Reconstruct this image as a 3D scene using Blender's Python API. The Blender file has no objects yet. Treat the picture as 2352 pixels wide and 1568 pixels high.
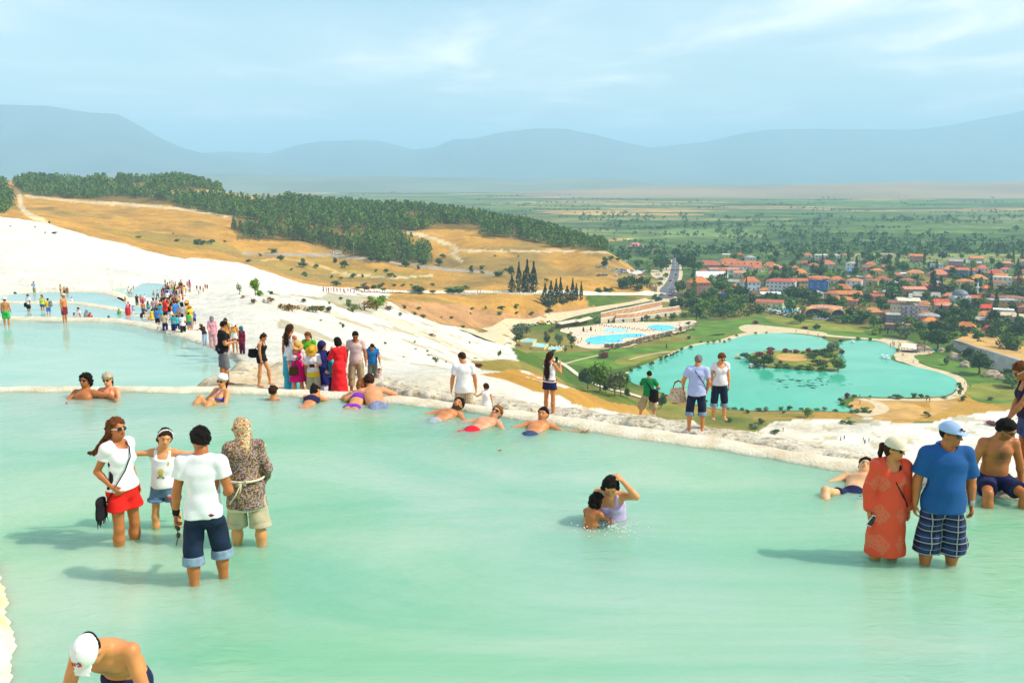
import bpy,bmesh,math,random
import numpy as np
from mathutils import Vector,Matrix,Euler
scene=bpy.context.scene
COL=scene.collection
RAD=math.radians
def si(node_,key_,v_):node_.inputs[key_].default_value=v_
FPX,CX,CY,HORIZON=2121.0,1176.0,784.0,402.0
CAM_Z=3.9
TH=math.atan((CY-HORIZON)/FPX)
cam_data=bpy.data.cameras.new('camera')
cam=bpy.data.objects.new('camera',cam_data)
COL.objects.link(cam)
cam.location=(0,0,CAM_Z)
cam.rotation_euler=(RAD(90)-TH,0,0)
cam_data.sensor_fit='HORIZONTAL'
cam_data.angle=2*math.atan(CX/FPX)
cam_data.clip_start=.1
cam_data.clip_end=120000
scene.camera=cam
SUN_EL,SUN_AZ=46.0,97.0
sun_data=bpy.data.lights.new('sun','SUN')
sun_data.energy=5.0
sun_data.angle=RAD(.5)
sun_data.color=(1.0,.91,.74)
sun=bpy.data.objects.new('sun',sun_data)
COL.objects.link(sun)
_sd=Vector((math.cos(RAD(SUN_EL))*math.sin(RAD(SUN_AZ)),math.cos(RAD(SUN_EL))*math.cos(RAD(SUN_AZ)),math.sin(RAD(SUN_EL))))
sun.rotation_euler=(-_sd).to_track_quat('-Z','Y').to_euler()
sun.location=(60,0,60)
world=bpy.data.worlds.new('World')
scene.world=world
world.use_nodes=True
wn,wl=world.node_tree.nodes,world.node_tree.links
wn.clear()
w_out=wn.new('ShaderNodeOutputWorld')
w_bg=wn.new('ShaderNodeBackground')
w_sky=wn.new('ShaderNodeTexSky')
w_sky.sky_type='NISHITA'
w_sky.sun_disc=False
w_sky.sun_elevation=RAD(SUN_EL)
w_sky.sun_rotation=RAD(SUN_AZ)
w_sky.altitude=300
w_sky.air_density=1.6
w_sky.dust_density=.35
w_sky.ozone_density=3.0
si(w_bg,'Strength',.145)
w_tc=wn.new('ShaderNodeTexCoord')
w_sep=wn.new('ShaderNodeSeparateXYZ')
wl.new(w_tc.outputs['Generated'],w_sep.inputs[0])
w_zm=wn.new('ShaderNodeMath');w_zm.operation='MAXIMUM';si(w_zm,1,.03)
wl.new(w_sep.outputs['Z'],w_zm.inputs[0])
w_za=wn.new('ShaderNodeMath');w_za.operation='ADD';si(w_za,1,.06)
wl.new(w_zm.outputs[0],w_za.inputs[0])
w_dx=wn.new('ShaderNodeMath');w_dx.operation='DIVIDE'
w_dy=wn.new('ShaderNodeMath');w_dy.operation='DIVIDE'
wl.new(w_sep.outputs['X'],w_dx.inputs[0]);wl.new(w_za.outputs[0],w_dx.inputs[1])
wl.new(w_sep.outputs['Y'],w_dy.inputs[0]);wl.new(w_za.outputs[0],w_dy.inputs[1])
w_cmb=wn.new('ShaderNodeCombineXYZ')
wl.new(w_dx.outputs[0],w_cmb.inputs[0]);wl.new(w_dy.outputs[0],w_cmb.inputs[1])
def w_noise(scale,detail,rough,dist,off):
 m=wn.new('ShaderNodeMapping');si(m,'Location',off)
 si(m,'Scale',(1.0,.62,1.0))
 wl.new(w_cmb.outputs[0],m.inputs['Vector'])
 n=wn.new('ShaderNodeTexNoise')
 si(n,'Scale',scale);si(n,'Detail',detail)
 si(n,'Roughness',rough);si(n,'Distortion',dist)
 wl.new(m.outputs[0],n.inputs['Vector'])
 return n
def w_ramp(src,lo,hi,a=.0,b=1.0):
 r=wn.new('ShaderNodeMapRange');r.interpolation_type='SMOOTHSTEP'
 si(r,'From Min',lo);si(r,'From Max',hi)
 si(r,'To Min',a);si(r,'To Max',b)
 wl.new(src,r.inputs['Value'])
 return r.outputs[0]
_big=w_ramp(w_noise(.42,3,.5,.3,(3.1,1.7,0)).outputs['Fac'],.36,.60)
_wisp=w_ramp(w_noise(1.35,9,.52,.5,(7.4,2.2,0)).outputs['Fac'],.40,.78)
w_mul=wn.new('ShaderNodeMath');w_mul.operation='MULTIPLY'
wl.new(_big,w_mul.inputs[0]);wl.new(_wisp,w_mul.inputs[1])
w_add=wn.new('ShaderNodeMath');w_add.operation='MULTIPLY_ADD';w_add.use_clamp=True
si(w_add,1,.95);si(w_add,2,.0)
wl.new(w_mul.outputs[0],w_add.inputs[0])
w_veil=wn.new('ShaderNodeMath');w_veil.operation='MULTIPLY_ADD';w_veil.use_clamp=True
si(w_veil,1,.20)
wl.new(_big,w_veil.inputs[0]);wl.new(w_add.outputs[0],w_veil.inputs[2])
w_mix=wn.new('ShaderNodeMix');w_mix.data_type='RGBA'
si(w_mix,'B',(10.6,9.8,8.7,1))
wl.new(w_veil.outputs[0],w_mix.inputs['Factor'])
wl.new(w_sky.outputs[0],w_mix.inputs['A'])
wl.new(w_mix.outputs['Result'],w_bg.inputs['Color'])
wl.new(w_bg.outputs[0],w_out.inputs[0])
vs=scene.view_settings
scene.display_settings.display_device='sRGB'
vs.view_transform='Standard'
vs.look='None'
vs.exposure=.22
vs.gamma=1.0
vs.use_curve_mapping=False
scene.render.engine='CYCLES'
cy=scene.cycles
cy.use_denoising=True
try:
 cy.denoiser='OPENIMAGEDENOISE'
 cy.denoising_input_passes='RGB_ALBEDO_NORMAL'
except Exception:
 pass
cy.max_bounces=6
cy.diffuse_bounces=3
cy.glossy_bounces=2
cy.transmission_bounces=3
cy.transparent_max_bounces=16
cy.volume_bounces=2
cy.caustics_reflective=False
cy.caustics_refractive=False
cy.sample_clamp_indirect=6
def ray(px,py):
 r,u=(px-CX)/FPX,(CY-py)/FPX
 return np.array([r,math.cos(TH)+u*math.sin(TH),-math.sin(TH)+u*math.cos(TH)])
def at_f(px,py,f):
 d=ray(px,py)*f
 return Vector((d[0],d[1],d[2]+CAM_Z))
def at_z(px,py,z):
 d=ray(px,py)
 return at_f(px,py,(z-CAM_Z)/d[2])
def project(x,y,z):
 y=np.asarray(y,float);z=np.asarray(z,float)-CAM_Z
 f=y*math.cos(TH)-z*math.sin(TH)
 u=y*math.sin(TH)+z*math.cos(TH)
 return CX+FPX*np.asarray(x)/f,CY-FPX*u/f,f
def tag(o,label=None,cat=None,group=None,kind=None):
 if label:o['label']=label
 if cat:o['category']=cat
 if group:o['group']=group
 if kind:o['kind']=kind
 return o
def mobj(name,verts,faces,mats=None,parent=None,smooth=False,fmat=None):
 me=bpy.data.meshes.new(name)
 verts=np.asarray(verts,dtype=np.float32).reshape(-1,3)
 if isinstance(faces,np.ndarray)and faces.ndim==2:
  nf,k=faces.shape
  me.vertices.add(len(verts));me.vertices.foreach_set('co',verts.ravel())
  me.loops.add(nf*k);me.loops.foreach_set('vertex_index',faces.astype(np.int32).ravel())
  me.polygons.add(nf)
  me.polygons.foreach_set('loop_start',np.arange(0,nf*k,k,dtype=np.int32))
  me.polygons.foreach_set('loop_total',np.full(nf,k,dtype=np.int32))
  me.update(calc_edges=True)
 else:
  me.from_pydata([tuple(map(float,v))for v in verts],[],[tuple(map(int,f))for f in faces])
 if mats is not None:
  for m in(mats if isinstance(mats,(list,tuple))else[mats]):
   me.materials.append(m)
 if fmat is not None:
  me.polygons.foreach_set('material_index',np.asarray(fmat,dtype=np.int32))
 if smooth:
  me.polygons.foreach_set('use_smooth',np.ones(len(me.polygons),dtype=bool))
 me.update()
 o=bpy.data.objects.new(name,me)
 COL.objects.link(o)
 if parent:o.parent=parent
 return o
def empty(name,loc=(0,0,0),rz=.0,label=None,cat=None,group=None):
 o=bpy.data.objects.new(name,None)
 COL.objects.link(o)
 o.location=loc
 o.rotation_euler=(0,0,rz)
 o.empty_display_size=.3
 return tag(o,label,cat,group)
def dup(root,loc=None,rz=None,label=None,group=None,scale=None,cat=None):
 r=root.copy();COL.objects.link(r)
 if loc is not None:r.location=loc
 if rz is not None:r.rotation_euler=(root.rotation_euler[0],root.rotation_euler[1],rz)
 if scale is not None:r.scale=(scale,)*3 if np.isscalar(scale)else scale
 tag(r,label,cat,group)
 for ch in root.children:
  c=ch.copy();COL.objects.link(c);c.parent=r
  for g in ch.children:
   d=g.copy();COL.objects.link(d);d.parent=c
 return r
def add_attr(o,name,cols):
 a=o.data.color_attributes.new(name,'FLOAT_COLOR','POINT')
 buf=np.ones((len(o.data.vertices),4),dtype=np.float32)
 buf[:,:cols.shape[1]]=cols
 a.data.foreach_set('color',buf.ravel())
class MB:
 """collects simple shapes for one mesh"""
 def __init__(self):self.v,self.f,self.m=[],[],[]
 def add(self,vs,fs,m=0):
  n=len(self.v)
  self.v+=[tuple(v)for v in vs]
  self.f+=[tuple(i+n for i in f)for f in fs]
  self.m+=[m]*len(fs)
  return self
 def box(self,c,s,m=0,rz=.0,taper=1.0):
  x,y,z=s[0]/2,s[1]/2,s[2]/2
  cr,sr=math.cos(rz),math.sin(rz)
  vs=[]
  for dz,t in((-z,1.0),(z,taper)):
   for dx,dy in((-x,-y),(x,-y),(x,y),(-x,y)):
    a,b=dx*t,dy*t
    vs.append((c[0]+a*cr-b*sr,c[1]+a*sr+b*cr,c[2]+dz))
  return self.add(vs,[(0,3,2,1),(4,5,6,7),(0,1,5,4),(1,2,6,5),(2,3,7,6),(3,0,4,7)],m)
 def tube(self,pts,r,n=6,m=0,cap=True):
  pts=[Vector(p)for p in pts]
  rs=r if isinstance(r,(list,tuple))else[r]*len(pts)
  vs,fs=[],[]
  for i,p in enumerate(pts):
   t=(pts[min(i+1,len(pts)-1)]-pts[max(i-1,0)])
   t=t.normalized()if t.length>1e-9 else Vector((0,0,1))
   a=t.cross(Vector((0,0,1))if abs(t.z)<.9 else Vector((1,0,0))).normalized()
   b=t.cross(a)
   for k in range(n):
    an=2*math.pi*k/n
    vs.append(p+(a*math.cos(an)+b*math.sin(an))*rs[i])
  for i in range(len(pts)-1):
   for k in range(n):
    k2=(k+1)%n
    fs.append((i*n+k,i*n+k2,(i+1)*n+k2,(i+1)*n+k))
  if cap:
   fs.append(tuple(range(n))[::-1]);fs.append(tuple((len(pts)-1)*n+k for k in range(n)))
  return self.add(vs,fs,m)
 def lathe(self,prof,n=12,c=(0,0,0),m=0,sx=1.0,sy=1.0):
  vs,fs=[],[]
  for r,z in prof:
   for k in range(n):
    an=2*math.pi*k/n
    vs.append((c[0]+r*math.cos(an)*sx,c[1]+r*math.sin(an)*sy,c[2]+z))
  for i in range(len(prof)-1):
   for k in range(n):
    k2=(k+1)%n
    fs.append((i*n+k,i*n+k2,(i+1)*n+k2,(i+1)*n+k))
  return self.add(vs,fs,m)
 def build(self,name,mats,parent=None,smooth=False):
  return mobj(name,self.v,self.f,mats,parent,smooth,self.m)
MATS={}
def node_mat(name):
 m=bpy.data.materials.new(name);m.use_nodes=True
 nt=m.node_tree
 return m,nt.nodes,nt.links,nt.nodes['Principled BSDF']
def mat(name,col,rough=.7,var=.12,scale=6.0,bump=.0,bscale=30.0,metal=.0,coord='Object',spec=.3,detail=4.0):
 """plain paint, cloth or stone: a base colour with uneven tone and fine relief"""
 if name in MATS:return MATS[name]
 m,N,L,p=node_mat(name)
 si(p,'Roughness',rough)
 si(p,'Metallic',metal)
 si(p,'Specular IOR Level',spec)
 tc=N.new('ShaderNodeTexCoord')
 n=N.new('ShaderNodeTexNoise');si(n,'Scale',scale);si(n,'Detail',detail)
 L.new(tc.outputs[coord],n.inputs['Vector'])
 mr=N.new('ShaderNodeMapRange')
 si(mr,'From Min',.3);si(mr,'From Max',.7)
 si(mr,'To Min',1-var);si(mr,'To Max',1+var)
 L.new(n.outputs['Fac'],mr.inputs['Value'])
 mx=N.new('ShaderNodeVectorMath');mx.operation='SCALE'
 si(mx,0,col[:3])
 L.new(mr.outputs[0],mx.inputs['Scale'])
 L.new(mx.outputs[0],p.inputs['Base Color'])
 if bump>0:
  b=N.new('ShaderNodeBump');si(b,'Strength',min(1,bump));si(b,'Distance',.02)
  n2=N.new('ShaderNodeTexNoise');si(n2,'Scale',bscale);si(n2,'Detail',5)
  L.new(tc.outputs[coord],n2.inputs['Vector']);L.new(n2.outputs['Fac'],b.inputs['Height'])
  L.new(b.outputs[0],p.inputs['Normal'])
 MATS[name]=m
 return m
rng=np.random.default_rng(11)
random.seed(11)
_perm=rng.random((256,256)).astype(np.float32)
def vnoise(x,y):
 x=np.asarray(x,float);y=np.asarray(y,float)
 xi,yi=np.floor(x).astype(int),np.floor(y).astype(int)
 fx,fy=x-xi,y-yi
 fx=fx*fx*(3-2*fx);fy=fy*fy*(3-2*fy)
 g=lambda a,b:_perm[a&255,b&255]
 return(g(xi,yi)*(1-fx)+g(xi+1,yi)*fx)*(1-fy)+(g(xi,yi+1)*(1-fx)+g(xi+1,yi+1)*fx)*fy
def fbm(x,y,o=4,gain=.5):
 s,a,t=.0,1.0,.0
 for i in range(o):
  s=s+a*vnoise(np.asarray(x)*2**i+17.3*i,np.asarray(y)*2**i+9.1*i);t+=a;a*=gain
 return s/t
def in_poly(px,py,poly):
 px=np.asarray(px);py=np.asarray(py)
 ins=np.zeros(px.shape,bool)
 n=len(poly)
 for i in range(n):
  x1,y1=poly[i];x2,y2=poly[(i+1)%n]
  if y1==y2:continue
  c=((y1>py)!=(y2>py))&(px<(x2-x1)*(py-y1)/(y2-y1)+x1)
  ins^=c
 return ins
def dist_line(px,py,pts):
 d=np.full(np.shape(px),1e9)
 for(x1,y1),(x2,y2)in zip(pts[:-1],pts[1:]):
  dx,dy=x2-x1,y2-y1
  t=np.clip(((px-x1)*dx+(py-y1)*dy)/max(dx*dx+dy*dy,1e-9),0,1)
  d=np.minimum(d,np.hypot(px-x1-t*dx,py-y1-t*dy))
 return d
def smp(pts,it=2,closed=True):
 for _ in range(it):
  q=[]
  n=len(pts)
  for i in range(n if closed else n-1):
   a,b=np.array(pts[i],float),np.array(pts[(i+1)%n],float)
   q+=[a*.75+b*.25,a*.25+b*.75]
  if not closed:q=[np.array(pts[0],float)]+q+[np.array(pts[-1],float)]
  pts=q
 return[tuple(p)for p in pts]
 # ==========================================================
Z_LOW=-92.0
VISIBLE=[(-300,462,240),(-120,482,250),(0,500,260),(110,516,270),(200,541,290),(300,563,310),(400,592,340),(550,607,400),(700,651,470),(815,664,520),(-200,600,170),(0,650,132),(0,600,170),(0,560,205),(100,640,142),(200,640,152),(300,640,165),(200,590,215),(320,605,250),(400,640,195),(480,650,222),(550,650,240),(650,655,310),(740,664,420),(550,630,310),(650,640,400),(-200,700,80),(-200,735,56),(-200,670,118),(0,735,56),(240,740,55),(350,760,52),(450,787,50),(60,698,82),(200,706,80),(73,671,121),(236,673,119),(322,650,158),(440,760,60),(400,735,75),(420,700,110),(440,680,150),(460,668,222),(600,720,78),(560,690,115),(650,690,125),(750,700,140),(850,690,330),(800,720,175),(900,760,180),(950,740,300),(850,760,115),(750,770,80),(700,790,60),(640,800,49),(540,812,46),(488,793,53),(620,668,215),(720,680,260),(820,676,400),(1000,800,180),(1100,830,200),(1000,770,270),(1100,790,340),(1180,800,390),(1150,850,180),(900,830,70),(960,860,50),(993,872,40),(1090,892,42),(1200,912,46),(1300,930,60),(1330,900,150),(1250,870,165),(1200,855,175),(1300,890,240),(1350,925,200),(1450,940,270),(1500,960,250),(1280,845,360),(1230,830,330),(110,508,600),(300,546,640),(450,573,640),(600,602,650),(760,641,660),(860,655,640),(20,490,700),(560,582,740),(775,584,800),(900,602,820),(1000,614,800),(1300,627,800),(60,470,900),(150,460,1000),(300,480,930),(300,525,750),(500,500,900),(520,550,760),(-300,425,1150),(0,416,1250),(120,419,1250),(240,416,1300),(400,417,1350),(520,441,1250),(660,461,1200),(800,476,1150),(980,487,1150),(1030,494,1100),(1200,526,1000),(1400,580,900),(540,550,770),(700,560,800),(870,585,790),(990,600,770),(700,510,950),(850,530,950),(300,440,1150),(150,438,1150),(950,530,950),(1050,575,880),(1200,580,870),(1350,582,860),(1100,545,930),(1100,620,760),(1300,640,730),(1000,640,700),(1250,610,810),(1420,620,810),(700,612,700),(800,627,690),(1420,650,760),(850,668,540),(950,673,580),(1030,673,620),(1240,672,650),(1345,673,690),(1480,678,725),(900,690,480),(1000,712,510),(1100,740,545),(1250,732,595),(1350,702,665),(950,705,490),(1080,752,510),(1170,748,560),(1400,706,680),(1150,768,520),(1050,700,560),(1180,712,590),]
HIDDEN=[(-300,20,-6),(-300,32,-6),(-300,44,-5.6),(0,20,-6),(600,20,-5),(0,30,-6),(300,30,-6),(0,44,-5.6),(300,44,-5.6),(600,36,-5),(600,28,-5),(500,38,-5.6),(1000,20,-5),(1000,30,-5.5),(1400,20,-5),(1400,28,-6),(1400,60,-17),(1400,110,-33),(1900,16,-5),(1900,25,-7),(1900,80,-30),(1900,200,-74),(1900,290,-104),(1600,20,-5),(1600,28,-8),(1600,80,-26),(1600,200,-66),(1600,290,-104),(2500,16,-5),(2500,30,-10),(2500,80,-34),(2500,200,-80),(2500,290,-108),(1250,30,-5.2),(1480,330,-112),(1480,430,-112),(1350,430,-105),(1300,480,-110),(1240,520,-98),(1200,560,-96),(1300,580,-104),(1420,620,-104),(1480,680,-98),(1550,740,-104),(1700,500,-112),(2100,420,-112),(2500,420,-112),(1700,900,-112),(2100,900,-112),(2500,900,-112),(1560,900,-106),(1500,1000,-112),(-300,1700,-112),(300,1800,-112),(800,1600,-112),(1200,1500,-112),(1600,1400,-112),(2100,1500,-112),(2500,1600,-112),(300,2400,-112),(1200,2400,-112),(2300,2400,-112),(200,430,-36),(0,400,-24),(450,520,-46),(650,560,-60),]
_src=[]
for px,py,f in VISIBLE:
 p=at_f(px,py,f);_src.append((p.x/p.y,math.log(p.y),(CAM_Z-p.z)/p.y))
for px,f,z in HIDDEN:
 _src.append(((px-CX)/FPX,math.log(f),(CAM_Z-z)/f))
_src=np.array(_src)
_SA,_SL=3.4,1.0
def _tps_phi(r2):return .5*r2*np.log(np.maximum(r2,1e-12))
def _fit(src):
 P=np.c_[src[:,0]*_SA,src[:,1]*_SL]
 n=len(P)
 K=_tps_phi(((P[:,None]-P[None])**2).sum(-1))+np.eye(n)*4e-4
 A=np.zeros((n+3,n+3));A[:n,:n]=K;A[:n,n]=1;A[:n,n+1:]=P;A[n,:n]=1;A[n+1:,:n]=P.T
 sol=np.linalg.solve(A,np.r_[src[:,2],0,0,0])
 return P,sol
_TP,_TS=_fit(_src)
def ground_raw(x,y):
 """height of the ground before pools are cut into it"""
 x=np.atleast_1d(np.asarray(x,float));y=np.atleast_1d(np.asarray(y,float))
 y=np.maximum(y,8)
 a,l=x/y*_SA,np.log(y)*_SL
 w=np.full(a.shape,_TS[-3])+_TS[-2]*a+_TS[-1]*l
 for i in range(len(_TP)):
  w+=_TS[i]*_tps_phi((a-_TP[i,0])**2+(l-_TP[i,1])**2)
 z=CAM_Z-w*y
 far=np.clip((y-1700)/500,0,1)
 z=z*(1-far)+(-120)*far
 z=np.minimum(z,60)
 k=5.0
 h=np.clip(.5+.5*(z-Z_LOW)/k,0,1)
 return Z_LOW*(1-h)+z*h+k*h*(1-h)*.5
POOLS={'second':([(-420,733),(0,735),(120,736),(240,738),(300,746),(350,757),(400,770),(450,786),(490,801),(520,815),(548,832),(575,860),(600,930),(560,1010),(300,1060),(-500,1060)],-5.0),'third':([(-420,694),(-100,697),(60,697),(161,697),(206,705),(266,714),(300,722),(340,735),(372,748),(352,752),(300,739),(240,732),(120,730),(0,729),(-420,728)],-7.5),'fourth':([(-60,690),(0,678),(73,671),(204,670),(236,673),(268,684),(285,693),(310,703),(345,712),(365,722),(345,728),(306,718),(270,709),(210,700),(161,692),(60,692)],-11.0),'fifth':([(203,665),(260,662),(318,658),(324,649),(375,651),(400,658),(408,668),(395,680),(372,691),(345,697),(312,700),(290,690),(266,678),(238,668)],-14.6),}
POOL_W={}
for k,(pp,z)in POOLS.items():
 POOL_W[k]=[tuple(at_z(a,b,z)[:2])for a,b in smp(pp,2)]
NA,AMAX=620,.78
NEAR,NL1,FAR1,NL2,FAR2=16.0,560,1900.0,110,42000.0
_a=np.linspace(-AMAX,AMAX,NA)
_L=np.r_[np.linspace(math.log(NEAR),math.log(FAR1),NL1),np.linspace(math.log(FAR1),math.log(FAR2),NL2+1)[1:]]
GY=np.exp(_L)[:,None]*np.ones(NA)[None]
GX=_a[None]*GY
GZ=ground_raw(GX.ravel(),GY.ravel()).reshape(GX.shape)
_ppx,_ppy,_pf=project(GX,GY,GZ)
rough=np.clip((GZ-Z_LOW-1.0)/8,0,1)
_lump=(fbm(GX*.045,GY*.045,5)-.5)
_fine=(fbm(GX*.35+40,GY*.35,4)-.5)
_gully=np.abs(fbm(GX*.012+5,GY*.012+9,4)-.5)
_rip=np.sin(GX*.25+GY*.42+9*_lump)*(fbm(GX*.03+50,GY*.03,3)>.47)*((_ppx>250)&(_ppx<900)&(GY>120)&(GY<500))
GZ=GZ+rough*(_rip*.28+_lump*np.clip(GY/90,.15,5.0)+_fine*np.clip(GY/160,.12,.9)-_gully*np.clip(GY/70-2.5,0,7)*(GY<1500))
for k,w in POOL_W.items():
 ins=in_poly(GX,GY,w)
 GZ=np.where(ins,np.minimum(GZ,POOLS[k][1]-.55),GZ)
TERR=[(-420,742),(240,745),(330,758),(376,748),(408,690),(412,655),(322,645),(195,661),(60,666),(-60,692),(-420,688)]
_tz=np.interp(GY,[50,56.5,58.5,60,80,83,86,118,121,126,150,170],[-5.3,-5.4,-6.5,-8.1,-8.1,-8.6,-11.6,-11.6,-12.0,-15.2,-15.2,-15.0])
_ti=in_poly(_ppx,_ppy,TERR)&(GY>50)&(GY<175)
GZ=np.where(_ti,np.minimum(GZ,_tz),GZ)
FLAT=[(1440,845),(1560,800),(1660,765),(1800,750),(2400,740),(2400,905),(2210,905),(2000,950),(1860,946),(1640,942),(1540,912),(1445,878)]
RESORT=[(1160,792),(1280,760),(1380,735),(1600,700),(1700,720),(1700,760),(1560,800),(1440,820),(1300,812),(1190,806)]
for pf in(FLAT,RESORT):
 wf=[tuple(at_z(a,b,Z_LOW)[:2])for a,b in pf]
 GZ=np.where(in_poly(GX,GY,wf),np.minimum(GZ,Z_LOW),GZ)
def ground(x,y):
 """height of the finished ground sheet (same flat cells as its mesh)"""
 x=np.atleast_1d(np.asarray(x,float));y=np.atleast_1d(np.asarray(y,float))
 a=np.clip((x/y+AMAX)/(2*AMAX)*(NA-1),0,NA-1.001)
 l=np.interp(np.log(np.maximum(y,NEAR)),_L,np.arange(len(_L)))
 l=np.clip(l,0,len(_L)-1.001)
 i,j=l.astype(int),a.astype(int);u,v=l-i,a-j
 return(GZ[i,j]*(1-u)*(1-v)+GZ[i+1,j]*u*(1-v)+GZ[i,j+1]*(1-u)*v+GZ[i+1,j+1]*u*v)
def gz(x,y):return float(ground(x,y)[0])
def ongr(px,py,f0=24.0,f1=2500.0):
 """first ground point met by the line of sight through a picture point, at least f0 metres away"""
 fs=np.exp(np.linspace(math.log(f0),math.log(f1),900))
 d=ray(px,py)
 X,Y,Z=d[0]*fs,d[1]*fs,d[2]*fs+CAM_Z
 g=ground(X,Y)
 hit=np.nonzero(Z<=g)[0]
 if len(hit)==0:i=len(fs)-1
 else:i=hit[0]
 if 0<i<len(fs):
  e0,e1=Z[i-1]-g[i-1],Z[i]-g[i]
  t=e0/(e0-e1)if e0!=e1 else 0
  f=fs[i-1]+(fs[i]-fs[i-1])*min(max(t,0),1)
 else:f=fs[i]
 p=at_f(px,py,f)
 return Vector((p.x,p.y,gz(p.x,p.y)))
def low(px,py):return at_z(px,py,Z_LOW)
WHITE,STRAW,OLIVE,GRASS,TAN,FOREST,FIELD,OCHRE=range(8)
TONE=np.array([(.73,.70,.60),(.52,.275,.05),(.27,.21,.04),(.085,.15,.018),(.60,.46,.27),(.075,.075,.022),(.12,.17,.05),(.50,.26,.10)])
jx=(fbm(GX*.02+3,GY*.02,4)-.5)
jy=(fbm(GX*.02+71,GY*.02+13,4)-.5)
px_,py_,f_=project(GX,GY,GZ)
sc=FPX/f_
qx=px_+jx*26*np.clip(sc/6,.5,3);qy=py_+jy*12*np.clip(sc/6,.5,2.2)
zone=np.full(GX.shape,WHITE)
tone=np.ones(GX.shape+(3,))*TONE[WHITE]
def paint(poly,kind,f0=0,f1=1e9,jit=1.0,amount=1.0):
 x=px_+(qx-px_)*jit;y=py_+(qy-py_)*jit
 m=in_poly(x,y,poly)&(f_>=f0)&(f_<=f1)
 zone[m]=kind
 tone[m]=tone[m]*(1-amount)+TONE[kind]*amount
 return m
DRY=[(-400,380),(1500,380),(1500,690),(1480,676),(1340,671),(1030,671),(940,672),(900,674),(880,690),(905,700),(925,712),(1000,745),(1080,755),(1120,770),(1170,775),(1200,765),(1300,745),(1420,715),(1600,690),(1600,380)]
paint(DRY,STRAW,430,1700,.6)
m_hill=(f_>560)&(f_<1700)&(GZ>Z_LOW+1.5)
zone[m_hill&(zone==WHITE)]=STRAW;tone[m_hill&(zone==STRAW)]=TONE[STRAW]
paint([(1085,838),(1150,822),(1200,832),(1210,850),(1160,850),(1100,848)],OLIVE,60)
paint([(1190,800),(1450,790),(1450,880),(1500,900),(1700,940),(1780,960),(1760,990),(1600,985),(1450,960),(1320,930),(1290,905),(1330,890),(1230,868),(1205,850),(1245,840),(1195,815)],STRAW,100,900)
paint([(1100,858),(1180,852),(1240,872),(1330,900),(1310,915),(1190,890)],STRAW,50,900)
paint([(1170,775),(1260,800),(1330,840),(1390,890),(1480,912),(1480,935),(1400,925),(1330,893),(1260,862),(1200,845)],GRASS,100,900)
paint([(1100,838),(1180,850),(1165,858),(1110,850)],OLIVE,60,900)
valley=(GZ<Z_LOW+2.0)&(f_>200)
zone[valley]=GRASS;tone[valley]=np.where((_ppy<745)[...,None],(.075,.11,.022),TONE[GRASS])[valley]
paint([(1480,905),(1640,935),(2000,945),(2200,905),(2230,850),(2400,860),(2600,960),(2600,1010),(2230,960),(2140,968),(2000,955),(1790,965),(1640,955),(1540,940)],STRAW,200,900,.8,.85)
paint([(1500,925),(1640,945),(1880,950),(1870,956),(1640,958),(1530,948)],GRASS,200,900,1,.7)
paint([(1780,968),(1860,962),(2000,956),(2080,972),(2140,970),(2180,958),(2350,938),(2600,930),(2600,1200),(1700,1200),(1700,1010)],WHITE,150,900,.7)
paint([(1930,962),(1960,955),(2010,960),(2000,968),(1960,972)],OLIVE,150,900,1,.8)
paint([(1960,915),(2180,912),(2190,925),(2140,945),(2130,966),(2060,970),(1990,955),(1960,935)],STRAW,200,900,.6)
paint([(2250,850),(2400,880),(2600,930),(2600,960),(2330,945),(2240,915)],OLIVE,200,900,.8,.7)
plain=(f_>900)&(GZ<Z_LOW+3)
zone[plain&(zone!=STRAW)]=FIELD
tone[plain]=TONE[FIELD]
zone[plain]=FIELD
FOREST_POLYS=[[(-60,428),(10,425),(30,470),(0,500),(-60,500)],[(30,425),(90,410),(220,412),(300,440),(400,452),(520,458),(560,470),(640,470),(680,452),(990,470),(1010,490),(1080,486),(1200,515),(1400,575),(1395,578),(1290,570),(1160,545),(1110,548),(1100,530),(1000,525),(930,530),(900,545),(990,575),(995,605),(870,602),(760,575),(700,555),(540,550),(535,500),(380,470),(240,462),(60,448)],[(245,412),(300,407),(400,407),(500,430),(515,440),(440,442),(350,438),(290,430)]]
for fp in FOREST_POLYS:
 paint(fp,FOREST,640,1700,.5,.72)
paint([(560,600),(740,590),(900,620),(1000,630),(980,650),(800,640),(640,625)],OLIVE,560,900,1.4,.5)
paint([(200,520),(330,535),(500,555),(560,580),(420,572),(300,548)],OLIVE,500,900,1.2,.6)
paint([(900,690),(1060,700),(1170,722),(1240,716),(1360,700),(1360,716),(1200,745),(1090,752),(1000,740),(930,712)],OCHRE,430,800,.8)
paint([(1345,676),(1500,680),(1485,694),(1400,705),(1350,702)],GRASS,500,900,.5)
paint([(620,672),(760,676),(900,690),(890,712),(760,712),(680,705)],OLIVE,150,520,2.0,.55)
paint([(1160,760),(1250,740),(1420,712),(1500,700),(1620,715),(1640,770),(1560,800),(1350,815),(1220,800)],GRASS,430,900,.6,.8)
wht=zone==WHITE
cream=np.clip((fbm(GX*.03+9,GY*.03+2,5)-.47)*5,0,1)*np.clip((px_-500)/350,0,1)*(py_>690)
tone[wht]=(tone*(1-.55*cream[...,None])+np.array((.62,.48,.26))*.55*cream[...,None])[wht]
tuft=(fbm(GX*.16+2,GY*.16+8,5)>.615)&wht&(px_>640)&(py_>690)&(f_>60)
tone[tuft]=tone[tuft]*.45+np.array((.36,.27,.08))*.55
mott=fbm(GX*.018+30,GY*.018+60,5)[...,None]
gm=(zone==GRASS)|(zone==OLIVE)
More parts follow.
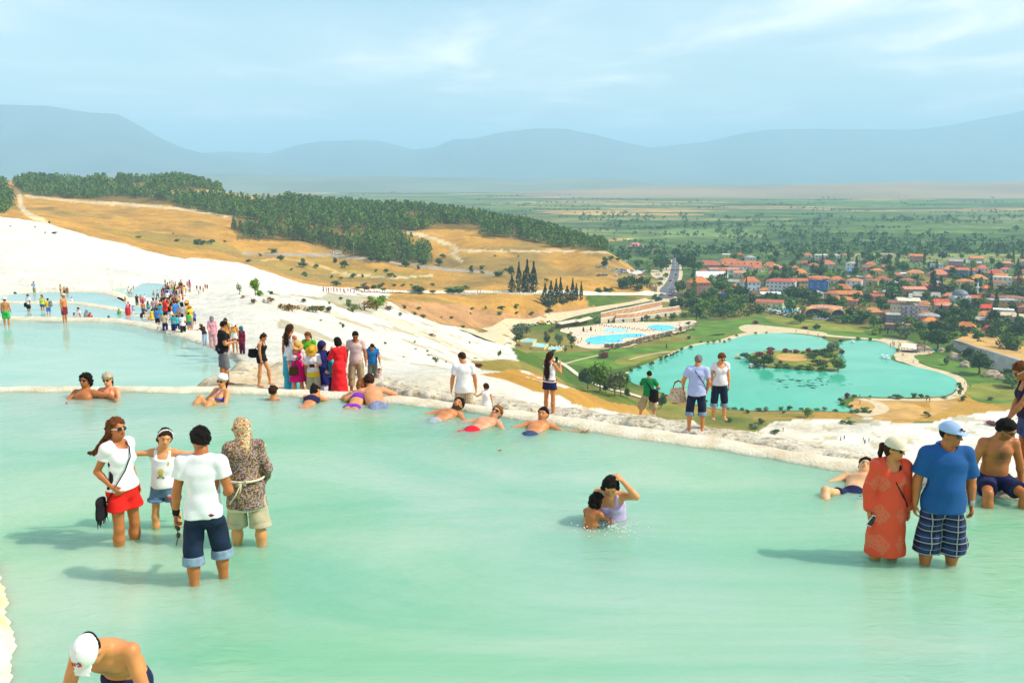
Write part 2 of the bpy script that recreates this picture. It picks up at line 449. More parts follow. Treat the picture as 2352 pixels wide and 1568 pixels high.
tone[gm]=(tone*(1-np.clip((mott-.45)*3.5,0,.7))+np.array((.34,.25,.06))*np.clip((mott-.45)*3.5,0,.7))[gm]
sm=zone==STRAW
tone[sm]=(tone*(1-np.clip((mott-.46)*4.5,0,.8))+np.array((.27,.19,.055))*np.clip((mott-.46)*4.5,0,.8))[sm]
def track(pts,w,f0,f1,col=(.66,.50,.27),pit=2):
 d=dist_line(px_,py_,smp(pts,pit,False))
 m=(d<w+jx*w)&(f_>f0)&(f_<f1)
 tone[m]=np.array(col)
track([(46,452),(44,470),(60,490),(100,508),(112,516)],6,560,1250)
track([(60,449),(150,460),(250,468),(400,476),(540,500)],3,600,1250)
track([(215,415),(250,425),(330,440),(430,444),(520,441),(660,458)],5,800,1400,(.60,.38,.12))
track([(935,532),(985,545),(1030,560),(1055,574),(1040,582)],4,700,1250)
track([(1055,575),(1200,577),(1330,577),(1410,580)],2.2,700,1250)
track([(1035,582),(1050,592),(1060,600)],3,700,1250)
track([(560,582),(775,586),(900,603),(1000,616),(1150,628)],3,600,1000,(.40,.33,.25))
track([(760,625),(900,640),(1000,632)],2.2,560,1000)
track([(600,598),(660,592),(740,610),(790,632)],3,560,900,(.62,.40,.13))
gv=np.c_[GX.ravel(),GY.ravel(),GZ.ravel()]
R,C=GX.shape
ii,jj=np.meshgrid(np.arange(R-1),np.arange(C-1),indexing='ij')
q00=ii*C+jj
quads=np.stack([q00,q00+1,q00+C+1,q00+C],-1).reshape(-1,4)
qz=zone[:-1,:-1].ravel();qf=f_[:-1,:-1].ravel();qx_=px_[:-1,:-1].ravel()
qcls=np.where(qz==FIELD,3,np.where((f_[:-1,:-1].ravel()>205)&(GZ[:-1,:-1].ravel()<Z_LOW+2.5),2,np.where((qz==WHITE)|(qf<430),0,1)))
def gmat(name,rough=.9,spots=None,bump=.5,bs=2.0,noise=(.25,.25)):
 m,N,L,p=node_mat(name)
 si(p,'Roughness',rough)
 si(p,'Specular IOR Level',.1)
 at=N.new('ShaderNodeAttribute');at.attribute_name='tone'
 tc=N.new('ShaderNodeTexCoord')
 last=at.outputs['Color']
 for sc_,amt in((noise[0],noise[1]),(noise[0]*9,noise[1]*.8)):
  n=N.new('ShaderNodeTexNoise');si(n,'Scale',sc_);si(n,'Detail',6)
  si(n,'Roughness',.65)
  L.new(tc.outputs['Object'],n.inputs['Vector'])
  mr=N.new('ShaderNodeMapRange');si(mr,'From Min',.32);si(mr,'From Max',.68)
  si(mr,'To Min',1-amt);si(mr,'To Max',1+amt*.7)
  L.new(n.outputs['Fac'],mr.inputs['Value'])
  v=N.new('ShaderNodeVectorMath');v.operation='SCALE'
  L.new(last,v.inputs[0]);L.new(mr.outputs[0],v.inputs['Scale'])
  last=v.outputs[0]
 L.new(last,p.inputs['Base Color'])
 n2=N.new('ShaderNodeTexNoise');si(n2,'Scale',bs);si(n2,'Detail',8)
 si(n2,'Roughness',.7)
 L.new(tc.outputs['Object'],n2.inputs['Vector'])
 b=N.new('ShaderNodeBump');si(b,'Strength',bump);si(b,'Distance',.6)
 L.new(n2.outputs['Fac'],b.inputs['Height']);L.new(b.outputs[0],p.inputs['Normal'])
 return m
M_LIME=gmat('travertine_ground',.85,bump=1.0,bs=.5,noise=(.30,.15))
M_DRY=gmat('dry_grass_ground',.95,bump=.6,bs=.5,noise=(.05,.28))
M_VALLEY=gmat('valley_grass',.95,bump=.5,bs=.8,noise=(.07,.25))
def field_mat():
 m,N,L,p=node_mat('farm_fields')
 si(p,'Roughness',.95);si(p,'Specular IOR Level',.05)
 tc=N.new('ShaderNodeTexCoord')
 mp=N.new('ShaderNodeMapping');si(mp,'Rotation',(0,0,.12))
 si(mp,'Scale',(.0030,.0085,1))
 L.new(tc.outputs['Object'],mp.inputs['Vector'])
 nz=N.new('ShaderNodeTexNoise');si(nz,'Scale',1.3);si(nz,'Detail',2)
 L.new(mp.outputs[0],nz.inputs['Vector'])
 ad=N.new('ShaderNodeMix');ad.data_type='VECTOR';si(ad,'Factor',.12)
 L.new(mp.outputs[0],ad.inputs['A']);L.new(nz.outputs['Color'],ad.inputs['B'])
 vo=N.new('ShaderNodeTexVoronoi');vo.distance='CHEBYCHEV';si(vo,'Scale',1.0)
 si(vo,'Randomness',.9);vo.voronoi_dimensions='2D'
 L.new(ad.outputs['Result'],vo.inputs['Vector'])
 sp=N.new('ShaderNodeSeparateColor');L.new(vo.outputs['Color'],sp.inputs[0])
 r=N.new('ShaderNodeValToRGB');r.color_ramp.interpolation='CONSTANT'
 e=r.color_ramp.elements
 cols=[(0,(.10,.17,.035)),(.16,(.16,.22,.07)),(.30,(.07,.12,.03)),(.42,(.22,.23,.08)),(.55,(.10,.15,.05)),(.66,(.46,.30,.11)),(.76,(.13,.19,.06)),(.86,(.34,.25,.10)),(.93,(.08,.13,.04))]
 e[0].position,e[0].color=0,(*cols[0][1],1)
 e[1].position,e[1].color=cols[1][0],(*cols[1][1],1)
 for pos,c in cols[2:]:
  k=e.new(pos);k.color=(*c,1)
 L.new(sp.outputs[0],r.inputs[0])
 v2=N.new('ShaderNodeTexVoronoi');v2.distance='CHEBYCHEV';v2.voronoi_dimensions='2D';si(v2,'Scale',3.1)
 L.new(ad.outputs['Result'],v2.inputs['Vector'])
 s2=N.new('ShaderNodeSeparateColor');L.new(v2.outputs['Color'],s2.inputs[0])
 mr=N.new('ShaderNodeMapRange');si(mr,'To Min',.65);si(mr,'To Max',1.35)
 L.new(s2.outputs[1],mr.inputs['Value'])
 sc1=N.new('ShaderNodeVectorMath');sc1.operation='SCALE'
 L.new(r.outputs[0],sc1.inputs[0]);L.new(mr.outputs[0],sc1.inputs['Scale'])
 n3=N.new('ShaderNodeTexNoise');si(n3,'Scale',.03);si(n3,'Detail',6)
 L.new(tc.outputs['Object'],n3.inputs['Vector'])
 m3=N.new('ShaderNodeMapRange');si(m3,'From Min',.3);si(m3,'From Max',.7)
 si(m3,'To Min',.6);si(m3,'To Max',1.3)
 L.new(n3.outputs['Fac'],m3.inputs['Value'])
 sc2=N.new('ShaderNodeVectorMath');sc2.operation='SCALE'
 L.new(sc1.outputs[0],sc2.inputs[0]);L.new(m3.outputs[0],sc2.inputs['Scale'])
 L.new(sc2.outputs[0],p.inputs['Base Color'])
 return m
M_FIELD=field_mat()
for cls,nm,mm in((0,'travertine_slope',M_LIME),(1,'dry_hillside',M_DRY),(2,'valley_ground',M_VALLEY),(3,'farm_plain',M_FIELD)):
 fq=quads[qcls==cls]
 used,inv=np.unique(fq,return_inverse=True)
 o=mobj(nm,gv[used],inv.reshape(-1,4).astype(np.int32),mm,smooth=True)
 add_attr(o,'tone',tone.reshape(-1,3)[used])
 tag(o,kind='structure')
def range_mesh(name,ridge,dist,depth,col,seed,base=Z_LOW-2,rugged=.10):
 """a mountain range: skyline given in the picture, a real body with spurs rising from the plain"""
 xs=np.linspace(ridge[0][0],ridge[-1][0],220)
 ys=np.interp(xs,[r[0]for r in ridge],[r[1]for r in ridge])
 ts=np.linspace(0,1,46)
 V=[]
 for t in ts:
  Yd=dist+(t-.62)*depth
  d=np.array([ray(x,y)for x,y in zip(xs,ys)])
  f=dist/d[:,1]
  top=d[:,2]*f+CAM_Z
  X=d[:,0]*f*(Yd/dist)
  prof=np.where(t<=.62,(t/.62)**1.15,1-((t-.62)/.38)**1.6)
  n=fbm(X/dist*26+seed,np.full_like(X,t*3.0+seed),5)-.5
  h=base+(top-base)*(prof+n*rugged*4*prof*(1-prof)*1.6)
  V.append(np.c_[X,np.full_like(X,Yd),h])
 V=np.concatenate(V)
 nx,nt=len(xs),len(ts)
 a,b=np.meshgrid(np.arange(nt-1),np.arange(nx-1),indexing='ij')
 q=a*nx+b
 F=np.stack([q,q+1,q+nx+1,q+nx],-1).reshape(-1,4)
 o=mobj(name,V,F,mat('far_rock_'+name,col,.95,.25,.0012,coord='Object'),smooth=True)
 return tag(o,kind='structure')
range_mesh('mountains',[(-700,262),(-300,238),(0,240),(110,243),(200,258),(270,262),(320,288),(370,318),(420,340),(480,356),(600,372),(760,395),(900,402)],11500,6000,(.10,.13,.10),3)
range_mesh('mountains',[(380,402),(450,352),(520,348),(620,352),(680,334),(730,325),(830,321),(880,325),(950,344),(1000,338),(1040,320),(1090,318),(1150,304),(1230,295),(1300,296),(1370,310),(1450,330),(1520,345),(1600,372),(1700,402)],14500,7000,(.12,.14,.11),8)
range_mesh('mountains',[(1350,402),(1450,345),(1520,336),(1620,326),(1700,308),(1760,298),(1850,296),(1980,297),(2100,298),(2180,288),(2260,272),(2320,262),(2400,240),(2700,225),(3100,260)],15500,7000,(.14,.16,.13),15)
range_mesh('foothills',[(-400,402),(120,404),(300,398),(560,400),(700,404),(860,403),(960,407),(1100,409),(1180,414),(1260,411),(1330,409),(1450,414),(1500,420)],6800,2600,(.17,.20,.13),21)
range_mesh('ochre_hills',[(1180,441),(1300,438),(1380,434),(1450,430),(1560,426),(1700,428),(1830,424),(1960,421),(2100,418),(2250,420),(2340,416),(2500,416),(2900,424)],5200,2200,(.30,.22,.12),29)
# ==========================================================
def wmat(name,deep,pale,alpha,rough=.06,scale=.35,ripple=.25,rscale=5.0,spec=.5,stretch=(1,1,1),fine=1.0,tint=False,sss=0):
 m,N,L,p=node_mat(name)
 tc=N.new('ShaderNodeTexCoord')
 mp=N.new('ShaderNodeMapping');si(mp,'Scale',stretch)
 L.new(tc.outputs['Object'],mp.inputs['Vector'])
 n=N.new('ShaderNodeTexNoise');si(n,'Scale',scale);si(n,'Detail',6);si(n,'Distortion',1.2)
 si(n,'Roughness',.6)
 L.new(mp.outputs[0],n.inputs['Vector'])
 mr=N.new('ShaderNodeMapRange');si(mr,'From Min',.36);si(mr,'From Max',.64)
 L.new(n.outputs['Fac'],mr.inputs['Value'])
 mx=N.new('ShaderNodeMix');mx.data_type='RGBA'
 si(mx,'A',(*deep,1));si(mx,'B',(*pale,1))
 L.new(mr.outputs[0],mx.inputs['Factor'])
 if tint:
  n5=N.new('ShaderNodeTexNoise');si(n5,'Scale',.16);si(n5,'Detail',4);L.new(tc.outputs['Object'],n5.inputs['Vector'])
  r5_=N.new('ShaderNodeValToRGB');e5=r5_.color_ramp.elements;e5[0].position,e5[0].color=.38,(.84,1.0,.80,1);e5[1].position,e5[1].color=.60,(1.0,1.0,1.04,1)
  L.new(n5.outputs['Fac'],r5_.inputs[0]);m5=N.new('ShaderNodeMix');m5.data_type='RGBA';m5.blend_type='MULTIPLY';si(m5,'Factor',1.0)
  L.new(mx.outputs['Result'],m5.inputs['A']);L.new(r5_.outputs[0],m5.inputs['B']);mx=m5
 if sss:
  si(p,'Subsurface Weight',sss);si(p,'Subsurface Radius',(.5,.6,.55));si(p,'Subsurface Scale',1.0)
 L.new(mx.outputs['Result'],p.inputs['Base Color'])
 si(p,'Roughness',rough)
 si(p,'IOR',1.33)
 si(p,'Specular IOR Level',spec)
 si(p,'Alpha',alpha)
 if ripple>0:
  n2=N.new('ShaderNodeTexNoise');si(n2,'Scale',rscale);si(n2,'Detail',3);si(n2,'Distortion',.6)
  mp2=N.new('ShaderNodeMapping');si(mp2,'Scale',(.6,1.5,1));si(mp2,'Rotation',(0,0,-.3))
  L.new(tc.outputs['Object'],mp2.inputs['Vector']);L.new(mp2.outputs[0],n2.inputs['Vector'])
  b=N.new('ShaderNodeBump');si(b,'Strength',ripple);si(b,'Distance',.05*fine)
  L.new(n2.outputs['Fac'],b.inputs['Height']);L.new(b.outputs[0],p.inputs['Normal'])
 return m
def sheet(name,outline,zs,mats,skirt=0):
 V,F,FM=[],[],[]
 for k,z in enumerate(zs):
  n=len(V)
  V+=[(x,y,z)for x,y in outline]
  F.append(tuple(range(n,n+len(outline))))
  FM.append(k)
 A=sum(outline[i][0]*outline[(i+1)%len(outline)][1]-outline[(i+1)%len(outline)][0]*outline[i][1]for i in range(len(outline)))
 if A<0:F=[f[::-1]for f in F]
 if skirt:
  n=len(outline);k0=len(V);V+=[(x,y,zs[0]-.02)for x,y in outline]+[(x,y,zs[0]-skirt)for x,y in outline]
  F+=[(k0+i,k0+n+i,k0+n+(i+1)%n,k0+(i+1)%n)[::1 if A>0 else-1]for i in range(n)];FM+=[len(zs)]*n
 o=mobj(name,V,F,mats,fmat=FM)
 return tag(o,kind='structure')
DEEP,PALE=(.27,.65,.42),(.52,.84,.57)
MW_TOP=wmat('milky_water',DEEP,PALE,.70,.07,.30,.32,5.2,stretch=(.55,1.2,1),tint=True,sss=.9)
MW_MID=wmat('milky_water_below',DEEP,PALE,.44,.9,.30,0,spec=.0,stretch=(.55,1.2,1),tint=True)
MW_BED=wmat('milky_water_bed',DEEP,PALE,1.0,.9,.30,0,spec=.0,stretch=(.55,1.2,1),tint=True)
RIM_IN=[(-700,905),(-300,902),(0,900),(250,900),(440,903),(504,904),(580,906),(657,910),(720,913),(795,917),(885,924.5),(975,934.5),(1030,940),(1085,946.5),(1159,959),(1232,969.4),(1297,979.5),(1327,986),(1419,1002),(1533,1017),(1648,1033),(1729,1046),(1873,1073),(1970,1085),(2080,1103),(2200,1124),(2320,1146),(2500,1182),(2900,1275)]
RIM_OUT=[(-700,892),(-300,888),(0,885.6),(250,884.5),(440,886),(504,886.5),(580,889),(657,891.5),(720,894),(795,897),(885,905),(975,912.5),(1030,920.7),(1085,926),(1159,938),(1232,944.6),(1297,955.6),(1327,957),(1419,972.4),(1533,989.6),(1648,1002),(1729,1018),(1873,1041.6),(1970,1055.5),(2080,1072),(2200,1091),(2320,1112),(2500,1148),(2900,1240)]
def rsm(pts,n):
 pts=np.array(pts,float)
 s=np.r_[0,np.cumsum(np.linalg.norm(np.diff(pts,axis=0),axis=1))]
 t=np.linspace(0,s[-1],n)
 return np.stack([np.interp(t,s,pts[:,k])for k in range(pts.shape[1])],1)
RIM_TOP=.07
_ri=np.array([tuple(at_z(a,b,.0)[:2])for a,b in smp(RIM_IN,1,False)])
_ro=np.array([tuple(at_z(a,b,RIM_TOP)[:2])for a,b in smp(RIM_OUT,1,False)])
NR=420
ri,ro=rsm(_ri,NR),rsm(_ro,NR)
pool_outline=[tuple(p)for p in rsm(_ri+(_ro-_ri)*.3,90)]+[(14.0,1.2),(-14.0,1.2)]
n_=len(pool_outline)
if sum(pool_outline[i][0]*pool_outline[(i+1)%n_][1]-pool_outline[(i+1)%n_][0]*pool_outline[i][1]for i in range(n_))<0:pool_outline=pool_outline[::-1]
V_=[(x,y,z)for z in(0,-.5,-.07,-.16,-.56)for x,y in pool_outline]
ring=list(range(n_))
F_=[tuple(ring),tuple(i+n_ for i in ring)[::-1]]+[(i,i+n_,(i+1)%n_+n_,(i+1)%n_)for i in ring]+[tuple(i+k*n_ for i in ring)for k in(2,3,4)]
tag(mobj('pool_water',V_,F_,[MW_TOP,MW_MID,MW_BED],fmat=[0]*(n_+2)+[1,1,2]),kind='structure')
def lime_mat(name,col,col2,scale=3.0,bump=.5,bs=14.0,dark=None):
 m,N,L,p=node_mat(name)
 si(p,'Roughness',.85);si(p,'Specular IOR Level',.15)
 tc=N.new('ShaderNodeTexCoord')
 n=N.new('ShaderNodeTexNoise');si(n,'Scale',scale);si(n,'Detail',8);si(n,'Roughness',.65)
 L.new(tc.outputs['Object'],n.inputs['Vector'])
 r=N.new('ShaderNodeValToRGB');e=r.color_ramp.elements
 e[0].position,e[0].color=.36,(*col2,1);e[1].position,e[1].color=.58,(*col,1)
 L.new(n.outputs['Fac'],r.inputs[0])
 last=r.outputs[0]
 if dark:
  n3=N.new('ShaderNodeTexNoise');si(n3,'Scale',scale*5);si(n3,'Detail',6)
  L.new(tc.outputs['Object'],n3.inputs['Vector'])
  mr=N.new('ShaderNodeMapRange');si(mr,'From Min',.52);si(mr,'From Max',.66)
  L.new(n3.outputs['Fac'],mr.inputs['Value'])
  mx=N.new('ShaderNodeMix');mx.data_type='RGBA';si(mx,'B',(*dark,1))
  L.new(mr.outputs[0],mx.inputs['Factor']);L.new(last,mx.inputs['A']);last=mx.outputs['Result']
 L.new(last,p.inputs['Base Color'])
 n2=N.new('ShaderNodeTexNoise');si(n2,'Scale',bs);si(n2,'Detail',8)
 L.new(tc.outputs['Object'],n2.inputs['Vector'])
 b=N.new('ShaderNodeBump');si(b,'Strength',bump);si(b,'Distance',.05)
 L.new(n2.outputs['Fac'],b.inputs['Height']);L.new(b.outputs[0],p.inputs['Normal'])
 return m
M_RIM=lime_mat('rim_lime',(.68,.63,.49),(.56,.47,.32),2.6,.5,22)
M_LEDGE=lime_mat('ledge_lime',(.62,.53,.38),(.52,.40,.24),.9,.6,9,(.40,.30,.17))
M_CRUST=lime_mat('crust_lime',(.66,.60,.47),(.46,.39,.27),1.3,1.0,16,(.27,.22,.14))
def strip(name,rows,material,disp=None,closed=False):
 """a sheet through rows of points (every row the same length)"""
 rows=np.array(rows,float)
 r,c,_=rows.shape
 i,j=np.meshgrid(np.arange(r-1),np.arange(c-1),indexing='ij')
 q=i*c+j
 F=np.stack([q,q+1,q+c+1,q+c],-1).reshape(-1,4)
 o=mobj(name,rows.reshape(-1,3),F,material,smooth=True)
 return tag(o,kind='structure')
t=np.linspace(0,1,NR)
nrm=ro-ri;wid=np.linalg.norm(nrm,axis=1,keepdims=True);nrm=nrm/wid
wob=(fbm(t*60,t*0+3,4)-.5)[:,None]
rows=[]
for s,z,amp in((-.12,-.5,.25),(-.05,-.06,.20),(.0,.004,.16),(.10,.035,.10),(.35,.06,.06),(.65,RIM_TOP,.05),(1.0,RIM_TOP-.01,.06),(1.18,RIM_TOP-.06,.10),(1.3,-.35,.25),(1.55,-.95,.4),(1.7,-1.6,.5),(1.75,-3.2,.5)):
 k=wid*s if s<=1 else wid+(s-1)*.6
 xy=ri+nrm*(k+wob*amp*.55)
 zz=z+(fbm(t*90+7,t*0+s*3,3)-.5)*.035*(0 if s<0 else 1)
 rows.append(np.c_[xy,zz])
strip('pool_rim',rows,M_RIM)
CRUST=[(880,869,28.5),(935,879,27.6),(990,888,27.0),(1090,904,26.4),(1180,918,25.8),(1262,931,25.4),(1327,938,24.4),(1419,950,23.2),(1533,966,22.0),(1650,982,21.0),(1730,998,20.2),(1873,1022,18.6),(1970,1040,17.6),(2060,1056,16.8),(2200,1085,15.9),(2320,1108,15.2),(2500,1146,14.4),(2900,1238,13.2)]
cr=np.array([tuple(at_f(*c))for c in CRUST])
NC=360
crs=rsm(cr,NC)
def nearest_on(poly,pts):
 out=[]
 for p in pts:
  d=np.hypot(poly[:,0]-p[0],poly[:,1]-p[1]);out.append(poly[np.argmin(d)])
 return np.array(out)
foot=nearest_on(ro+nrm*.3,crs)
tc_=np.linspace(0,1,NC)
dirv=crs[:,:2]-foot;dl=np.linalg.norm(dirv,axis=1,keepdims=True);dirv=dirv/dl
wobc=fbm(tc_*34,tc_*0+1,5)-.5
wob2=fbm(tc_*90,tc_*0+5,4)-.5
_cpx,_cpy,_cf=project(crs[:,0],crs[:,1],crs[:,2])
_ry=np.interp(_cpx,[q[0]for q in RIM_OUT],[q[1]for q in RIM_OUT])
led_z=np.array([at_f(a,b-5.0,f-1.0).z for a,b,f in zip(_cpx,_ry,_cf)])
led_z=np.minimum(led_z,crs[:,2]-.16)
CH=np.clip((crs[:,2]-led_z)/.42,.38,1.4)
rows=[]
for s in np.linspace(0,1,14):
 xy=foot+(crs[:,:2]-dirv*(.75+wobc[:,None]*.8)-foot)*s
 z=led_z+(fbm(xy[:,0]*.7,xy[:,1]*.7,4)-.5)*.12
 rows.append(np.c_[xy,z])
base=rows[-1].copy()
strip('travertine_ledge',rows,M_LEDGE)
rows=[np.c_[base[:,:2]-dirv*.05,base[:,2]-.12]]
for s,z,a in((.02,.10,.2),(.05,.22,.3),(.12,.33,.3),(.30,.40,.25),(.55,.42,.25),(.85,.37,.3),(1.15,.22,.4),(1.5,-.2,.6),(1.9,-1.0,.8),(2.6,-2.4,1.0),(3.8,-5.5,1.0)):
 off=s*.95
 xy=base[:,:2]+dirv*(off+(wob2[:,None]*.35+wobc[:,None]*.3)*a)
 n3=fbm(xy[:,0]*2.2+s*2,xy[:,1]*2.2,4)-.5
 zz=base[:,2]+(z*CH if z>0 else z)+(n3*.17+wobc*.10)*min(1,3*s+.2)
 rows.append(np.c_[xy,zz])
strip('travertine_crust',rows,M_CRUST)
LED=[(430,893),(448,884),(470,877),(445,868),(452,860),(500,857),(548,851),(520,843),(524,830),(545,824),(575,826),(610,833),(650,835),(690,841),(740,846),(790,850),(850,857),(905,868),(960,882),(1010,893),(1010,925),(900,925),(700,910),(430,905)]
LEDGE_Z=-2.45
lw=[at_z(a,b,LEDGE_Z)for a,b in smp(LED,2)]
lp=[(p.x,p.y)for p in lw]
gx_,gy_=np.meshgrid(np.linspace(-11.5,1.5,150),np.linspace(21,35,170))
inside=in_poly(gx_,gy_,lp)
edge=dist_line(gx_,gy_,lp+[lp[0]])
hgt=np.clip(edge/.55,0,1);hgt=1-(1-hgt)**2
zt=LEDGE_Z-.0+(fbm(gx_*.8,gy_*.8,5)-.5)*.22+(fbm(gx_*3,gy_*3,3)-.5)*.05
lip=np.exp(-((edge-.45)/.30)**2)*(fbm(gx_*1.3+4,gy_*1.3,3)-.25)*.30*(gy_>29.2)
zt=np.where(inside,zt+lip-(1-hgt)*.35,LEDGE_Z-.35-edge*(2.0+1.5*fbm(gx_*2,gy_*2,3)))
keep=edge*(~inside)<1.6
R_,C_=gx_.shape
i,j=np.meshgrid(np.arange(R_-1),np.arange(C_-1),indexing='ij');q=i*C_+j
F=np.stack([q,q+1,q+C_+1,q+C_],-1).reshape(-1,4)
F=F[keep[:-1,:-1].ravel()]
tag(mobj('travertine_ledge',np.c_[gx_.ravel(),gy_.ravel(),zt.ravel()],F,M_LEDGE,smooth=True),kind='structure')
def ledge_z(x,y):
 """height of whatever one stands on behind the near rim"""
 if in_poly(np.array([x]),np.array([y]),lp)[0]:
  i=int(np.argmin(np.abs(gy_[:,0]-y)));j=int(np.argmin(np.abs(gx_[0]-x)))
  return float(zt[i,j])
 k=int(np.argmin(np.hypot(crs[:,0]-x,crs[:,1]-y)))
 return float(led_z[k])
MW_FAR=wmat('shallow_water',(.36,.60,.50),(.50,.69,.57),.62,.05,.16,.15,2.2,stretch=(.5,1.2,1))
MW_FARB=wmat('shallow_water_bed',(.36,.60,.50),(.50,.69,.57),1.0,.9,.16,0,spec=0,stretch=(.5,1.2,1))
MW_BLUE=wmat('far_pool_water',(.42,.64,.60),(.52,.70,.64),.75,.05,.1,.12,1.5)
for k,(pp,z)in POOLS.items():
 far=k in('fourth','fifth','third')
 sheet('pool_water',POOL_W[k],[z,z-.4],[MW_BLUE if far else MW_FAR,MW_FARB,M_RIM],5)
def rim_band(pts,z,w,h,drop,seed,n=240):
 c=rsm(np.array([tuple(at_z(a,b,z)[:2])for a,b in smp(pts,2,False)]),n)
 tg=np.gradient(c,axis=0);tg/=np.linalg.norm(tg,axis=1,keepdims=True)
 nm=np.c_[-tg[:,1],tg[:,0]]
 if nm[n//2,1]<0:nm=-nm
 tt=np.linspace(0,1,n)
 wb=(fbm(tt*40+seed,tt*0+seed,4)-.5)[:,None]
 rows=[]
 for s,zz,a in((-.15,-.5,0),(0,.01,.3),(.3,h*.8,.3),(.7,h,.2),(1,h*.9,.3),(1.3,h*.2,.5),(1.9,-drop*.4,1),(2.3,-drop,1)):
  en=np.clip((1-tt)/.12,0,1);en=en*en*(3-2*en)
  rows.append(np.c_[c+nm*(s*w+wb*a*w*1.2)*(.25+.75*en[:,None]),z+(zz*en if zz<0 else zz)-.04*(1-en)+(fbm(tt*70+seed,tt*0+s,3)-.5)*.06])
 strip('pool_rim',rows,M_RIM)
rim_band([(-420,735),(0,736),(120,737),(240,739),(300,747),(350,758),(400,771),(450,787),(490,802),(520,816),(548,833),(565,850)],-5.0,.75,.16,2.2,2)
rim_band([(-420,694),(-100,697),(60,697),(161,697),(206,705),(266,714),(290,719)],-7.5,.9,.12,2.8,5)
rim_band([(40,674),(73,671),(204,670),(236,673),(268,684)],-11.0,1.3,.14,2.8,9)
gx2,gy2=np.meshgrid(np.linspace(-9,9,260),np.linspace(-7,12.5,320))
BANK=[(0,1318),(4,1352),(14,1386),(9,1420),(24,1446),(32,1478),(26,1512),(22,1540),(14,1568),(-30,1640)]
bw=np.array([tuple(at_z(a,b,.0)[:2])for a,b in BANK])
bx=np.interp(gy2,bw[::-1,1],bw[::-1,0])
dx=bx-gx2
near=2.2-gy2+(fbm(gx2,gy2,3)-.5)*1.2
far_=np.maximum(np.where(gy2>3.2,dx,0),np.where(gy2<4,near,-1))
far_=np.where(gy2>bw[0,1],dx-(gy2-bw[0,1])*.8,far_)
zb=np.where(far_>0,np.minimum(.06+far_*.55,2.2),np.maximum(far_*.9,-.7))+(fbm(gx2*3,gy2*3,5)-.5)*.22
keep=(far_>-.8)
R_,C_=gx2.shape
i,j=np.meshgrid(np.arange(R_-1),np.arange(C_-1),indexing='ij');q=i*C_+j
F=np.stack([q,q+1,q+C_+1,q+C_],-1).reshape(-1,4)[keep[:-1,:-1].ravel()]
M_BANK=lime_mat('bank_lime',(.80,.74,.55),(.68,.46,.16),1.6,.7,7)
tag(mobj('travertine_bank',np.c_[gx2.ravel(),gy2.ravel(),zb.ravel()],F,M_BANK,smooth=True),kind='structure')
# ==========================================================
def Z(x0,y0,k):
 return lambda x,y:((x0+x/k)/1.38776,(y0+y/k)/1.38776)
z5=Z(1650,1080,3.136);z6=Z(2300,1000,2.44);r1=Z(2080,780,5.88);r2=Z(2440,780,5.6);r3=Z(2840,800,5.547)
r4=Z(1640,940,4.055);r5=Z(1900,760,6.918);r6=Z(2840,1020,5.547);zm=Z(900,600,2.138);za=Z(0,500,2.352)
KZ={id(z5):3.136,id(z6):2.44,id(r1):5.88,id(r2):5.6,id(r3):5.547,id(r4):4.055,id(r5):6.918,id(r6):5.547,id(zm):2.138,id(za):2.352}
def fdist(p):return p.y*math.cos(TH)-(p.z-CAM_Z)*math.sin(TH)
def mtr(zf,zoom_px,p):return zoom_px/(KZ[id(zf)]*1.38776 if id(zf)in KZ else 1)*fdist(p)/FPX
def leaf_mat(name,cols,rough=.75):
 """foliage: leaf tone from the mesh, tree to tree variation"""
 m,N,L,p=node_mat(name)
 si(p,'Roughness',rough);si(p,'Specular IOR Level',.15)
 at=N.new('ShaderNodeAttribute');at.attribute_name='leaf'
 oi=N.new('ShaderNodeObjectInfo')
 mx=N.new('ShaderNodeMix');mx.data_type='RGBA'
 si(mx,'A',(*cols[0],1));si(mx,'B',(*cols[1],1))
 sp=N.new('ShaderNodeSeparateColor');L.new(at.outputs['Color'],sp.inputs[0])
 L.new(sp.outputs[0],mx.inputs['Factor'])
 mr=N.new('ShaderNodeMapRange');si(mr,'To Min',.72);si(mr,'To Max',1.28)
 L.new(oi.outputs['Random'],mr.inputs['Value'])
 v=N.new('ShaderNodeVectorMath');v.operation='SCALE'
 L.new(mx.outputs['Result'],v.inputs[0]);L.new(mr.outputs[0],v.inputs['Scale'])
 last=v.outputs[0]
 if len(cols)>2:
  m2=N.new('ShaderNodeMix');m2.data_type='RGBA';si(m2,'B',(*cols[2],1))
  L.new(sp.outputs[1],m2.inputs['Factor']);L.new(last,m2.inputs['A']);last=m2.outputs['Result']
 L.new(last,p.inputs['Base Color'])
 return m
LEAF={'dark':leaf_mat('leaf_dark',((.028,.075,.014),(.085,.17,.028))),'mid':leaf_mat('leaf_mid',((.045,.115,.016),(.13,.24,.035))),'bright':leaf_mat('leaf_bright',((.10,.21,.012),(.26,.40,.03))),'olive':leaf_mat('leaf_olive',((.08,.12,.05),(.20,.25,.11))),'pine':leaf_mat('leaf_pine',((.045,.10,.012),(.16,.26,.028))),'cypress':leaf_mat('leaf_cypress',((.012,.038,.014),(.030,.080,.022))),'oleander':leaf_mat('leaf_oleander',((.03,.05,.018),(.06,.10,.03),(.30,.035,.06))),'dry':leaf_mat('leaf_dry',((.14,.09,.03),(.28,.17,.05))),}
BARK=mat('bark',(.16,.11,.07),.9,.3,3.0)
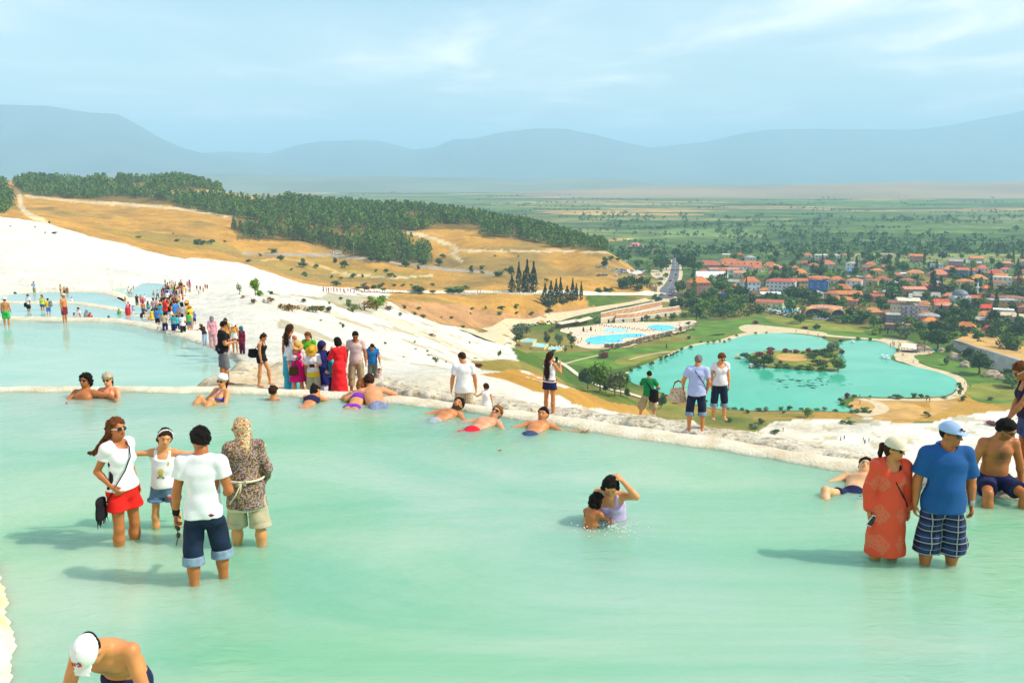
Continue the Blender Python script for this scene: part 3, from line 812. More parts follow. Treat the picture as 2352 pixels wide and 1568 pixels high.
def lfc(pts,size,tones,seed,blossom=None,flat=.35):
 r=np.random.default_rng(seed)
 n=len(pts)
 a=r.normal(size=(n,3));a[:,2]*=(1+flat);a/=np.linalg.norm(a,axis=1,keepdims=True)
 b=np.cross(a,r.normal(size=(n,3)));b/=np.linalg.norm(b,axis=1,keepdims=True)
 c=np.cross(a,b)
 s=size*r.uniform(.6,1.3,(n,1))
 v=np.stack([pts+b*s,pts+c*s*.8,pts-b*s,pts-c*s*.7],1).reshape(-1,3)
 f=np.arange(n*4).reshape(-1,4)
 t=np.repeat(tones,4)
 g=np.repeat(blossom if blossom is not None else np.zeros(n),4)
 return v,f,np.c_[t,g,t*0]
def crown_points(n,R,H,seed,clumps=11,base=.0,shape='round'):
 r=np.random.default_rng(seed)
 pts,ton=[],[]
 cs=[]
 for _ in range(clumps):
  d=r.normal(size=3);d/=np.linalg.norm(d)
  q=r.uniform(.25,.75)
  cs.append((d[0]*R*q,d[1]*R*q,base+H*(.46+.34*d[2]*(.45+q*.7)),r.uniform(.36,.58)))
 per=n//clumps+1
 for cx,cy_,cz,cr in cs:
  d=r.normal(size=(per,3));d/=np.linalg.norm(d,axis=1,keepdims=True)
  rad=cr*(r.random((per,1))**.35)
  p=np.c_[d[:,:1]*R*rad,d[:,1:2]*R*rad,d[:,2:]*H*.42*rad]+(cx,cy_,cz)
  pts.append(p);ton.append(np.clip(r.normal(r.uniform(.25,.75),.22,per),0,1))
 return np.concatenate(pts),np.concatenate(ton)
def trunk_mesh(h,r0,seed,limbs=5,R=2.0,bare=.35):
 r=random.Random(seed)
 mb=MB()
 top=(r.uniform(-.2,.2),r.uniform(-.2,.2),h*.72)
 mid=(r.uniform(-.15,.15),r.uniform(-.15,.15),h*bare)
 mb.tube([(0,0,-.4),(0,0,h*.1),mid,top],[r0*1.3,r0,r0*.75,r0*.3],7)
 for k in range(limbs):
  an=2*math.pi*(k+r.random()*.6)/limbs
  e=(math.cos(an)*R*.62,math.sin(an)*R*.62,h*r.uniform(.5,.82))
  s=(mid[0],mid[1],h*(bare+.08*r.random()))
  m_=tuple((s[i]+e[i])/2+(0,0,h*.04)[i]for i in range(3))
  mb.tube([s,m_,e],[r0*.5,r0*.33,r0*.12],5)
 return mb
TREES={}
def mktr(key,kind,h,R,n,size,seed,clumps=11,bare=.28,leaf='mid',name='broadleaf_tree'):
 """one tree of a kind, as an Empty with crown and trunk; kept aside as the pattern the copies are made from"""
 pts,ton=crown_points(n,R,h*(1-bare*.75),seed,clumps,h*bare*.75)
 bl=None
 if leaf=='oleander':
  r=np.random.default_rng(seed+5);bl=(r.random(len(pts))<.62).astype(float)
 v,f,c=lfc(pts,size,ton,seed,bl)
 root=empty(name)
 o=mobj('crown',v,f,LEAF[leaf],root);add_attr(o,'leaf',c)
 trunk_mesh(h,h*.028,seed,5,R,bare).build('trunk',BARK,root,True)
 TREES[key]=[root,False,h]
 return root
def make_spire(key,h,R,n,size,seed,leaf='cypress',name='cypress_tree',power=1.0,bare=.04):
 r=np.random.default_rng(seed)
 t=r.random(n)**.8
 prof=np.sin(np.clip(t*1.06+.04,0,1)**.62*math.pi)**power
 an=r.random(n)*2*math.pi
 rr=R*prof*(r.random(n)**.3)*(1+.22*np.sin(an*3+t*9+seed))
 pts=np.c_[rr*np.cos(an),rr*np.sin(an),h*(bare+t*(1-bare))]
 ton=np.clip(r.normal(.45,.25,n),0,1)
 v,f,c=lfc(pts,size,ton,seed)
 root=empty(name)
 o=mobj('crown',v,f,LEAF[leaf],root);add_attr(o,'leaf',c)
 MB().tube([(0,0,-.4),(0,0,h*.3),(0,0,h*.85)],[h*.02,h*.015,h*.004],6).build('trunk',BARK,root,True)
 TREES[key]=[root,False,h]
 return root
def pine_points(h,R,n,seed):
 r=np.random.default_rng(seed)
 t=r.random(n)**1.15
 tiers=np.floor(t*8)/8+r.random(n)*.09
 rr=R*(1-tiers)**.72*(.45+.55*r.random(n)**.5)+.12
 an=r.random(n)*2*math.pi
 ln=1+.25*np.sin(an*2+seed)
 return np.c_[rr*np.cos(an)*ln,rr*np.sin(an)*ln,h*(.16+tiers*.84)],np.clip(r.normal(.45,.28,n),0,1)
PINES=[]
for k in range(5):
 pts,ton=pine_points(10.5,2.6+.3*(k%3),150,70+k)
 v,f,c=lfc(pts,.62,ton,70+k)
 mb=MB().tube([(0,0,-.6),(0,0,4),(0,0,9.2)],[.24,.17,.05],5)
 nv=len(v)
 me_v=np.r_[v,np.array(mb.v)]
 faces=[tuple(q)for q in f]+[tuple(i+nv for i in q)for q in mb.f]
 o=mobj('pine_tree',me_v,faces,[LEAF['pine'],BARK],fmat=[0]*len(f)+[1]*len(mb.f))
 add_attr(o,'leaf',np.r_[c,np.zeros((len(mb.v),3))])
 PINES.append((o,v,f,c))
mktr('big_a','b',10,4.6,1300,.42,1,16,.25,'mid');mktr('big_b','b',10,4.0,1200,.42,2,15,.25,'dark')
mktr('big_c','b',10,4.8,1300,.45,3,15,.20,'olive');mktr('big_d','b',10,3.6,1000,.42,4,12,.30,'bright')
for q,lf in(('dark','dark'),('mid','mid'),('bright','bright'),('olive','olive')):
 for k in range(3):
  mktr(f'{q}{k}','v',9,3.4+.5*k,360,.66,20+k*7+len(q),10,.10,lf)
make_spire('cyp0',16,2.3,700,.50,31);make_spire('cyp1',16,1.7,600,.48,33)
make_spire('pop0',16,2.1,420,.62,35,'mid','poplar_tree',.7);make_spire('pop1',16,2.4,420,.62,36,'dark','poplar_tree',.7)
for k in range(3):
 mktr(f'shrub{k}','s',2.2,1.55,260,.24,50+k,7,.02,('mid','dark','mid')[k],'shrub')
 mktr(f'olshrub{k}','s',2.2,1.4,220,.22,60+k,7,.02,'olive','shrub')
 mktr(f'oleander{k}','s',3.0,1.8,420,.24,65+k,8,.02,'oleander','oleander_bush')
mktr('dryshrub0','s',1.6,1.2,170,.18,81,6,.02,'dry','shrub')
mktr('sapling','s',4.2,1.0,150,.17,83,9,.2,'mid','sapling')
def plant(key,p,h,label,cat='tree',group=None,wide=1.0,rz=None):
 root,used,h0=TREES[key]
 s=h/h0
 sc3=(s*wide,s*wide,s)
 rz=random.uniform(0,6.28)if rz is None else rz
 if not used:
  TREES[key][1]=True
  root.location=p;root.scale=sc3;root.rotation_euler=(0,0,rz)
  return tag(root,label,cat,group)
 r=dup(root,p,rz,label,group,sc3)
 r['category']=cat
 if not group and 'group' in r:del r['group']
 return r
cumlow=np.minimum.accumulate(np.where(np.isfinite(py_),py_,1e9),axis=0)
def sample_zone(kind,n,ymin,ymax,seed,thin=None):
 r=np.random.default_rng(seed)
 out=[]
 tries=0
 while len(out)<n and tries<60:
  tries+=1
  m=20000
  yy=np.sqrt(r.random(m)*(ymax**2-ymin**2)+ymin**2)
  aa=r.uniform(-.62,.62,m)
  xx=aa*yy
  jx_=np.clip(((aa+AMAX)/(2*AMAX)*(NA-1)).round().astype(int),0,NA-1)
  iy_=np.clip(np.interp(np.log(yy),_L,np.arange(len(_L))).round().astype(int),0,len(_L)-1)
  ok=zone[iy_,jx_]==kind
  top=project(xx,yy,GZ[iy_,jx_]+8)[1]
  ok&=top<cumlow[iy_,jx_]+4
  ok&=fbm(xx*.018,yy*.018,3)>.36
  for i in np.nonzero(ok)[0]:
   out.append((xx[i],yy[i]))
 return np.array(out[:n])
fpts=sample_zone(FOREST,6000,640,1700,5)
fz=ground(fpts[:,0],fpts[:,1])
order=np.argsort(fpts[:,1]-np.random.default_rng(3).random(len(fpts))*6)
fpts,fz=fpts[order],fz[order]
PINE_GROUP='pines of the hillside forest'
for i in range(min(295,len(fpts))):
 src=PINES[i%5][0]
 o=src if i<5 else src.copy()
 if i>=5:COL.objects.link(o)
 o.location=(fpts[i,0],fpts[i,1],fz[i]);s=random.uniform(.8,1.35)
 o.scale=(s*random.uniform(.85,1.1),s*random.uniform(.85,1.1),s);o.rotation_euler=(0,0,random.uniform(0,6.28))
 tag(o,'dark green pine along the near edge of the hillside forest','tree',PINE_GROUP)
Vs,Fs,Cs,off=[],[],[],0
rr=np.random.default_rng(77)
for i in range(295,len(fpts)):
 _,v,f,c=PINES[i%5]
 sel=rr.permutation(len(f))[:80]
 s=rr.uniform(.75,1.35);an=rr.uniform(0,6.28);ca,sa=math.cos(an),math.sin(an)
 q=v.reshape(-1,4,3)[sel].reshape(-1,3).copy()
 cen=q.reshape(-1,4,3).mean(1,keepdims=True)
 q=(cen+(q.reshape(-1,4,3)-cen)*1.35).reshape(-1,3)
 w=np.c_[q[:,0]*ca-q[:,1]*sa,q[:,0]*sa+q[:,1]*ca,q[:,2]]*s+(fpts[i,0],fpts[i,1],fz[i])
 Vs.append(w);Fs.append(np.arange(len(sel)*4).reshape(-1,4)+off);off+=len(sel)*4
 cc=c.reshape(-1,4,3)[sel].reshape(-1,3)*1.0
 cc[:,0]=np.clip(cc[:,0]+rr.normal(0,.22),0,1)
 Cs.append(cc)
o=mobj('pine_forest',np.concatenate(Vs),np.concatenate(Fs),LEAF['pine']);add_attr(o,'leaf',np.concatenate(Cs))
tag(o,kind='stuff')
r=np.random.default_rng(91)
Vs,Fs,Cs,off=[],[],[],0
def grove(x,y,h,n=14):
 global off
 p=r.normal(size=(n,3));p/=np.linalg.norm(p,axis=1,keepdims=True)
 p=p*(h*.55,h*.55,h*.42)*(r.random((n,1))**.4)+(x,y,Z_LOW+h*.45)
 v,f,c=lfc(p,h*.24,np.clip(r.normal(.4,.25,n),0,1),int(r.integers(1e6)))
 Vs.append(v);Fs.append(f+off);Cs.append(c);off+=len(v)
for _ in range(150):
 y=math.exp(r.uniform(math.log(1080),math.log(5200)));a=r.uniform(-.25,.62);x=a*y
 k=int(r.integers(5,16));dirn=r.normal(0,.25)+(0 if r.random()<.8 else 1.3)
 for j in range(k):
  d=(j-k/2)*r.uniform(7,13)
  grove(x+d*math.cos(dirn)+r.normal(0,3),y+d*math.sin(dirn)+r.normal(0,5),r.uniform(4,8))
for cx_,cy2,sx_,sy_,nn in((2120,560,260,6,130),(1500,585,60,5,40),(1800,578,260,5,130),(2250,575,160,6,110),(1650,520,120,4,50),(2100,505,220,4,90),(1450,500,120,5,50),(1900,540,200,5,70)):
 for _ in range(nn):
  p=low(cx_+r.normal(0,sx_),cy2+r.normal(0,sy_))
  if p.y>900:grove(p.x,p.y,r.uniform(6,12))
o=mobj('plain_groves',np.concatenate(Vs),np.concatenate(Fs),leaf_mat('leaf_far',((.05,.11,.03),(.10,.18,.045))));add_attr(o,'leaf',np.concatenate(Cs))
tag(o,kind='stuff')
# ==========================================================
from mathutils.geometry import delaunay_2d_cdt
def drape(name,poly,dz,m,flat=True,step=None,smooth_it=2,zfix=None):
 pts=smp(poly,smooth_it)if smooth_it else poly
 if flat:
  w=[low(a,b)for a,b in pts]
  xy=[(p.x,p.y)for p in w]
 else:
  w=[ongr(a,b)for a,b in pts];xy=[(p.x,p.y)for p in w]
 xy=np.array(xy)
 if step:
  gx3,gy3=np.meshgrid(np.arange(xy[:,0].min(),xy[:,0].max(),step),np.arange(xy[:,1].min(),xy[:,1].max(),step))
  ins=in_poly(gx3,gy3,[tuple(q)for q in xy])
  inner=np.c_[gx3[ins],gy3[ins]]
 else:inner=np.zeros((0,2))
 n=len(xy)
 allp=[Vector(q)for q in np.r_[xy,inner]]
 res=delaunay_2d_cdt(allp,[(i,(i+1)%n)for i in range(n)],[],1,1e-4)
 vs_=np.array([(q.x,q.y)for q in res[0]])
 zz=np.full(len(vs_),Z_LOW+dz)if flat else ground(vs_[:,0],vs_[:,1])+dz
 fs=[]
 for t3 in res[2]:
  a,b,c=(vs_[k]for k in t3[:3])
  fs.append(t3 if(b[0]-a[0])*(c[1]-a[1])-(b[1]-a[1])*(c[0]-a[0])>0 else t3[::-1])
 return tag(mobj(name,np.c_[vs_,zz],fs,m),kind='structure')
LAKE=[(1443,858),(1444,852),(1470,842),(1510.6,827.7),(1545,812),(1579.5,797.7),(1620,789),(1657,788),(1690,777),(1716,769),(1787,765),(1840,768),(1893.6,776.6),(1902,787),(1932,787),(1952.6,781),(2009,782.6),(2035,790),(2053,796),(2065,806),(2044,821),(2050,830),(2100,842),(2159,856),(2185,866),(2198,874),(2201,886),(2189,904),(2159,912.5),(2070,914),(1952,911),(1936,917),(1928,927),(1945,938),(1995,945),(1945,948),(1864,943),(1746,944.5),(1669,941.7),(1625,937),(1570,921),(1533,908),(1480,890),(1445,878)]
M_LAKE=wmat('lake_water',(.040,.38,.225),(.080,.47,.295),1.0,.12,.012,.12,.5,spec=.35)
M_PATH=mat('path_earth',(.60,.48,.29),.95,.15,.4,coord='Object')
M_PAVE=mat('pale_paving',(.70,.63,.47),.9,.1,.5)
M_GRASS=mat('lawn_grass',(.095,.19,.012),.95,.38,.09,detail=8)
M_LAWN2=mat('dry_lawn',(.21,.22,.022),.95,.35,.09,detail=8)
M_HAY=mat('hay_field',(.52,.30,.08),.95,.22,.12,detail=8)
M_ASPH=mat('asphalt',(.13,.13,.14),.9,.15,.3)
drape('lawn',[(1500,905),(1560,935),(1650,955),(1560,952),(1470,930)],.04,M_LAWN2)
def ribbon(name,pts,w,dz,m,flat=True,it=2):
 q=smp(pts,it,False)
 c=np.array([tuple((low(a,b)if flat else ongr(a,b))[:2])for a,b in q])
 tg=np.gradient(c,axis=0);tg/=np.maximum(np.linalg.norm(tg,axis=1,keepdims=True),1e-6)
 nm=np.c_[-tg[:,1],tg[:,0]]
 ws=np.asarray(w,float)
 ws=np.interp(np.linspace(0,1,len(c)),np.linspace(0,1,len(ws)),ws)[:,None]/2 if ws.ndim else np.full((len(c),1),w/2)
 cols_=2 if flat else 4
 rows=[]
 for s in np.linspace(-1,1,cols_):
  xy=c+nm*ws*s
  z=np.full(len(c),Z_LOW+dz)if flat else ground(xy[:,0],xy[:,1])+dz
  rows.append(np.c_[xy,z])
 rows=rows[::-1]
 return strip(name,rows,m)
drape('lawn',[(1190,808),(1290,812),(1420,800),(1560,790),(1600,775),(1680,762),(1640,790),(1580,790),(1500,820),(1440,845),(1390,850),(1320,840),(1250,820)],.04,M_GRASS)
drape('lawn',[(1400,828),(1470,812),(1560,800),(1480,830),(1440,845)],.08,M_LAWN2)
drape('lawn',[(1590,740),(1700,735),(1760,720),(1880,740),(1960,760),(2050,780),(1950,772),(1880,764),(1790,758),(1700,764),(1600,775),(1570,762)],.04,M_GRASS)
drape('lawn',[(1740,725),(1840,725),(1960,752),(2000,765),(1890,758),(1790,748)],.08,M_LAWN2)
drape('lawn',[(2090,810),(2160,812),(2240,850),(2330,870),(2352,905),(2330,928),(2230,925),(2215,880),(2180,852),(2110,832)],.04,M_GRASS)
drape('lawn',[(2215,880),(2330,880),(2360,920),(2220,918)],.08,M_LAWN2)
drape('hay_field',[(1955,918),(2060,918),(2130,935),(2120,962),(2050,966),(1985,955),(1945,935)],.05,M_HAY)
drape('hay_field',[(2130,918),(2220,922),(2150,950),(2130,966),(2140,940)],.05,M_HAY)
ribbon('footpath',[(1438,858),(1500,834),(1570,801),(1610,788),(1655,786),(1712,766),(1787,762),(1850,763),(1900,771),(1960,776),(2015,780),(2045,787),(2080,803),(2066,820),(2110,841),(2165,854),(2204,868),(2212,890),(2200,910),(2150,920),(2000,917)],[3,3,4,6,9,9,7,6,7,8,6,5,4,4,4],.12,M_PATH)
drape('plaza',[(1690,752),(1720,744),(1780,750),(1850,757),(1905,765),(1895,774),(1840,766),(1787,763),(1716,767)],.16,M_PATH)
drape('plaza',[(2010,778),(2060,776),(2150,800),(2140,815),(2090,815),(2120,835),(2070,832),(2052,826),(2068,808),(2050,793)],.16,M_PATH)
ribbon('footpath',[(1270,825),(1300,840),(1335,868),(1390,893),(1450,905),(1520,930)],2.4,.35,M_PAVE,flat=False)
ribbon('footpath',[(1290,838),(1330,826),(1380,815)],1.6,.14,M_PATH)
ribbon('footpath',[(1445,826),(1500,812),(1560,806)],1.5,.14,M_PATH)
ribbon('footpath',[(1970,953),(2030,944),(2020,926),(1975,916)],[9,6,5,4],.12,M_PATH)
lake=drape('lake',LAKE,.20,M_LAKE)
RD=[r5(1760,430),r5(1750,620),r5(1730,760),r5(1700,900),r5(1630,1030),r5(1560,1130),r5(1600,1230),r5(1500,1330)]
ribbon('road',[r5(1650,440),r5(1680,620),r5(1690,780),r5(1640,920),r5(1560,1050),r5(1500,1170),r5(1480,1260),r5(1530,1400)],20,.10,M_PATH)
ribbon('road',RD,[8,8.5,8.5,9,10,13,13,11],.16,M_ASPH)
M_LINE=mat('road_paint',(.78,.77,.72),.8,.05)
for k in range(13):
 t0=k/13.0
 seg=np.array(RD[:6]);s_=np.linspace(0,1,6)
 a_=[(np.interp(t0,s_,seg[:,0]),np.interp(t0,s_,seg[:,1])),(np.interp(t0+.03,s_,seg[:,0]),np.interp(t0+.03,s_,seg[:,1]))]
 ribbon('road_marking',a_,.25,.22,M_LINE,it=0)
ribbon('walkway',[(820,667),(884,670),(950,672),(1030,672),(1110,672),(1190,672),(1245,673),(1345,674),(1400,676),(1450,677),(1500,674),(1530,676)],7,.5,M_PAVE,flat=False)
ribbon('dirt_road',[(1120,762),(1165,752),(1240,738),(1320,722),(1400,706),(1450,698),(1490,689)],[10,9,8,8,7,6],.5,M_PATH,flat=False)
ribbon('dirt_road',[(1100,776),(1150,772),(1180,762),(1200,752)],[20,16,9,7],.6,M_PATH,flat=False)
drape('car_park',[r5(430,720),r5(650,690),r5(900,690),r5(1080,700),r5(1060,760),r5(900,800),r5(700,760),r5(450,745)],.3,M_PAVE,flat=False)
drape('car_park',[r5(1190,700),r5(1400,690),r5(1540,900),r5(1350,900),r5(1210,830)],.3,M_PATH,flat=False)
# ==========================================================
def put(zf,key,x,y,hz,label,cat='tree',group=None,widez=None,f0=40,kz=1.0):
 P=zf(x,y)
 p=ongr(P[0],P[1],f0)
 h=mtr(zf,hz,p)
 wide=1.0
 if widez:
  h0=TREES[key][2]
  bb=[v for ch in TREES[key][0].children for v in ch.bound_box]if TREES[key][0].children else None
  if bb:
   w0=max(v[0]for v in bb)-min(v[0]for v in bb)
   wide=mtr(zf,widez,p)/(w0*h/h0)
 return plant(key,p,h,label,cat,group,wide)
G_LAKE='trees between the white slope and the lake'
for k,(x,y,h,w,key,lab)in enumerate([(825,522,300,250,'big_a','tall dark tree with a broad crown, left of the pair below the white slope'),(700,500,230,170,'big_b','low leafy tree at the left end of the grove below the white slope'),(880,548,150,80,'big_b','slim young tree in front of the grove by the footpath'),(972,572,300,210,'big_c','wide tree with two stems, right of the grove beside the turquoise lake'),(1030,560,250,160,'big_a','leafy tree at the lake end of the grove'),(1096,597,120,66,'big_b','small round tree right of the grove near the lake shore'),(1432,695,150,100,'big_b','dense tree just behind the man in the green shirt'),(1590,642,55,70,'shrub1','low dark bush on straw grass left of the man in pale blue shirt')]):
 put(z5,key,x,y,h,lab,'tree' if h>60 else 'shrub',G_LAKE,w)
G_R='trees on the bank right of the lake'
for x,y,h,w,key,lab in[(825,520,400,420,'big_b','huge dark tree behind the lake pavilion'),(590,410,240,240,'big_a','dark tree left behind the brown pavilion roof'),(250,335,290,300,'big_c','grey green tree left of the lake pavilion'),(1500,410,200,120,'big_b','small dark tree on the straw field above the stone wall'),(1570,485,160,180,'mid1','round olive green tree on the rim of the stone wall'),(2050,640,450,430,'big_a','big tree with several stems above the stone wall'),(2262,700,160,100,'mid0','slim young tree at the far right above the stone wall'),(1800,575,160,120,'mid2','lopsided small tree beside the big one above the wall'),(1360,720,250,290,'big_b','dark tree hugging the grey stone wall'),(1560,950,430,420,'big_b','massive dark tree at the foot of the grey wall'),(1790,755,150,190,'dark1','low dark tree half way along the grey wall'),(2030,830,110,150,'bright0','pale green bush against the grey wall'),(2040,960,120,200,'dark2','dark bush below the pale one at the grey wall'),(2150,1190,250,420,'big_a','wide dark tree at the right edge above the shore meadow'),(985,795,180,130,'olive0','thin grey green tree alone on the shore lawn'),(1110,320,130,250,'bright1','bright green tree beside the parked cars'),(275,318,55,90,'bright2','little bright round bush left of the pavilion'),(1010,560,120,110,'dark0','dark bush under the huge tree by the pavilion'),(2290,250,260,300,'dark2','dark tree at the right picture edge behind the stone wall')]:
 put(r6,key,x,y,h,lab,'tree',G_R,w,200)
for x,y,h,w,key,lab in[(1187,166,66,64,'bright0','bright green ball shaped tree on the far lake lawn'),(1231,160,70,16,'cyp0','slim cypress left of a pair on the far lake lawn'),(1291,157,78,18,'cyp1','slim cypress right of a pair on the far lake lawn'),(612,78,86,95,'big_b','dark tree on the lawn above the plaza'),(735,132,60,60,'dark1','small dark tree at the corner of the plaza'),(1390,175,130,120,'big_c','grey tree in front of the salmon house'),(665,806,88,72,'big_d','lone round green tree on the near shore'),(310,852,48,70,'mid0','squat tree on straw grass near the white flats')]:
 put(z6,key,x,y,h,lab,'tree',None,w,150)
GS='bushes along the lake shore'
sh=[(260,893,40,100),(410,928,38,80),(65,840,40,50),(200,770,30,40),(480,772,28,34),(940,852,30,60),(1005,855,30,70),(290,755,26,60),(350,757,42,60),(460,748,30,50),(525,748,42,50),(620,745,22,40),(800,752,32,60),(880,756,18,50),(740,748,18,50),(160,745,18,40),(90,742,18,60),(1030,645,22,50),(1155,645,14,24),(1380,660,40,92),(1310,658,20,40),(1495,657,52,52),(1556,655,40,46),(1602,656,30,44),(1850,640,60,50),(1860,600,60,46),(1845,560,36,44),(1880,675,50,54),(1735,660,18,70),(925,690,46,50),(945,712,34,60),(1000,728,28,50),(1060,770,40,70),(1110,765,46,80),(1150,770,26,40),(1010,768,26,50),(1370,305,44,44),(930,222,26,40),(1060,200,24,50),(1155,205,24,40),(800,192,20,34),(60,205,20,34),(20,222,20,30),(120,175,18,30),(270,155,18,40),(350,150,14,30),(2090,670,30,50),(1590,790,40,50),(1610,805,30,50)]
words_=['at the straw shore below the couple','on the near lake bank','by the sandy spit','under the shore path','at the right end of the lake','along the far shore']
for i,(x,y,h,w)in enumerate(sh):
 put(z6,f'shrub{i % 3}' if i%4 else f'olshrub{i % 3}',x,y,h,'green bush on the waterline of the turquoise lake','shrub',GS,w,150)
for x,y,h,w,lab in[(970,655,50,50,'red flowering oleander at the tip of the sandy spit'),(265,82,36,52,'dark red oleander at the left end of the plaza'),(655,118,26,60,'low reddish bush on the plaza edge'),(1190,165,20,40,'small reddish bush by the bright round tree')]:
 put(z6,'oleander0',x,y,h,lab,'bush',None,w,150)
for x,y,h,w,lab in[(860,190,80,110,'red oleander on the lawn in front of the resort'),(1730,92,40,50,'reddish oleander where the path meets the lake')]:
 put(z5,'oleander1',x,y,h,lab,'bush',None,w,150)
for i,(x,y,h,w)in enumerate([(1130,325,40,60),(1215,295,34,60),(1340,270,60,80),(1430,215,50,60),(1480,200,50,50),(1530,180,40,40),(1560,165,40,36),(1590,150,40,36),(1640,120,46,50),(1830,40,26,40),(1905,45,30,36),(1960,40,32,40),(2020,30,28,34),(1480,570,20,40),(1530,578,20,34),(1570,585,20,34),(1870,640,40,60),(2100,700,20,60),(2180,705,24,40),(2250,712,20,50),(2300,740,44,44),(2120,820,40,50),(2340,880,40,50),(1400,520,60,60),(1450,560,30,40)]):
 put(z5,f'shrub{i % 3}',x,y,h,'green bush on the waterline of the turquoise lake','shrub',GS,w,150)
isl=[(1716,816),(1724,832),(1745,842),(1800,848),(1860,851),(1908,855),(1938,846),(1936,826),(1918,818),(1940,806),(1915,796),(1880,804),(1830,808),(1780,806),(1745,808)]
drape('island',isl,.42,M_LAWN2)
drape('hay_field',[(1782,815),(1846,815),(1856,829),(1842,832),(1796,831),(1783,825)],.55,M_HAY)
GI='bushes round the lake island'
for i,(x,y,h,w,key,lab)in enumerate([(200,355,62,100,'shrub1','dark bush at the left tip of the island'),(235,375,60,90,'shrub1','dark bush on the left shore of the island'),(290,335,50,72,'oleander0','red oleander on the left of the island'),(380,290,46,66,'oleander1','red oleander at the back left of the island'),(378,325,50,70,'oleander2','red oleander left of the hay patch on the island'),(490,306,44,60,'oleander0','round red oleander behind the hay patch'),(535,306,30,30,'shrub0','small green bush between two oleanders on the island'),(580,310,50,58,'oleander1','round red oleander right behind the hay patch'),(635,312,26,50,'shrub2','low green bush at the back of the island'),(676,306,46,56,'oleander2','darker oleander at the back right of the island'),(735,305,34,70,'shrub1','dark green bush at the right back of the island'),(790,320,60,110,'shrub1','broad dark bush beside the willow on the island'),(700,350,50,100,'shrub1','dark bush right of the hay patch'),(860,318,122,135,'big_c','willow like grey green tree on the island'),(935,318,46,46,'oleander0','red oleander at the right tip of the island'),(330,415,112,150,'big_b','rounded green tree at the front left of the island'),(440,422,44,90,'shrub0','green bush at the front of the island'),(510,425,44,100,'shrub2','leafy bush at the middle front of the island'),(600,432,44,90,'shrub1','dark bush at the middle front of the island'),(680,438,44,100,'shrub2','leafy bush at the right front of the island'),(460,392,34,40,'oleander2','small oleander at the front of the hay patch'),(770,405,60,130,'shrub1','dark mass of bush on the right of the island'),(795,392,50,70,'oleander1','red oleander at the right end of the hay patch'),(905,445,112,130,'big_a','rounded green tree at the front right of the island'),(790,442,50,120,'shrub0','long green bush at the right front of the island'),(850,340,40,130,'shrub1','dark bush at the foot of the willow'),(260,395,50,90,'shrub1','dark bush at the lower left of the island'),(280,415,30,60,'shrub2','low bush at the lower left shore of the island')]):
 put(z6,key,x,y,h,lab,'bush' if 'bush' in lab or 'oleander' in lab else 'tree',GI,w,150)
rl=np.random.default_rng(5)
mb=MB()
for _ in range(170):
 x=rl.normal(640,150);y=rl.normal(530,28)
 if not(380<x<1050 and 470<y<600)or vnoise(x*.02,y*.06)<.42:continue
 p=low(*z6(x,y));rx,ry=rl.uniform(.5,1.6),rl.uniform(.3,.9)
 n=7;vs_=[(p.x+rx*math.cos(2*math.pi*k/n),p.y+ry*math.sin(2*math.pi*k/n)*2,Z_LOW+.225)for k in range(n)]
 mb.add(vs_,[tuple(range(n))])
tag(mb.build('water_weed',mat('water_weed',(.06,.35,.23),.8,.3,.4)),kind='stuff')
GH='dark bushes on the dry hillside'
hs=[(370,662,40,76),(935,710,60,122),(1020,715,26,50),(1170,714,60,160),(1255,685,30,50),(640,568,22,30),(710,575,34,40),(740,605,40,60),(770,610,22,30),(545,605,26,30),(480,610,40,50),(400,622,26,30),(335,612,26,24),(160,600,26,36),(60,560,20,26),(960,520,60,90),(1075,525,60,70),(925,550,30,36),(840,535,70,70),(610,505,60,60),(660,505,60,60),(720,505,60,60),(1100,475,36,50),(1450,465,16,20),(1607,468,14,18),(1360,552,34,40),(1290,580,70,36),(1470,600,50,76),(1520,560,20,40),(1560,600,90,50),(1365,582,24,36),(1800,640,36,40),(425,545,70,56),(360,510,50,36),(140,540,50,60),(230,545,40,40),(680,660,20,40),(760,665,20,40),(820,668,22,40),(880,665,22,30),(1495,820,26,60),(1595,820,44,40),(1595,855,20,34),(1700,862,30,36),(1290,825,18,34),(1480,862,30,50),(1150,890,22,30),(930,825,24,40),(905,865,20,30),(1230,950,24,36),(1285,858,16,20),(1085,885,16,20),(1810,850,40,60),(1820,810,60,70),(1910,790,34,50),(690,700,30,50),(510,690,26,50),(560,690,36,60),(620,690,40,36),(1385,830,40,26),(1025,665,24,40)]
for i,(x,y,h,w)in enumerate(hs):
 put(zm,f'shrub{(1, 0, 1, 2)[i % 4]}' if h<45 else f'dark{i % 3}',x,y,h*.9,'dark green bush scattered on the straw coloured hillside','shrub',GH,w,420)
for i,(x,y,h,w)in enumerate([(1480,660,50,80),(1520,660,40,60),(1585,655,44,70),(1330,632,20,50),(1690,640,16,30),(1300,580,14,20),(1040,605,14,60),(410,575,16,50),(340,572,12,18),(265,530,12,14),(80,525,12,14),(370,505,30,24),(2050,720,40,70),(2110,780,50,60),(2280,890,36,40),(1950,745,26,30),(1860,790,26,50),(2270,800,50,50)]):
 put(za,f'shrub{i % 3}',x,y,h,'dark green bush scattered on the straw coloured hillside','shrub',GH,w,230 if y<600 else 300)
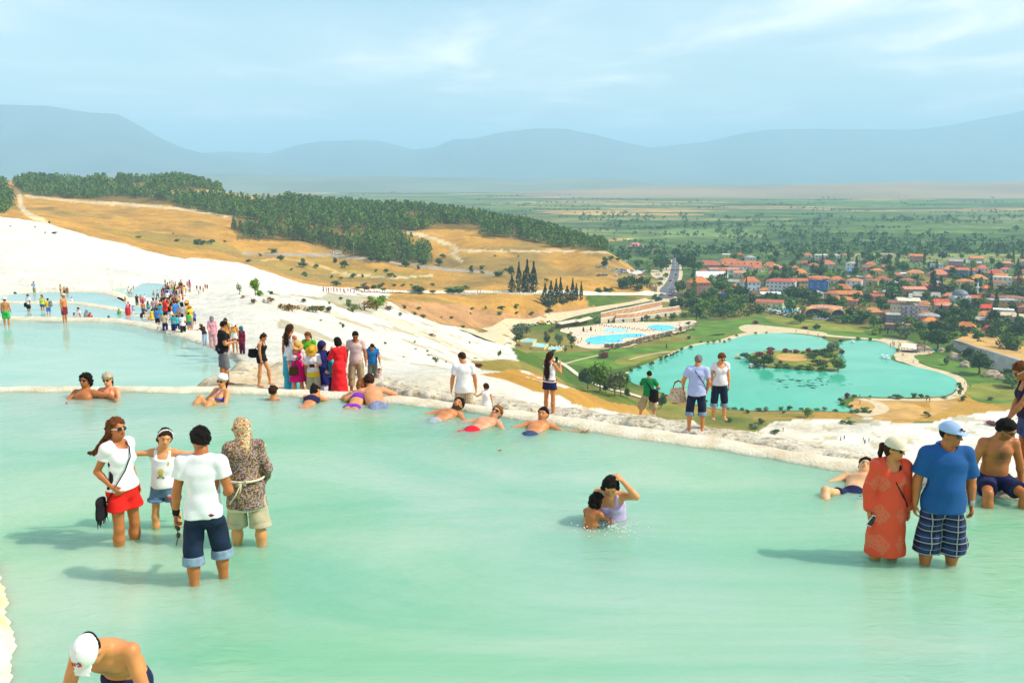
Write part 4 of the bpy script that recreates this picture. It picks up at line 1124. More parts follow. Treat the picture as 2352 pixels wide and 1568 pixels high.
for x,y,h,w,key,lab,cat in[(1795,1030,100,46,'sapling','thin grey sapling on the white slope left of the bushy one','tree'),(1915,1040,140,80,'big_d','young green tree on the white slope behind the crowd','tree'),(1945,1042,50,80,'bright0','bright low bush at the foot of the young tree on the white slope','shrub'),(2030,1032,34,44,'shrub0','small green bush right of the young tree on the white slope','shrub'),(1905,1098,46,50,'dryshrub0','brown dry bush on the white slope below the young tree','shrub'),(2010,1098,60,60,'dryshrub0','brown dry bush right below the young tree','shrub'),(1815,1062,30,36,'dryshrub0','brown dry bush below the thin sapling','shrub'),(2115,1142,50,40,'dryshrub0','brown dry bush among the white hummocks','shrub'),(2190,1160,70,90,'dryshrub0','broad brown bush among the white hummocks','shrub'),(2280,1088,30,40,'shrub1','round green bush among the white hummocks','shrub'),(2320,1160,50,70,'olshrub1','grey green bush among the white hummocks','shrub')]:
 put(za,key,x,y,h,lab,cat,None,w,60)
GW='tufts of scrub on the white slope'
for i,(x,y,h,w,key)in enumerate([(210,840,50,90,'dryshrub0'),(260,835,44,80,'shrub0'),(320,850,50,70,'olshrub0'),(480,840,70,130,'olshrub1'),(560,830,80,120,'dryshrub0'),(640,830,90,110,'bright1'),(680,790,70,90,'bright2'),(735,830,40,66,'dryshrub0'),(900,862,26,36,'shrub0'),(60,830,50,60,'dryshrub0'),(150,770,20,26,'shrub1'),(320,790,20,24,'shrub0'),(830,820,30,36,'shrub0'),(450,800,50,60,'olshrub0'),(400,760,24,30,'shrub1'),(600,770,40,60,'bright0'),(800,870,30,40,'olshrub2'),(960,885,30,50,'olshrub2'),(1020,1010,26,40,'dryshrub0'),(1275,1055,14,16,'dryshrub0'),(1478,1145,40,36,'olshrub0'),(395,930,20,30,'olshrub0'),(412,955,40,22,'shrub1'),(260,905,14,26,'olshrub1'),(555,700-20,40,60,'olshrub1'),(660,685,40,50,'mid1'),(620,690,40,40,'mid2'),(575,695,34,60,'oleander2'),(1045,1170,24,60,'olshrub1')]):
 put(zm,key,x,y,h,'scrubby tuft rooted in the white slope','shrub',GW,w,60)
put(z5,'olshrub0',250,320,10,'scrubby tuft rooted in the white slope','shrub',GW,40,40)
_z4=Z(1200,1080,3.92);KZ[id(_z4)]=3.92
put(_z4,'oleander1',1275,356,80,'small purplish bush on the white slope right of the man in white','bush',None,110,40)
put(_z4,'olshrub1',1532,220,90,'thin grey shrub standing alone on the white slope','shrub',None,60,40)
for i,(x,y,h,w)in enumerate([(750,300,46,60),(480,130,20,44),(110,75,50,40),(640,165,30,60),(1240,250,22,40),(870,295,26,44),(340,235,26,30),(660,215,30,50),(480,52,40,36)]):
 put(_z4,('olshrub0','dryshrub0','shrub2')[i%3],x,y,h,'scrubby tuft rooted in the white slope','shrub',GW,w,40)
for x,y,h,w,lab in[(2110,862,40,130,'long low crimson bush on the white flats'),(1845,925,44,90,'crimson bush beside the light blue cap')]:
 put(z6,'oleander1',x,y,h,lab,'bush',None,w,150)
GC='cypresses by the stone retaining wall'
for x,y,h,w,lab in[(1565,714,120,56,'short cypress at the left of the left clump'),(1612,714,212,52,'second cypress of the left clump with a sharp tip'),(1668,714,228,60,'tallest cypress in the middle of the left clump'),(1712,714,215,60,'cypress at the right of the left clump'),(1645,716,150,40,'lower cypress in front of the left clump'),(1790,798,150,56,'cypress at the left of the right clump'),(1830,795,165,56,'second cypress of the right clump'),(1865,790,175,44,'third cypress of the right clump'),(1895,785,180,44,'fourth cypress of the right clump'),(1940,775,110,60,'low rounded cypress in the right clump'),(1978,770,158,40,'thin cypress near the right end'),(2002,765,120,36,'leaning cypress near the right end'),(2036,765,132,30,'lone slim cypress right of all others')]:
 put(zm,'cyp0' if w>45 else 'cyp1',x,y,h,lab,'cypress',GC,w*1.15,420)
 # ==========================================================
def pmat(tag_,c,rough=.85,var=.10):return mat(f'{tag_}_{c[0]:.2f}_{c[1]:.2f}_{c[2]:.2f}',c,rough,var,.35)
M_PANE=mat('window_glass',(.035,.045,.055),.15,.1,1.0,spec=.5)
M_FRAME=mat('window_frame',(.74,.73,.70),.6,.05)
M_DOOR=mat('door_wood',(.20,.11,.06),.6,.15)
M_TANK=mat('tank_white',(.80,.80,.78),.5,.05)
RED,ORG,BRN,MAR,GREY,CREAM,WHT,TANR,BRED=(.46,.13,.055),(.62,.20,.055),(.26,.11,.06),(.30,.07,.06),(.36,.36,.35),(.70,.61,.45),(.80,.79,.76),(.62,.49,.31),(.72,.07,.04)
_WIN={}
def winp(parent,x,y,z,rz,w,h,frame_m=M_FRAME):
 key=(round(w,1),round(h,1),frame_m.name)
 if key not in _WIN:
  fr=MB()
  t,d=.12,.10
  fr.box((0,0,h/2-t/2),(w,d,t));fr.box((0,0,-h/2+t/2),(w,d,t))
  fr.box((-w/2+t/2,0,0),(t,d,h-2*t));fr.box((w/2-t/2,0,0),(t,d,h-2*t));fr.box((0,0,0),(.07,d*.8,h-2*t))
  a=fr.build('window',frame_m)
  b=MB().box((0,.01,0),(w-.1,.05,h-.1)).build('pane',M_PANE)
  me_a,me_b=a.data,b.data
  bpy.data.objects.remove(a);bpy.data.objects.remove(b)
  _WIN[key]=(me_a,me_b)
 me_a,me_b=_WIN[key]
 o=bpy.data.objects.new('window',me_a);COL.objects.link(o);o.parent=parent
 o.location=(x,y,z);o.rotation_euler=(0,0,rz)
 q=bpy.data.objects.new('pane',me_b);COL.objects.link(q);q.parent=o
def roof_mb(kind,w,d,z0,h,over=.45):
 W,D=w/2+over,d/2+over
 mb=MB();t=.18
 if kind=='flat':
  mb.box((0,0,z0+.12),(w+.3,d+.3,.24))
  mb.box((0,-d/2-.05,z0+.36),(w+.3,.2,.24));mb.box((0,d/2+.05,z0+.36),(w+.3,.2,.24))
  mb.box((-w/2-.05,0,z0+.36),(.2,d-.1,.24));mb.box((w/2+.05,0,z0+.36),(.2,d-.1,.24))
  return mb
 if kind=='hip':
  r=max(W-D,W*.12)if w>=d else 0
  s=0 if w>=d else max(D-W,0)
  lo=[(-W,-D,z0),(W,-D,z0),(W,D,z0),(-W,D,z0)];lo2=[(x,y,z0+t)for x,y,_ in lo]
  rg=[(-r,-s,z0+t+h),(r,s,z0+t+h)]
  mb.add(lo+lo2+rg,[(0,3,2,1),(0,1,5,4),(1,2,6,5),(2,3,7,6),(3,0,4,7),(4,5,9,8),(5,6,9),(6,7,8,9),(7,4,8)])
  mb.tube([rg[0],rg[1]],.14,5)
 else:
  lo=[(-W,-D,z0),(W,-D,z0),(W,D,z0),(-W,D,z0)];lo2=[(x,y,z0+t)for x,y,_ in lo]
  rg=[(-W,0,z0+t+h),(W,0,z0+t+h)]
  mb.add(lo+lo2+rg,[(0,3,2,1),(0,1,5,4),(1,2,6,9,5),(2,3,7,6),(3,0,4,8,7),(4,5,9,8),(6,7,8,9)])
  mb.tube([rg[0],rg[1]],.14,5)
 return mb
def tile_mat(c):
 """roof cover with fine ribs running down the slope and weathered tone"""
 nm=f'roof_cover_{c[0]:.2f}_{c[1]:.2f}_{c[2]:.2f}'
 if nm in MATS:return MATS[nm]
 m=mat(nm,c,.85,.28,.6,bump=.4,bscale=6)
 return m
HOUSES=[]
def house(zf,x,y,wz,hz,rz_,roof,wall,roofc,label,yaw=.0,depth=None,storeys=None,cols=None,frame=M_FRAME,name='house',extras=True,openlow=False):
 P=zf(x,y);p=low(*P)
 w=mtr(zf,wz,p);h=max(mtr(zf,hz,p),2.2);f=fdist(p)
 d=depth if depth else max(5.5,min(12,w*.65))
 look=(CAM_Z-Z_LOW)/f
 rh=max(.8,mtr(zf,rz_,p)-look*d*.5)if roof!='flat' else 0
 rh=min(rh,d*.42)
 px_dir=math.atan2(p.x,p.y)
 root=empty(name,(p.x,p.y+d/2,Z_LOW),-px_dir*.6+yaw,label,'house' if name=='house' else name.replace('_',' '))
 MB().box((0,0,h/2-.4),(w,d,h+.8)).build('wall',pmat('wall',wall),root)
 roof_mb(roof,w,d,h,rh).build('roof',tile_mat(roofc),root)
 st=storeys or max(1,int(round(h/3.0)))
 nc=cols or max(2,int(w/3.2))
 ww=min(1.5,w/nc*.5);wh=min(1.5,h/st*.5)
 for s in range(st):
  zc=h*(s+.55)/st
  for c in range(nc):
   if s==0 and c==nc//2:continue
   winp(root,-w/2+w*(c+.5)/nc,-d/2-.02,zc,0,ww,wh,frame)
  winp(root,w/2+.02,0,zc,math.pi/2,ww,wh,frame)
  winp(root,-w/2-.02,0,zc,-math.pi/2,ww,wh,frame)
 MB().box((0,0,1.0),(1.1,.1,2.05)).build('door',M_DOOR,root).location=(-w/2+w*(nc//2+.5)/nc,-d/2-.03,0)
 if extras and roof!='flat':
  o=MB().box((0,0,.55),(.5,.5,1.3)).box((0,0,1.25),(.65,.65,.12)).build('chimney',pmat('wall',(.55,.45,.38)),root)
  o.location=(w*.22,d*.12,h+rh*.55)
 elif extras:
  o=MB().lathe([(0,0),(.45,0),(.45,1.2),(.0,1.25)],10).build('water_tank',M_TANK,root);o.location=(w*.2,d*.1,h+.24)
 HOUSES.append((p.x,p.y+d/2,w,d))
 return root,w,d,h,rh
pk,wt,cr_,yl,gy,bl,sal,och=(.55,.22,.17),(.74,.73,.69),(.66,.58,.42),(.72,.55,.20),(.42,.42,.42),(.055,.16,.52),(.70,.28,.18),(.60,.30,.06)
house(r1,880,940,390,225,120,'hip',pk,ORG,'three storey pinkish house with orange hip roof at the village entrance',.22,storeys=3)
house(r1,1130,690,560,70,120,'gable',wt,WHT,'wide hall under a white metal roof behind the pinkish house',.08,16,1)
rt=house(r1,1080,445,470,60,90,'hip',(.35,.26,.24),(.45,.13,.08),'left wing of the long red roofed hotel',.0,14,2,8)
hl=house(r1,1690,445,720,50,90,'gable',(.30,.28,.28),(.52,.17,.07),'right wing of the long red roofed hotel with dormers',.0,14,1,12)
for k in range(6):
 dm=MB().box((0,0,.4),(1.5,1.6,.9)).build('dormer',pmat('wall',(.35,.2,.15)),hl[0]);dm.location=(-hl[1]*.42+k*hl[1]*.165,-hl[2]*.30,hl[3]+hl[4]*.35)
 rf=MB().add([(-1,-1,0),(1,-1,0),(1,1,0),(-1,1,0),(0,-1,.8),(0,1,.8)],[(0,1,4),(1,2,5,4),(2,3,5),(3,0,4,5),(0,3,2,1)]).build('dormer_roof',tile_mat((.52,.17,.07)),dm);rf.location=(0,0,.86)
H=[(r1,2220,440,230,45,100,'hip',wt,(.58,.19,.07),'red hip roofed block at the right end of the long hotel'),(r1,960,555,170,40,80,'hip',pk,RED,'small house with a red pyramid roof left of the white metal hall'),(r1,1350,550,560,80,40,'gable',(.45,.55,.62),(.50,.22,.16),'long low pale blue building in front of the red hotel'),(r1,1450,250,250,60,30,'flat',(.78,.62,.16),WHT,'yellow villa with white trim behind the long hotel'),(r1,1640,235,160,30,55,'hip',pk,RED,'red roofed cottage right of the yellow villa'),(r1,1850,860,330,160,120,'hip',(.70,.76,.80),(.52,.17,.06),'pale blue and white house under a rusty red roof'),(r1,1540,770,200,70,50,'gable',gy,GREY,'grey metal roofed shed left of the pale blue house'),(r1,1570,830,130,50,60,'hip',cr_,ORG,'narrow house with a bright orange roof by the round tree'),(r1,1930,1005,190,80,90,'hip',(.74,.68,.40),(.16,.09,.06),'cream arcade house with arched windows and dark roof'),(r1,2100,910,170,40,60,'hip',wt,ORG,'low orange roof right of the pale blue house'),(r1,2230,985,360,55,45,'gable',(.25,.15,.12),WHT,'restaurant under a long white canopy'),(r2,310,850,500,190,60,'hip',(.68,.68,.66),(.46,.11,.07),'large grey white house with red top roof and arches'),(r5,1245,1165,215,100,30,'flat',(.64,.38,.28),(.62,.33,.18),'pink ticket house beside the walkway'),(r5,880,255,330,70,90,'hip',(.62,.60,.62),(.60,.26,.22),'far mansion with a pink tiered roof beyond the pines'),(r5,1370,310,210,35,45,'gable',wt,(.58,.22,.13),'low red roof half hidden by trees left of the road'),(r2,1290,700,250,70,70,'hip',cr_,(.56,.19,.08),'red roof in the cluster right of the blue hotel'),(r2,1620,690,270,110,30,'flat',(.62,.16,.08),GREY,'red orange house with a flat grey roof'),(r2,1400,840,310,50,90,'hip',(.74,.56,.12),(.56,.18,.06),'yellow walled house under a rusty hip roof'),(r2,1515,950,450,60,70,'gable',(.22,.14,.10),(.58,.20,.06),'open hall under a long orange roof'),(r2,1930,1375,340,170,90,'hip',sal,(.50,.22,.08),'salmon house with balconies and brown orange roof'),(r2,540,455,130,40,50,'hip',pk,(.50,.17,.09),'small dull red roof left of the bare yard'),(r2,640,555,230,50,70,'hip',cr_,(.66,.25,.07),'house with a bright orange pyramid roof among trees'),(r2,165,540,170,40,50,'hip',wt,(.48,.16,.09),'low red roof right behind the grey white house'),(r2,715,370,160,40,55,'hip',(.35,.2,.2),(.45,.12,.08),'dark red roofed house in the trees above the bare yard'),(r2,1110,410,290,60,80,'hip',cr_,(.52,.18,.10),'wide red roofed house in the middle of the village'),(r2,770,225,140,30,45,'hip',wt,(.58,.20,.09),'little orange red roof far back in the trees'),(r2,1400,225,110,25,40,'hip',wt,(.52,.18,.10),'little dull red roof far back right'),(r2,575,225,80,25,50,'hip',wt,(.55,.17,.09),'tiny red roof far back left'),(r2,1890,410,180,50,55,'hip',(.40,.25,.3),(.58,.19,.07),'red roofed house with a white tank near the mast'),(r2,2200,455,190,55,40,'gable',(.66,.58,.5),(.52,.15,.08),'house with a red gable and cream front'),(r2,1845,630,120,50,50,'hip',wt,(.64,.19,.06),'small bright red roof right of the mast'),(r2,2110,690,240,60,80,'hip',wt,(.45,.14,.08),'broad dark red roof right of the mast'),(r2,1965,905,120,30,40,'hip',pk,(.58,.17,.07),'tiny red roof among the village trees'),(r2,2220,900,180,50,40,'gable',gy,GREY,'grey roofed shed among the village trees'),(r2,1010,285,215,95,20,'flat',(.70,.50,.42),WHT,'white topped flat house with a yellow chimney wall'),(r2,1250,250,170,60,20,'flat',(.66,.68,.6),WHT,'pale green and white flat house far back'),(r2,2200,230,220,60,20,'flat',(.66,.5,.3),TANR,'tan flat house far back right'),(r3,730,1345,250,95,120,'hip',(.74,.73,.72),(.78,.26,.05),'white house with a vivid orange pyramid roof'),(r3,650,1205,310,50,110,'hip',pk,(.36,.13,.06),'brown red roof behind the vivid orange one'),(r3,460,480,280,90,60,'hip',(.78,.56,.14),(.60,.24,.10),'bright yellow house with an orange roof'),(r3,290,445,290,40,20,'flat',wt,WHT,'long white flat roof left of the yellow house'),(r3,880,460,310,40,110,'hip',sal,(.60,.22,.11),'wide salmon roof left of the blue houses'),(r3,830,350,210,110,20,'flat',(.68,.70,.74),GREY,'white and blue flat topped block'),(r3,1070,410,250,80,70,'hip',(.10,.20,.42),(.60,.21,.09),'blue walled house with an orange hip roof'),(r3,1290,440,180,100,45,'gable',(.10,.19,.38),(.62,.20,.08),'blue walled house with a straight orange roof'),(r3,1480,450,125,100,90,'hip',(.45,.55,.72),(.58,.16,.08),'pale blue house with a steep red roof'),(r3,1620,430,190,120,90,'hip',(.74,.71,.62),(.58,.15,.08),'tall cream house with a red roof behind the minaret'),(r3,1880,450,270,50,100,'hip',(.35,.12,.16),(.52,.15,.08),'maroon house with a wide red roof'),(r3,2040,370,140,40,40,'hip',wt,(.54,.17,.09),'little red roof right of the maroon house'),(r3,1580,550,280,50,90,'hip',wt,(.64,.27,.06),'orange roofs just behind the minaret tip'),(r3,2010,600,300,130,20,'flat',(.68,.66,.58),CREAM,'white two storey house with flat roof near the right edge'),(r3,2330,600,220,110,60,'hip',(.45,.24,.10),(.60,.25,.08),'ochre house with orange roof at the right edge'),(r3,1730,705,180,40,55,'hip',pk,(.74,.18,.04),'small house with a very bright orange red roof'),(r3,2000,710,180,40,70,'hip',cr_,(.62,.24,.06),'orange roof right of the very bright one'),(r3,1470,780,170,50,60,'hip',wt,(.62,.24,.10),'orange roof between the dome and the minaret'),(r3,1725,865,270,50,100,'hip',(.45,.3,.3),(.33,.06,.06),'large maroon roof behind the minaret'),(r3,680,855,430,50,80,'gable',gy,(.38,.35,.29),'long grey brown roof behind the grey hotel'),(r3,910,980,250,50,100,'gable',(.5,.25,.2),(.60,.12,.05),'red roofed house left of the mosque'),(r3,610,1020,185,80,90,'hip',(.74,.73,.70),(.60,.24,.10),'white house with orange roof right of the grey hotel'),(r3,1670,1070,210,60,110,'gable',(.60,.42,.18),BRED,'house with a glaring red sheet roof'),(r3,2030,1020,490,140,20,'flat',och,GREY,'big orange ochre block with a grey roof'),(r3,2040,1120,330,70,20,'flat',(.60,.58,.55),WHT,'pale flat house in front of the ochre block'),(r3,1740,1230,390,80,90,'hip',(.66,.50,.14),(.52,.20,.07),'yellow house under wide rusty roofs'),(r3,2080,1240,270,100,60,'gable',(.60,.50,.34),TANR,'beige house with a tan roof at the right'),(r3,2330,1300,260,130,60,'gable',(.40,.38,.34),TANR,'grey house with a tan roof at the right edge'),(r3,1530,1280,320,40,60,'gable',(.30,.22,.16),(.44,.40,.33),'low shed with a grey sheet roof'),(r3,1360,1410,320,70,90,'hip',(.12,.10,.08),(.56,.17,.05),'open restaurant with a rusty orange hip roof'),(r3,1060,850,210,40,80,'hip',pk,(.55,.22,.12),'dull salmon roof left of the dome'),(r3,130,480,170,50,50,'hip',pk,(.46,.18,.10),'brown red roof at the left of the yellow house'),(r3,340,610,230,40,60,'hip',wt,(.62,.22,.08),'flat orange roof under the yellow house'),(r3,60,620,150,60,20,'flat',(.6,.58,.54),WHT,'pale flat roof left of the orange one'),(r3,2330,1090,160,90,40,'hip',pk,(.36,.10,.08),'dark red roof at the right edge below the ochre block'),]
for k,h_ in enumerate(H):
 house(*h_,yaw=((k*37)%11-5)*.05)
fh=random.Random(8);seen_h=set();nfh=0
while nfh<46:
 px,py=fh.uniform(1640,2370),600+fh.random()*150
 p=low(px,py)
 if not in_poly(np.array([px]),np.array([py]),[(1640,598),(2380,600),(2380,770),(2150,760),(1960,735),(1800,712),(1640,690)])[0]or any(abs(p.x-a)<c/2+9 and abs(p.y-b)<e/2+13 for a,b,c,e in HOUSES):continue
 rn,rc=fh.choice([('rusty',(.46,.15,.06)),('orange',(.62,.22,.07)),('dull red',(.42,.12,.07)),('brown',(.30,.14,.08)),('salmon',(.58,.26,.15)),('grey',GREY)]);wn_,wc=fh.choice([('white',wt),('cream',cr_),('pink',pk),('grey',gy),('yellow',yl)]);sz=fh.choice(['small','long','tall','squat','plain'])
 if(sz,rn,wn_)in seen_h:continue
 seen_h.add((sz,rn,wn_));nfh+=1;k_=fdist(p)/FPX
 house(lambda a,b:(a,b),px,py,fh.uniform(9,14)/k_*(1.5 if sz=='long' else 1),(6.5 if sz=='tall' else 4)/k_,2.4/k_,fh.choice(['hip','gable','hip']),wc,rc,f'{sz} {wn_} house under a {rn} roof among the village trees',fh.uniform(-.4,.4),extras=False)
root,w,d,h,rh=house(r2,980,835,335,175,0,'flat',bl,(.07,.18,.5),'bright blue hotel with white window frames and open roof terrace',-.16,12,3,3,mat('white_trim',(.82,.82,.82),.6,.05),'hotel',False)
for sx in(-.45,-.15,.15,.45):
 for sy in(-.42,.42):
  o=MB().box((0,0,1.2),(.3,.3,2.4)).build('post',M_FRAME,root);o.location=(w*sx,d*sy,h+.5)
roof_mb('hip',w,d,h+2.9,1.3,.6).build('terrace_roof',tile_mat((.58,.16,.07)),root)
root,w,d,h,rh=house(r3,330,1265,345,300,0,'flat',(.50,.49,.50),(.5,.42,.36),'tall grey hotel with balconies and cream top roof near the lake',.02,11,4,4,M_FRAME,'hotel',False)
for s in range(1,4):
 for c in(-.22,.22):
  o=MB().box((0,0,.05),(w*.26,1.1,.14)).build('balcony',pmat('wall',(.55,.5,.56)),root);o.location=(w*c,-d/2-.55,h*s/4)
  q=MB().box((0,-.5,.5),(w*.26,.06,.8)).build('railing',mat('railing',(.35,.12,.14),.6),o)
for sx in(-.45,-.15,.15,.45):
 o=MB().box((0,0,1.3),(.35,.35,2.6)).build('post',pmat('wall',(.5,.3,.26)),root);o.location=(w*sx,-d*.42,h+.4)
 o=MB().box((0,0,1.3),(.35,.35,2.6)).build('post',pmat('wall',(.5,.3,.26)),root);o.location=(w*sx,d*.42,h+.4)
roof_mb('gable',w,d,h+3.1,1.5,.8).build('top_roof',tile_mat(CREAM),root)
o=MB().box((0,0,1.2),(2.2,2.2,2.6)).build('roof_tower',M_TANK,root);o.location=(w*.12,0,h+4.8)
house(r3,110,1265,140,290,0,'flat',(.56,.48,.28),(.5,.42,.3),'narrow tan stair tower against the grey hotel',.02,9,4,2,extras=False)
house(r3,60,1290,220,160,40,'gable',(.16,.17,.20),(.40,.38,.34),'dark glazed annex left of the grey hotel',.02,9,2,4)
house(r3,150,1400,420,90,20,'flat',(.20,.08,.10),(.5,.2,.14),'row of low shops with awnings under the grey hotel',.0,6,1,6)
p=low(*r3(1300,945));s=mtr(r3,100,p)
ms=empty('mosque',(p.x,p.y+8,Z_LOW),-.1,'small mosque with a dark dome, pale walls and little side domes','mosque')
MB().box((0,0,s*.55),(s*3.0,s*2.6,s*1.1)).build('wall',pmat('wall',(.58,.57,.55)),ms)
MB().lathe([(s*1.35,s*1.1),(s*1.35,s*1.5),(s*1.28,s*1.5)],16).build('drum',pmat('wall',(.55,.52,.46)),ms)
MB().lathe([(s*1.36*math.cos(a),s*1.5+s*.95*math.sin(a))for a in np.linspace(0,1.55,9)],20).build('dome',mat('lead_dome',(.16,.18,.21),.5,.15,.5),ms,True)
for k in range(5):
 o=MB().lathe([(s*.30*math.cos(a),s*.30*math.sin(a))for a in np.linspace(0,1.55,6)],12).build('side_dome',mat('pale_dome',(.62,.62,.62),.5,.1),ms,True);o.location=(-s*1.2+k*s*.6,-s*1.05,s*1.1)
for k in range(5):winp(ms,-s*1.2+k*s*.6,-s*1.3-.03,s*.55,0,1.0,1.6)
p=low(*r3(1580,890));s=mtr(r3,100,p)
mn=empty('minaret',(p.x,p.y+6,Z_LOW),0,'slender white minaret with a balcony and blue grey cone','minaret')
MB().box((0,0,s*.35),(s*.5,s*.5,s*.7)).build('base',M_TANK,mn)
MB().lathe([(s*.17,s*.7),(s*.15,s*2.2)],10).build('shaft',M_TANK,mn,True)
MB().lathe([(s*.15,s*2.12),(s*.36,s*2.25),(s*.36,s*2.4),(s*.13,s*2.4)],12).build('balcony',M_TANK,mn)
MB().lathe([(s*.13,s*2.4),(s*.13,s*3.2)],10).build('upper_shaft',M_TANK,mn,True)
MB().lathe([(s*.16,s*3.2),(0,s*4.0)],10).build('cone',mat('cone_blue',(.10,.22,.36),.5),mn)
for zf,x,y,wz,hz,c,lab,cat in((r2,860,1265,300,130,(.66,.33,.10),'dark fronted hall under an orange barrel roof left of its twin','hall'),(r2,1290,1305,240,150,(.72,.36,.10),'hall under a brighter orange barrel roof by the lake trees','hall'),(r3,1850,1460,200,110,(.62,.06,.10),'red and blue arched fuel shop behind the parked cars','shop'),(r2,1560,520,110,60,(.10,.26,.62),'blue tarpaulin shelter in the bare yard','shelter'),(r1,1400,1005,130,80,(.03,.12,.70),'vivid blue tarpaulin shelter below the round tree','shelter'),(r1,640,1160,90,40,(.66,.56,.40),'little cream kiosk among the pines','kiosk')):
 p=low(*zf(x,y));w=mtr(zf,wz,p);h=mtr(zf,hz,p)
 rt_=empty('vaulted_hall',(p.x,p.y+3,Z_LOW),0,lab,cat)
 vs_,n=[],11
 for yy in(-3,7):
  for k in range(n):
   a=math.pi*k/(n-1);vs_.append((-math.cos(a)*w/2,yy,h*.25+math.sin(a)*h*.75))
 fs_=[(k,k+1,n+k+1,n+k)for k in range(n-1)]
 MB().add(vs_,fs_).build('roof',pmat('vault',c),rt_,True)
 MB().add([(v[0]*.97,-2.8,v[2]-.1)for v in vs_[:n]]+[(-w*.48,-2.8,0),(w*.48,-2.8,0)],[tuple(range(n))+(n+1,n)]).build('front',mat('dark_front',(.03,.035,.06),.6),rt_)
 for sx in(-1,1):MB().box((0,2,h*.13),(.2,10,h*.28)).build('side_wall',pmat('vault',c),rt_).location=(sx*w*.49,0,0)
p=low(*r2(1762,870));hm=mtr(r2,500,p)
mst=empty('radio_mast',(p.x,p.y,Z_LOW),.3,'tall grey lattice radio mast standing in the village','mast')
mb=MB()
for a,b in((-1,-1),(1,-1),(1,1),(-1,1)):mb.tube([(a*1.1,b*1.1,0),(a*.3,b*.3,hm)],.11,4)
mb.build('legs_frame',mat('steel',(.40,.41,.42),.5,.05,metal=.3),mst)
mb=MB()
for k in range(16):
 z0,z1=hm*k/16,hm*(k+1)/16;q0,q1=1.1-.8*k/16,1.1-.8*(k+1)/16
 for(a,b),(c,e)in(((-1,-1),(1,-1)),((1,-1),(1,1)),((1,1),(-1,1)),((-1,1),(-1,-1))):mb.tube([(a*q0,b*q0,z0),(c*q1,e*q1,z1)],.05,3)
mb.build('bracing',mat('steel',(.4,.41,.42)),mst)
VILLAGE=[(1575,600),(1700,588),(1900,583),(2352,590),(2420,600),(2420,780),(2300,790),(2130,775),(2050,765),(1960,752),(1880,738),(1800,728),(1740,722),(1700,735),(1600,735),(1570,700),(1590,640)]
vt=random.Random(44)
GV='trees between the village houses'
names_=['dark leafy tree standing between the red roofs of the village','mid green leafy tree standing between the red roofs of the village','bright green leafy tree standing between the red roofs of the village','grey green leafy tree standing between the red roofs of the village','tall narrow poplar standing behind the village houses']
cnt=0;tries=0
used_xy=[]
boxes=[(hx,hy,hw,hd)for hx,hy,hw,hd in HOUSES]
while cnt<262 and tries<9000:
 tries+=1
 px,py=vt.uniform(1560,2400),583+(vt.random()**.85)*200
 if not in_poly(np.array([px]),np.array([py]),VILLAGE)[0]:continue
 p=low(px,py)
 if any(abs(p.x-hx)<hw/2+2.5 and abs(p.y-hy)<hd/2+2.5 for hx,hy,hw,hd in boxes):continue
 if any(abs(p.x-hx)<hw/2 and 0<hy-hd/2-p.y<14+10*vt.random()for hx,hy,hw,hd in boxes)and vt.random()<.88:continue
 if any((p.x-a)**2+(p.y-b)**2<30 for a,b in used_xy):continue
 used_xy.append((p.x,p.y))
 k=vt.choices([0,1,2,3,4],[.42,.32,.08,.08,.10])[0]
 if k==4:plant(f'pop{vt.randrange(2)}',p,vt.uniform(13,20),names_[4],'tree',GV,vt.uniform(.8,1.1))
 else:plant(('dark','mid','bright','olive')[k]+str(vt.randrange(3)),p,vt.uniform(5.5,11.5),names_[k],'tree',GV,vt.uniform(.9,1.2))
 cnt+=1
g_v,g_f,g_c,g_n=[],[],[],0
gr=np.random.default_rng(61)
for _ in range(1500):
 px,py=gr.uniform(1570,2400),584+gr.random()**.8*190
 if not in_poly(np.array([px]),np.array([py]),VILLAGE)[0]:continue
 p=low(px,py)
 if any(abs(p.x-hx)<hw/2+1 and abs(p.y-hy)<hd/2+1 for hx,hy,hw,hd in boxes):continue
 k=16;q=gr.normal(size=(k,3));q/=np.linalg.norm(q,axis=1,keepdims=True);hh=gr.uniform(1.5,4.5)
 v,f,c=lfc(q*(gr.uniform(1.5,4),2.2,hh*.5)+(p.x,p.y,Z_LOW+hh*.5),.8,np.clip(gr.normal(.45,.3,k),0,1),int(gr.integers(1e6)))
 g_v.append(v);g_f.append(f+g_n);g_c.append(c);g_n+=len(v)
o=mobj('village_greenery',np.concatenate(g_v),np.concatenate(g_f),LEAF['mid']);add_attr(o,'leaf',np.concatenate(g_c));tag(o,kind='stuff')
GE='trees round the village entrance'
for x,y,h,w,key in[(470,480,60,180,'mid0'),(190,620,250,180,'dark0'),(700,500,190,150,'mid1'),(930,660,250,200,'mid2'),(1165,750,290,200,'bright0'),(1420,740,400,300,'dark1'),(1330,620,320,220,'mid0'),(1550,700,330,200,'dark2'),(580,1110,320,280,'dark0'),(760,1100,320,260,'dark1'),(690,1110,330,240,'mid1'),(1000,1100,300,260,'dark2'),(1120,1090,300,260,'mid2'),(930,1150,150,240,'mid0'),(1400,1050,120,160,'mid1'),(1540,860,120,140,'bright1'),(1800,1120,230,180,'dark0'),(1900,700,400,260,'dark1'),(2050,700,450,220,'mid0'),(1780,420,230,200,'dark2'),(2100,620,380,220,'dark1'),(2250,700,260,240,'mid2'),(1290,1330,130,130,'dark0'),(1340,1420,170,220,'mid1'),(60,1190,130,200,'dark0'),(220,1180,130,160,'mid0'),(330,1190,120,180,'dark2'),(600,420,120,150,'mid2'),(330,480,120,150,'mid1')]:
 put(r5,key,x,y,h,'leafy tree crowded round the village entrance road','tree',GE,w,420)
GP='trees of the park in front of the village'
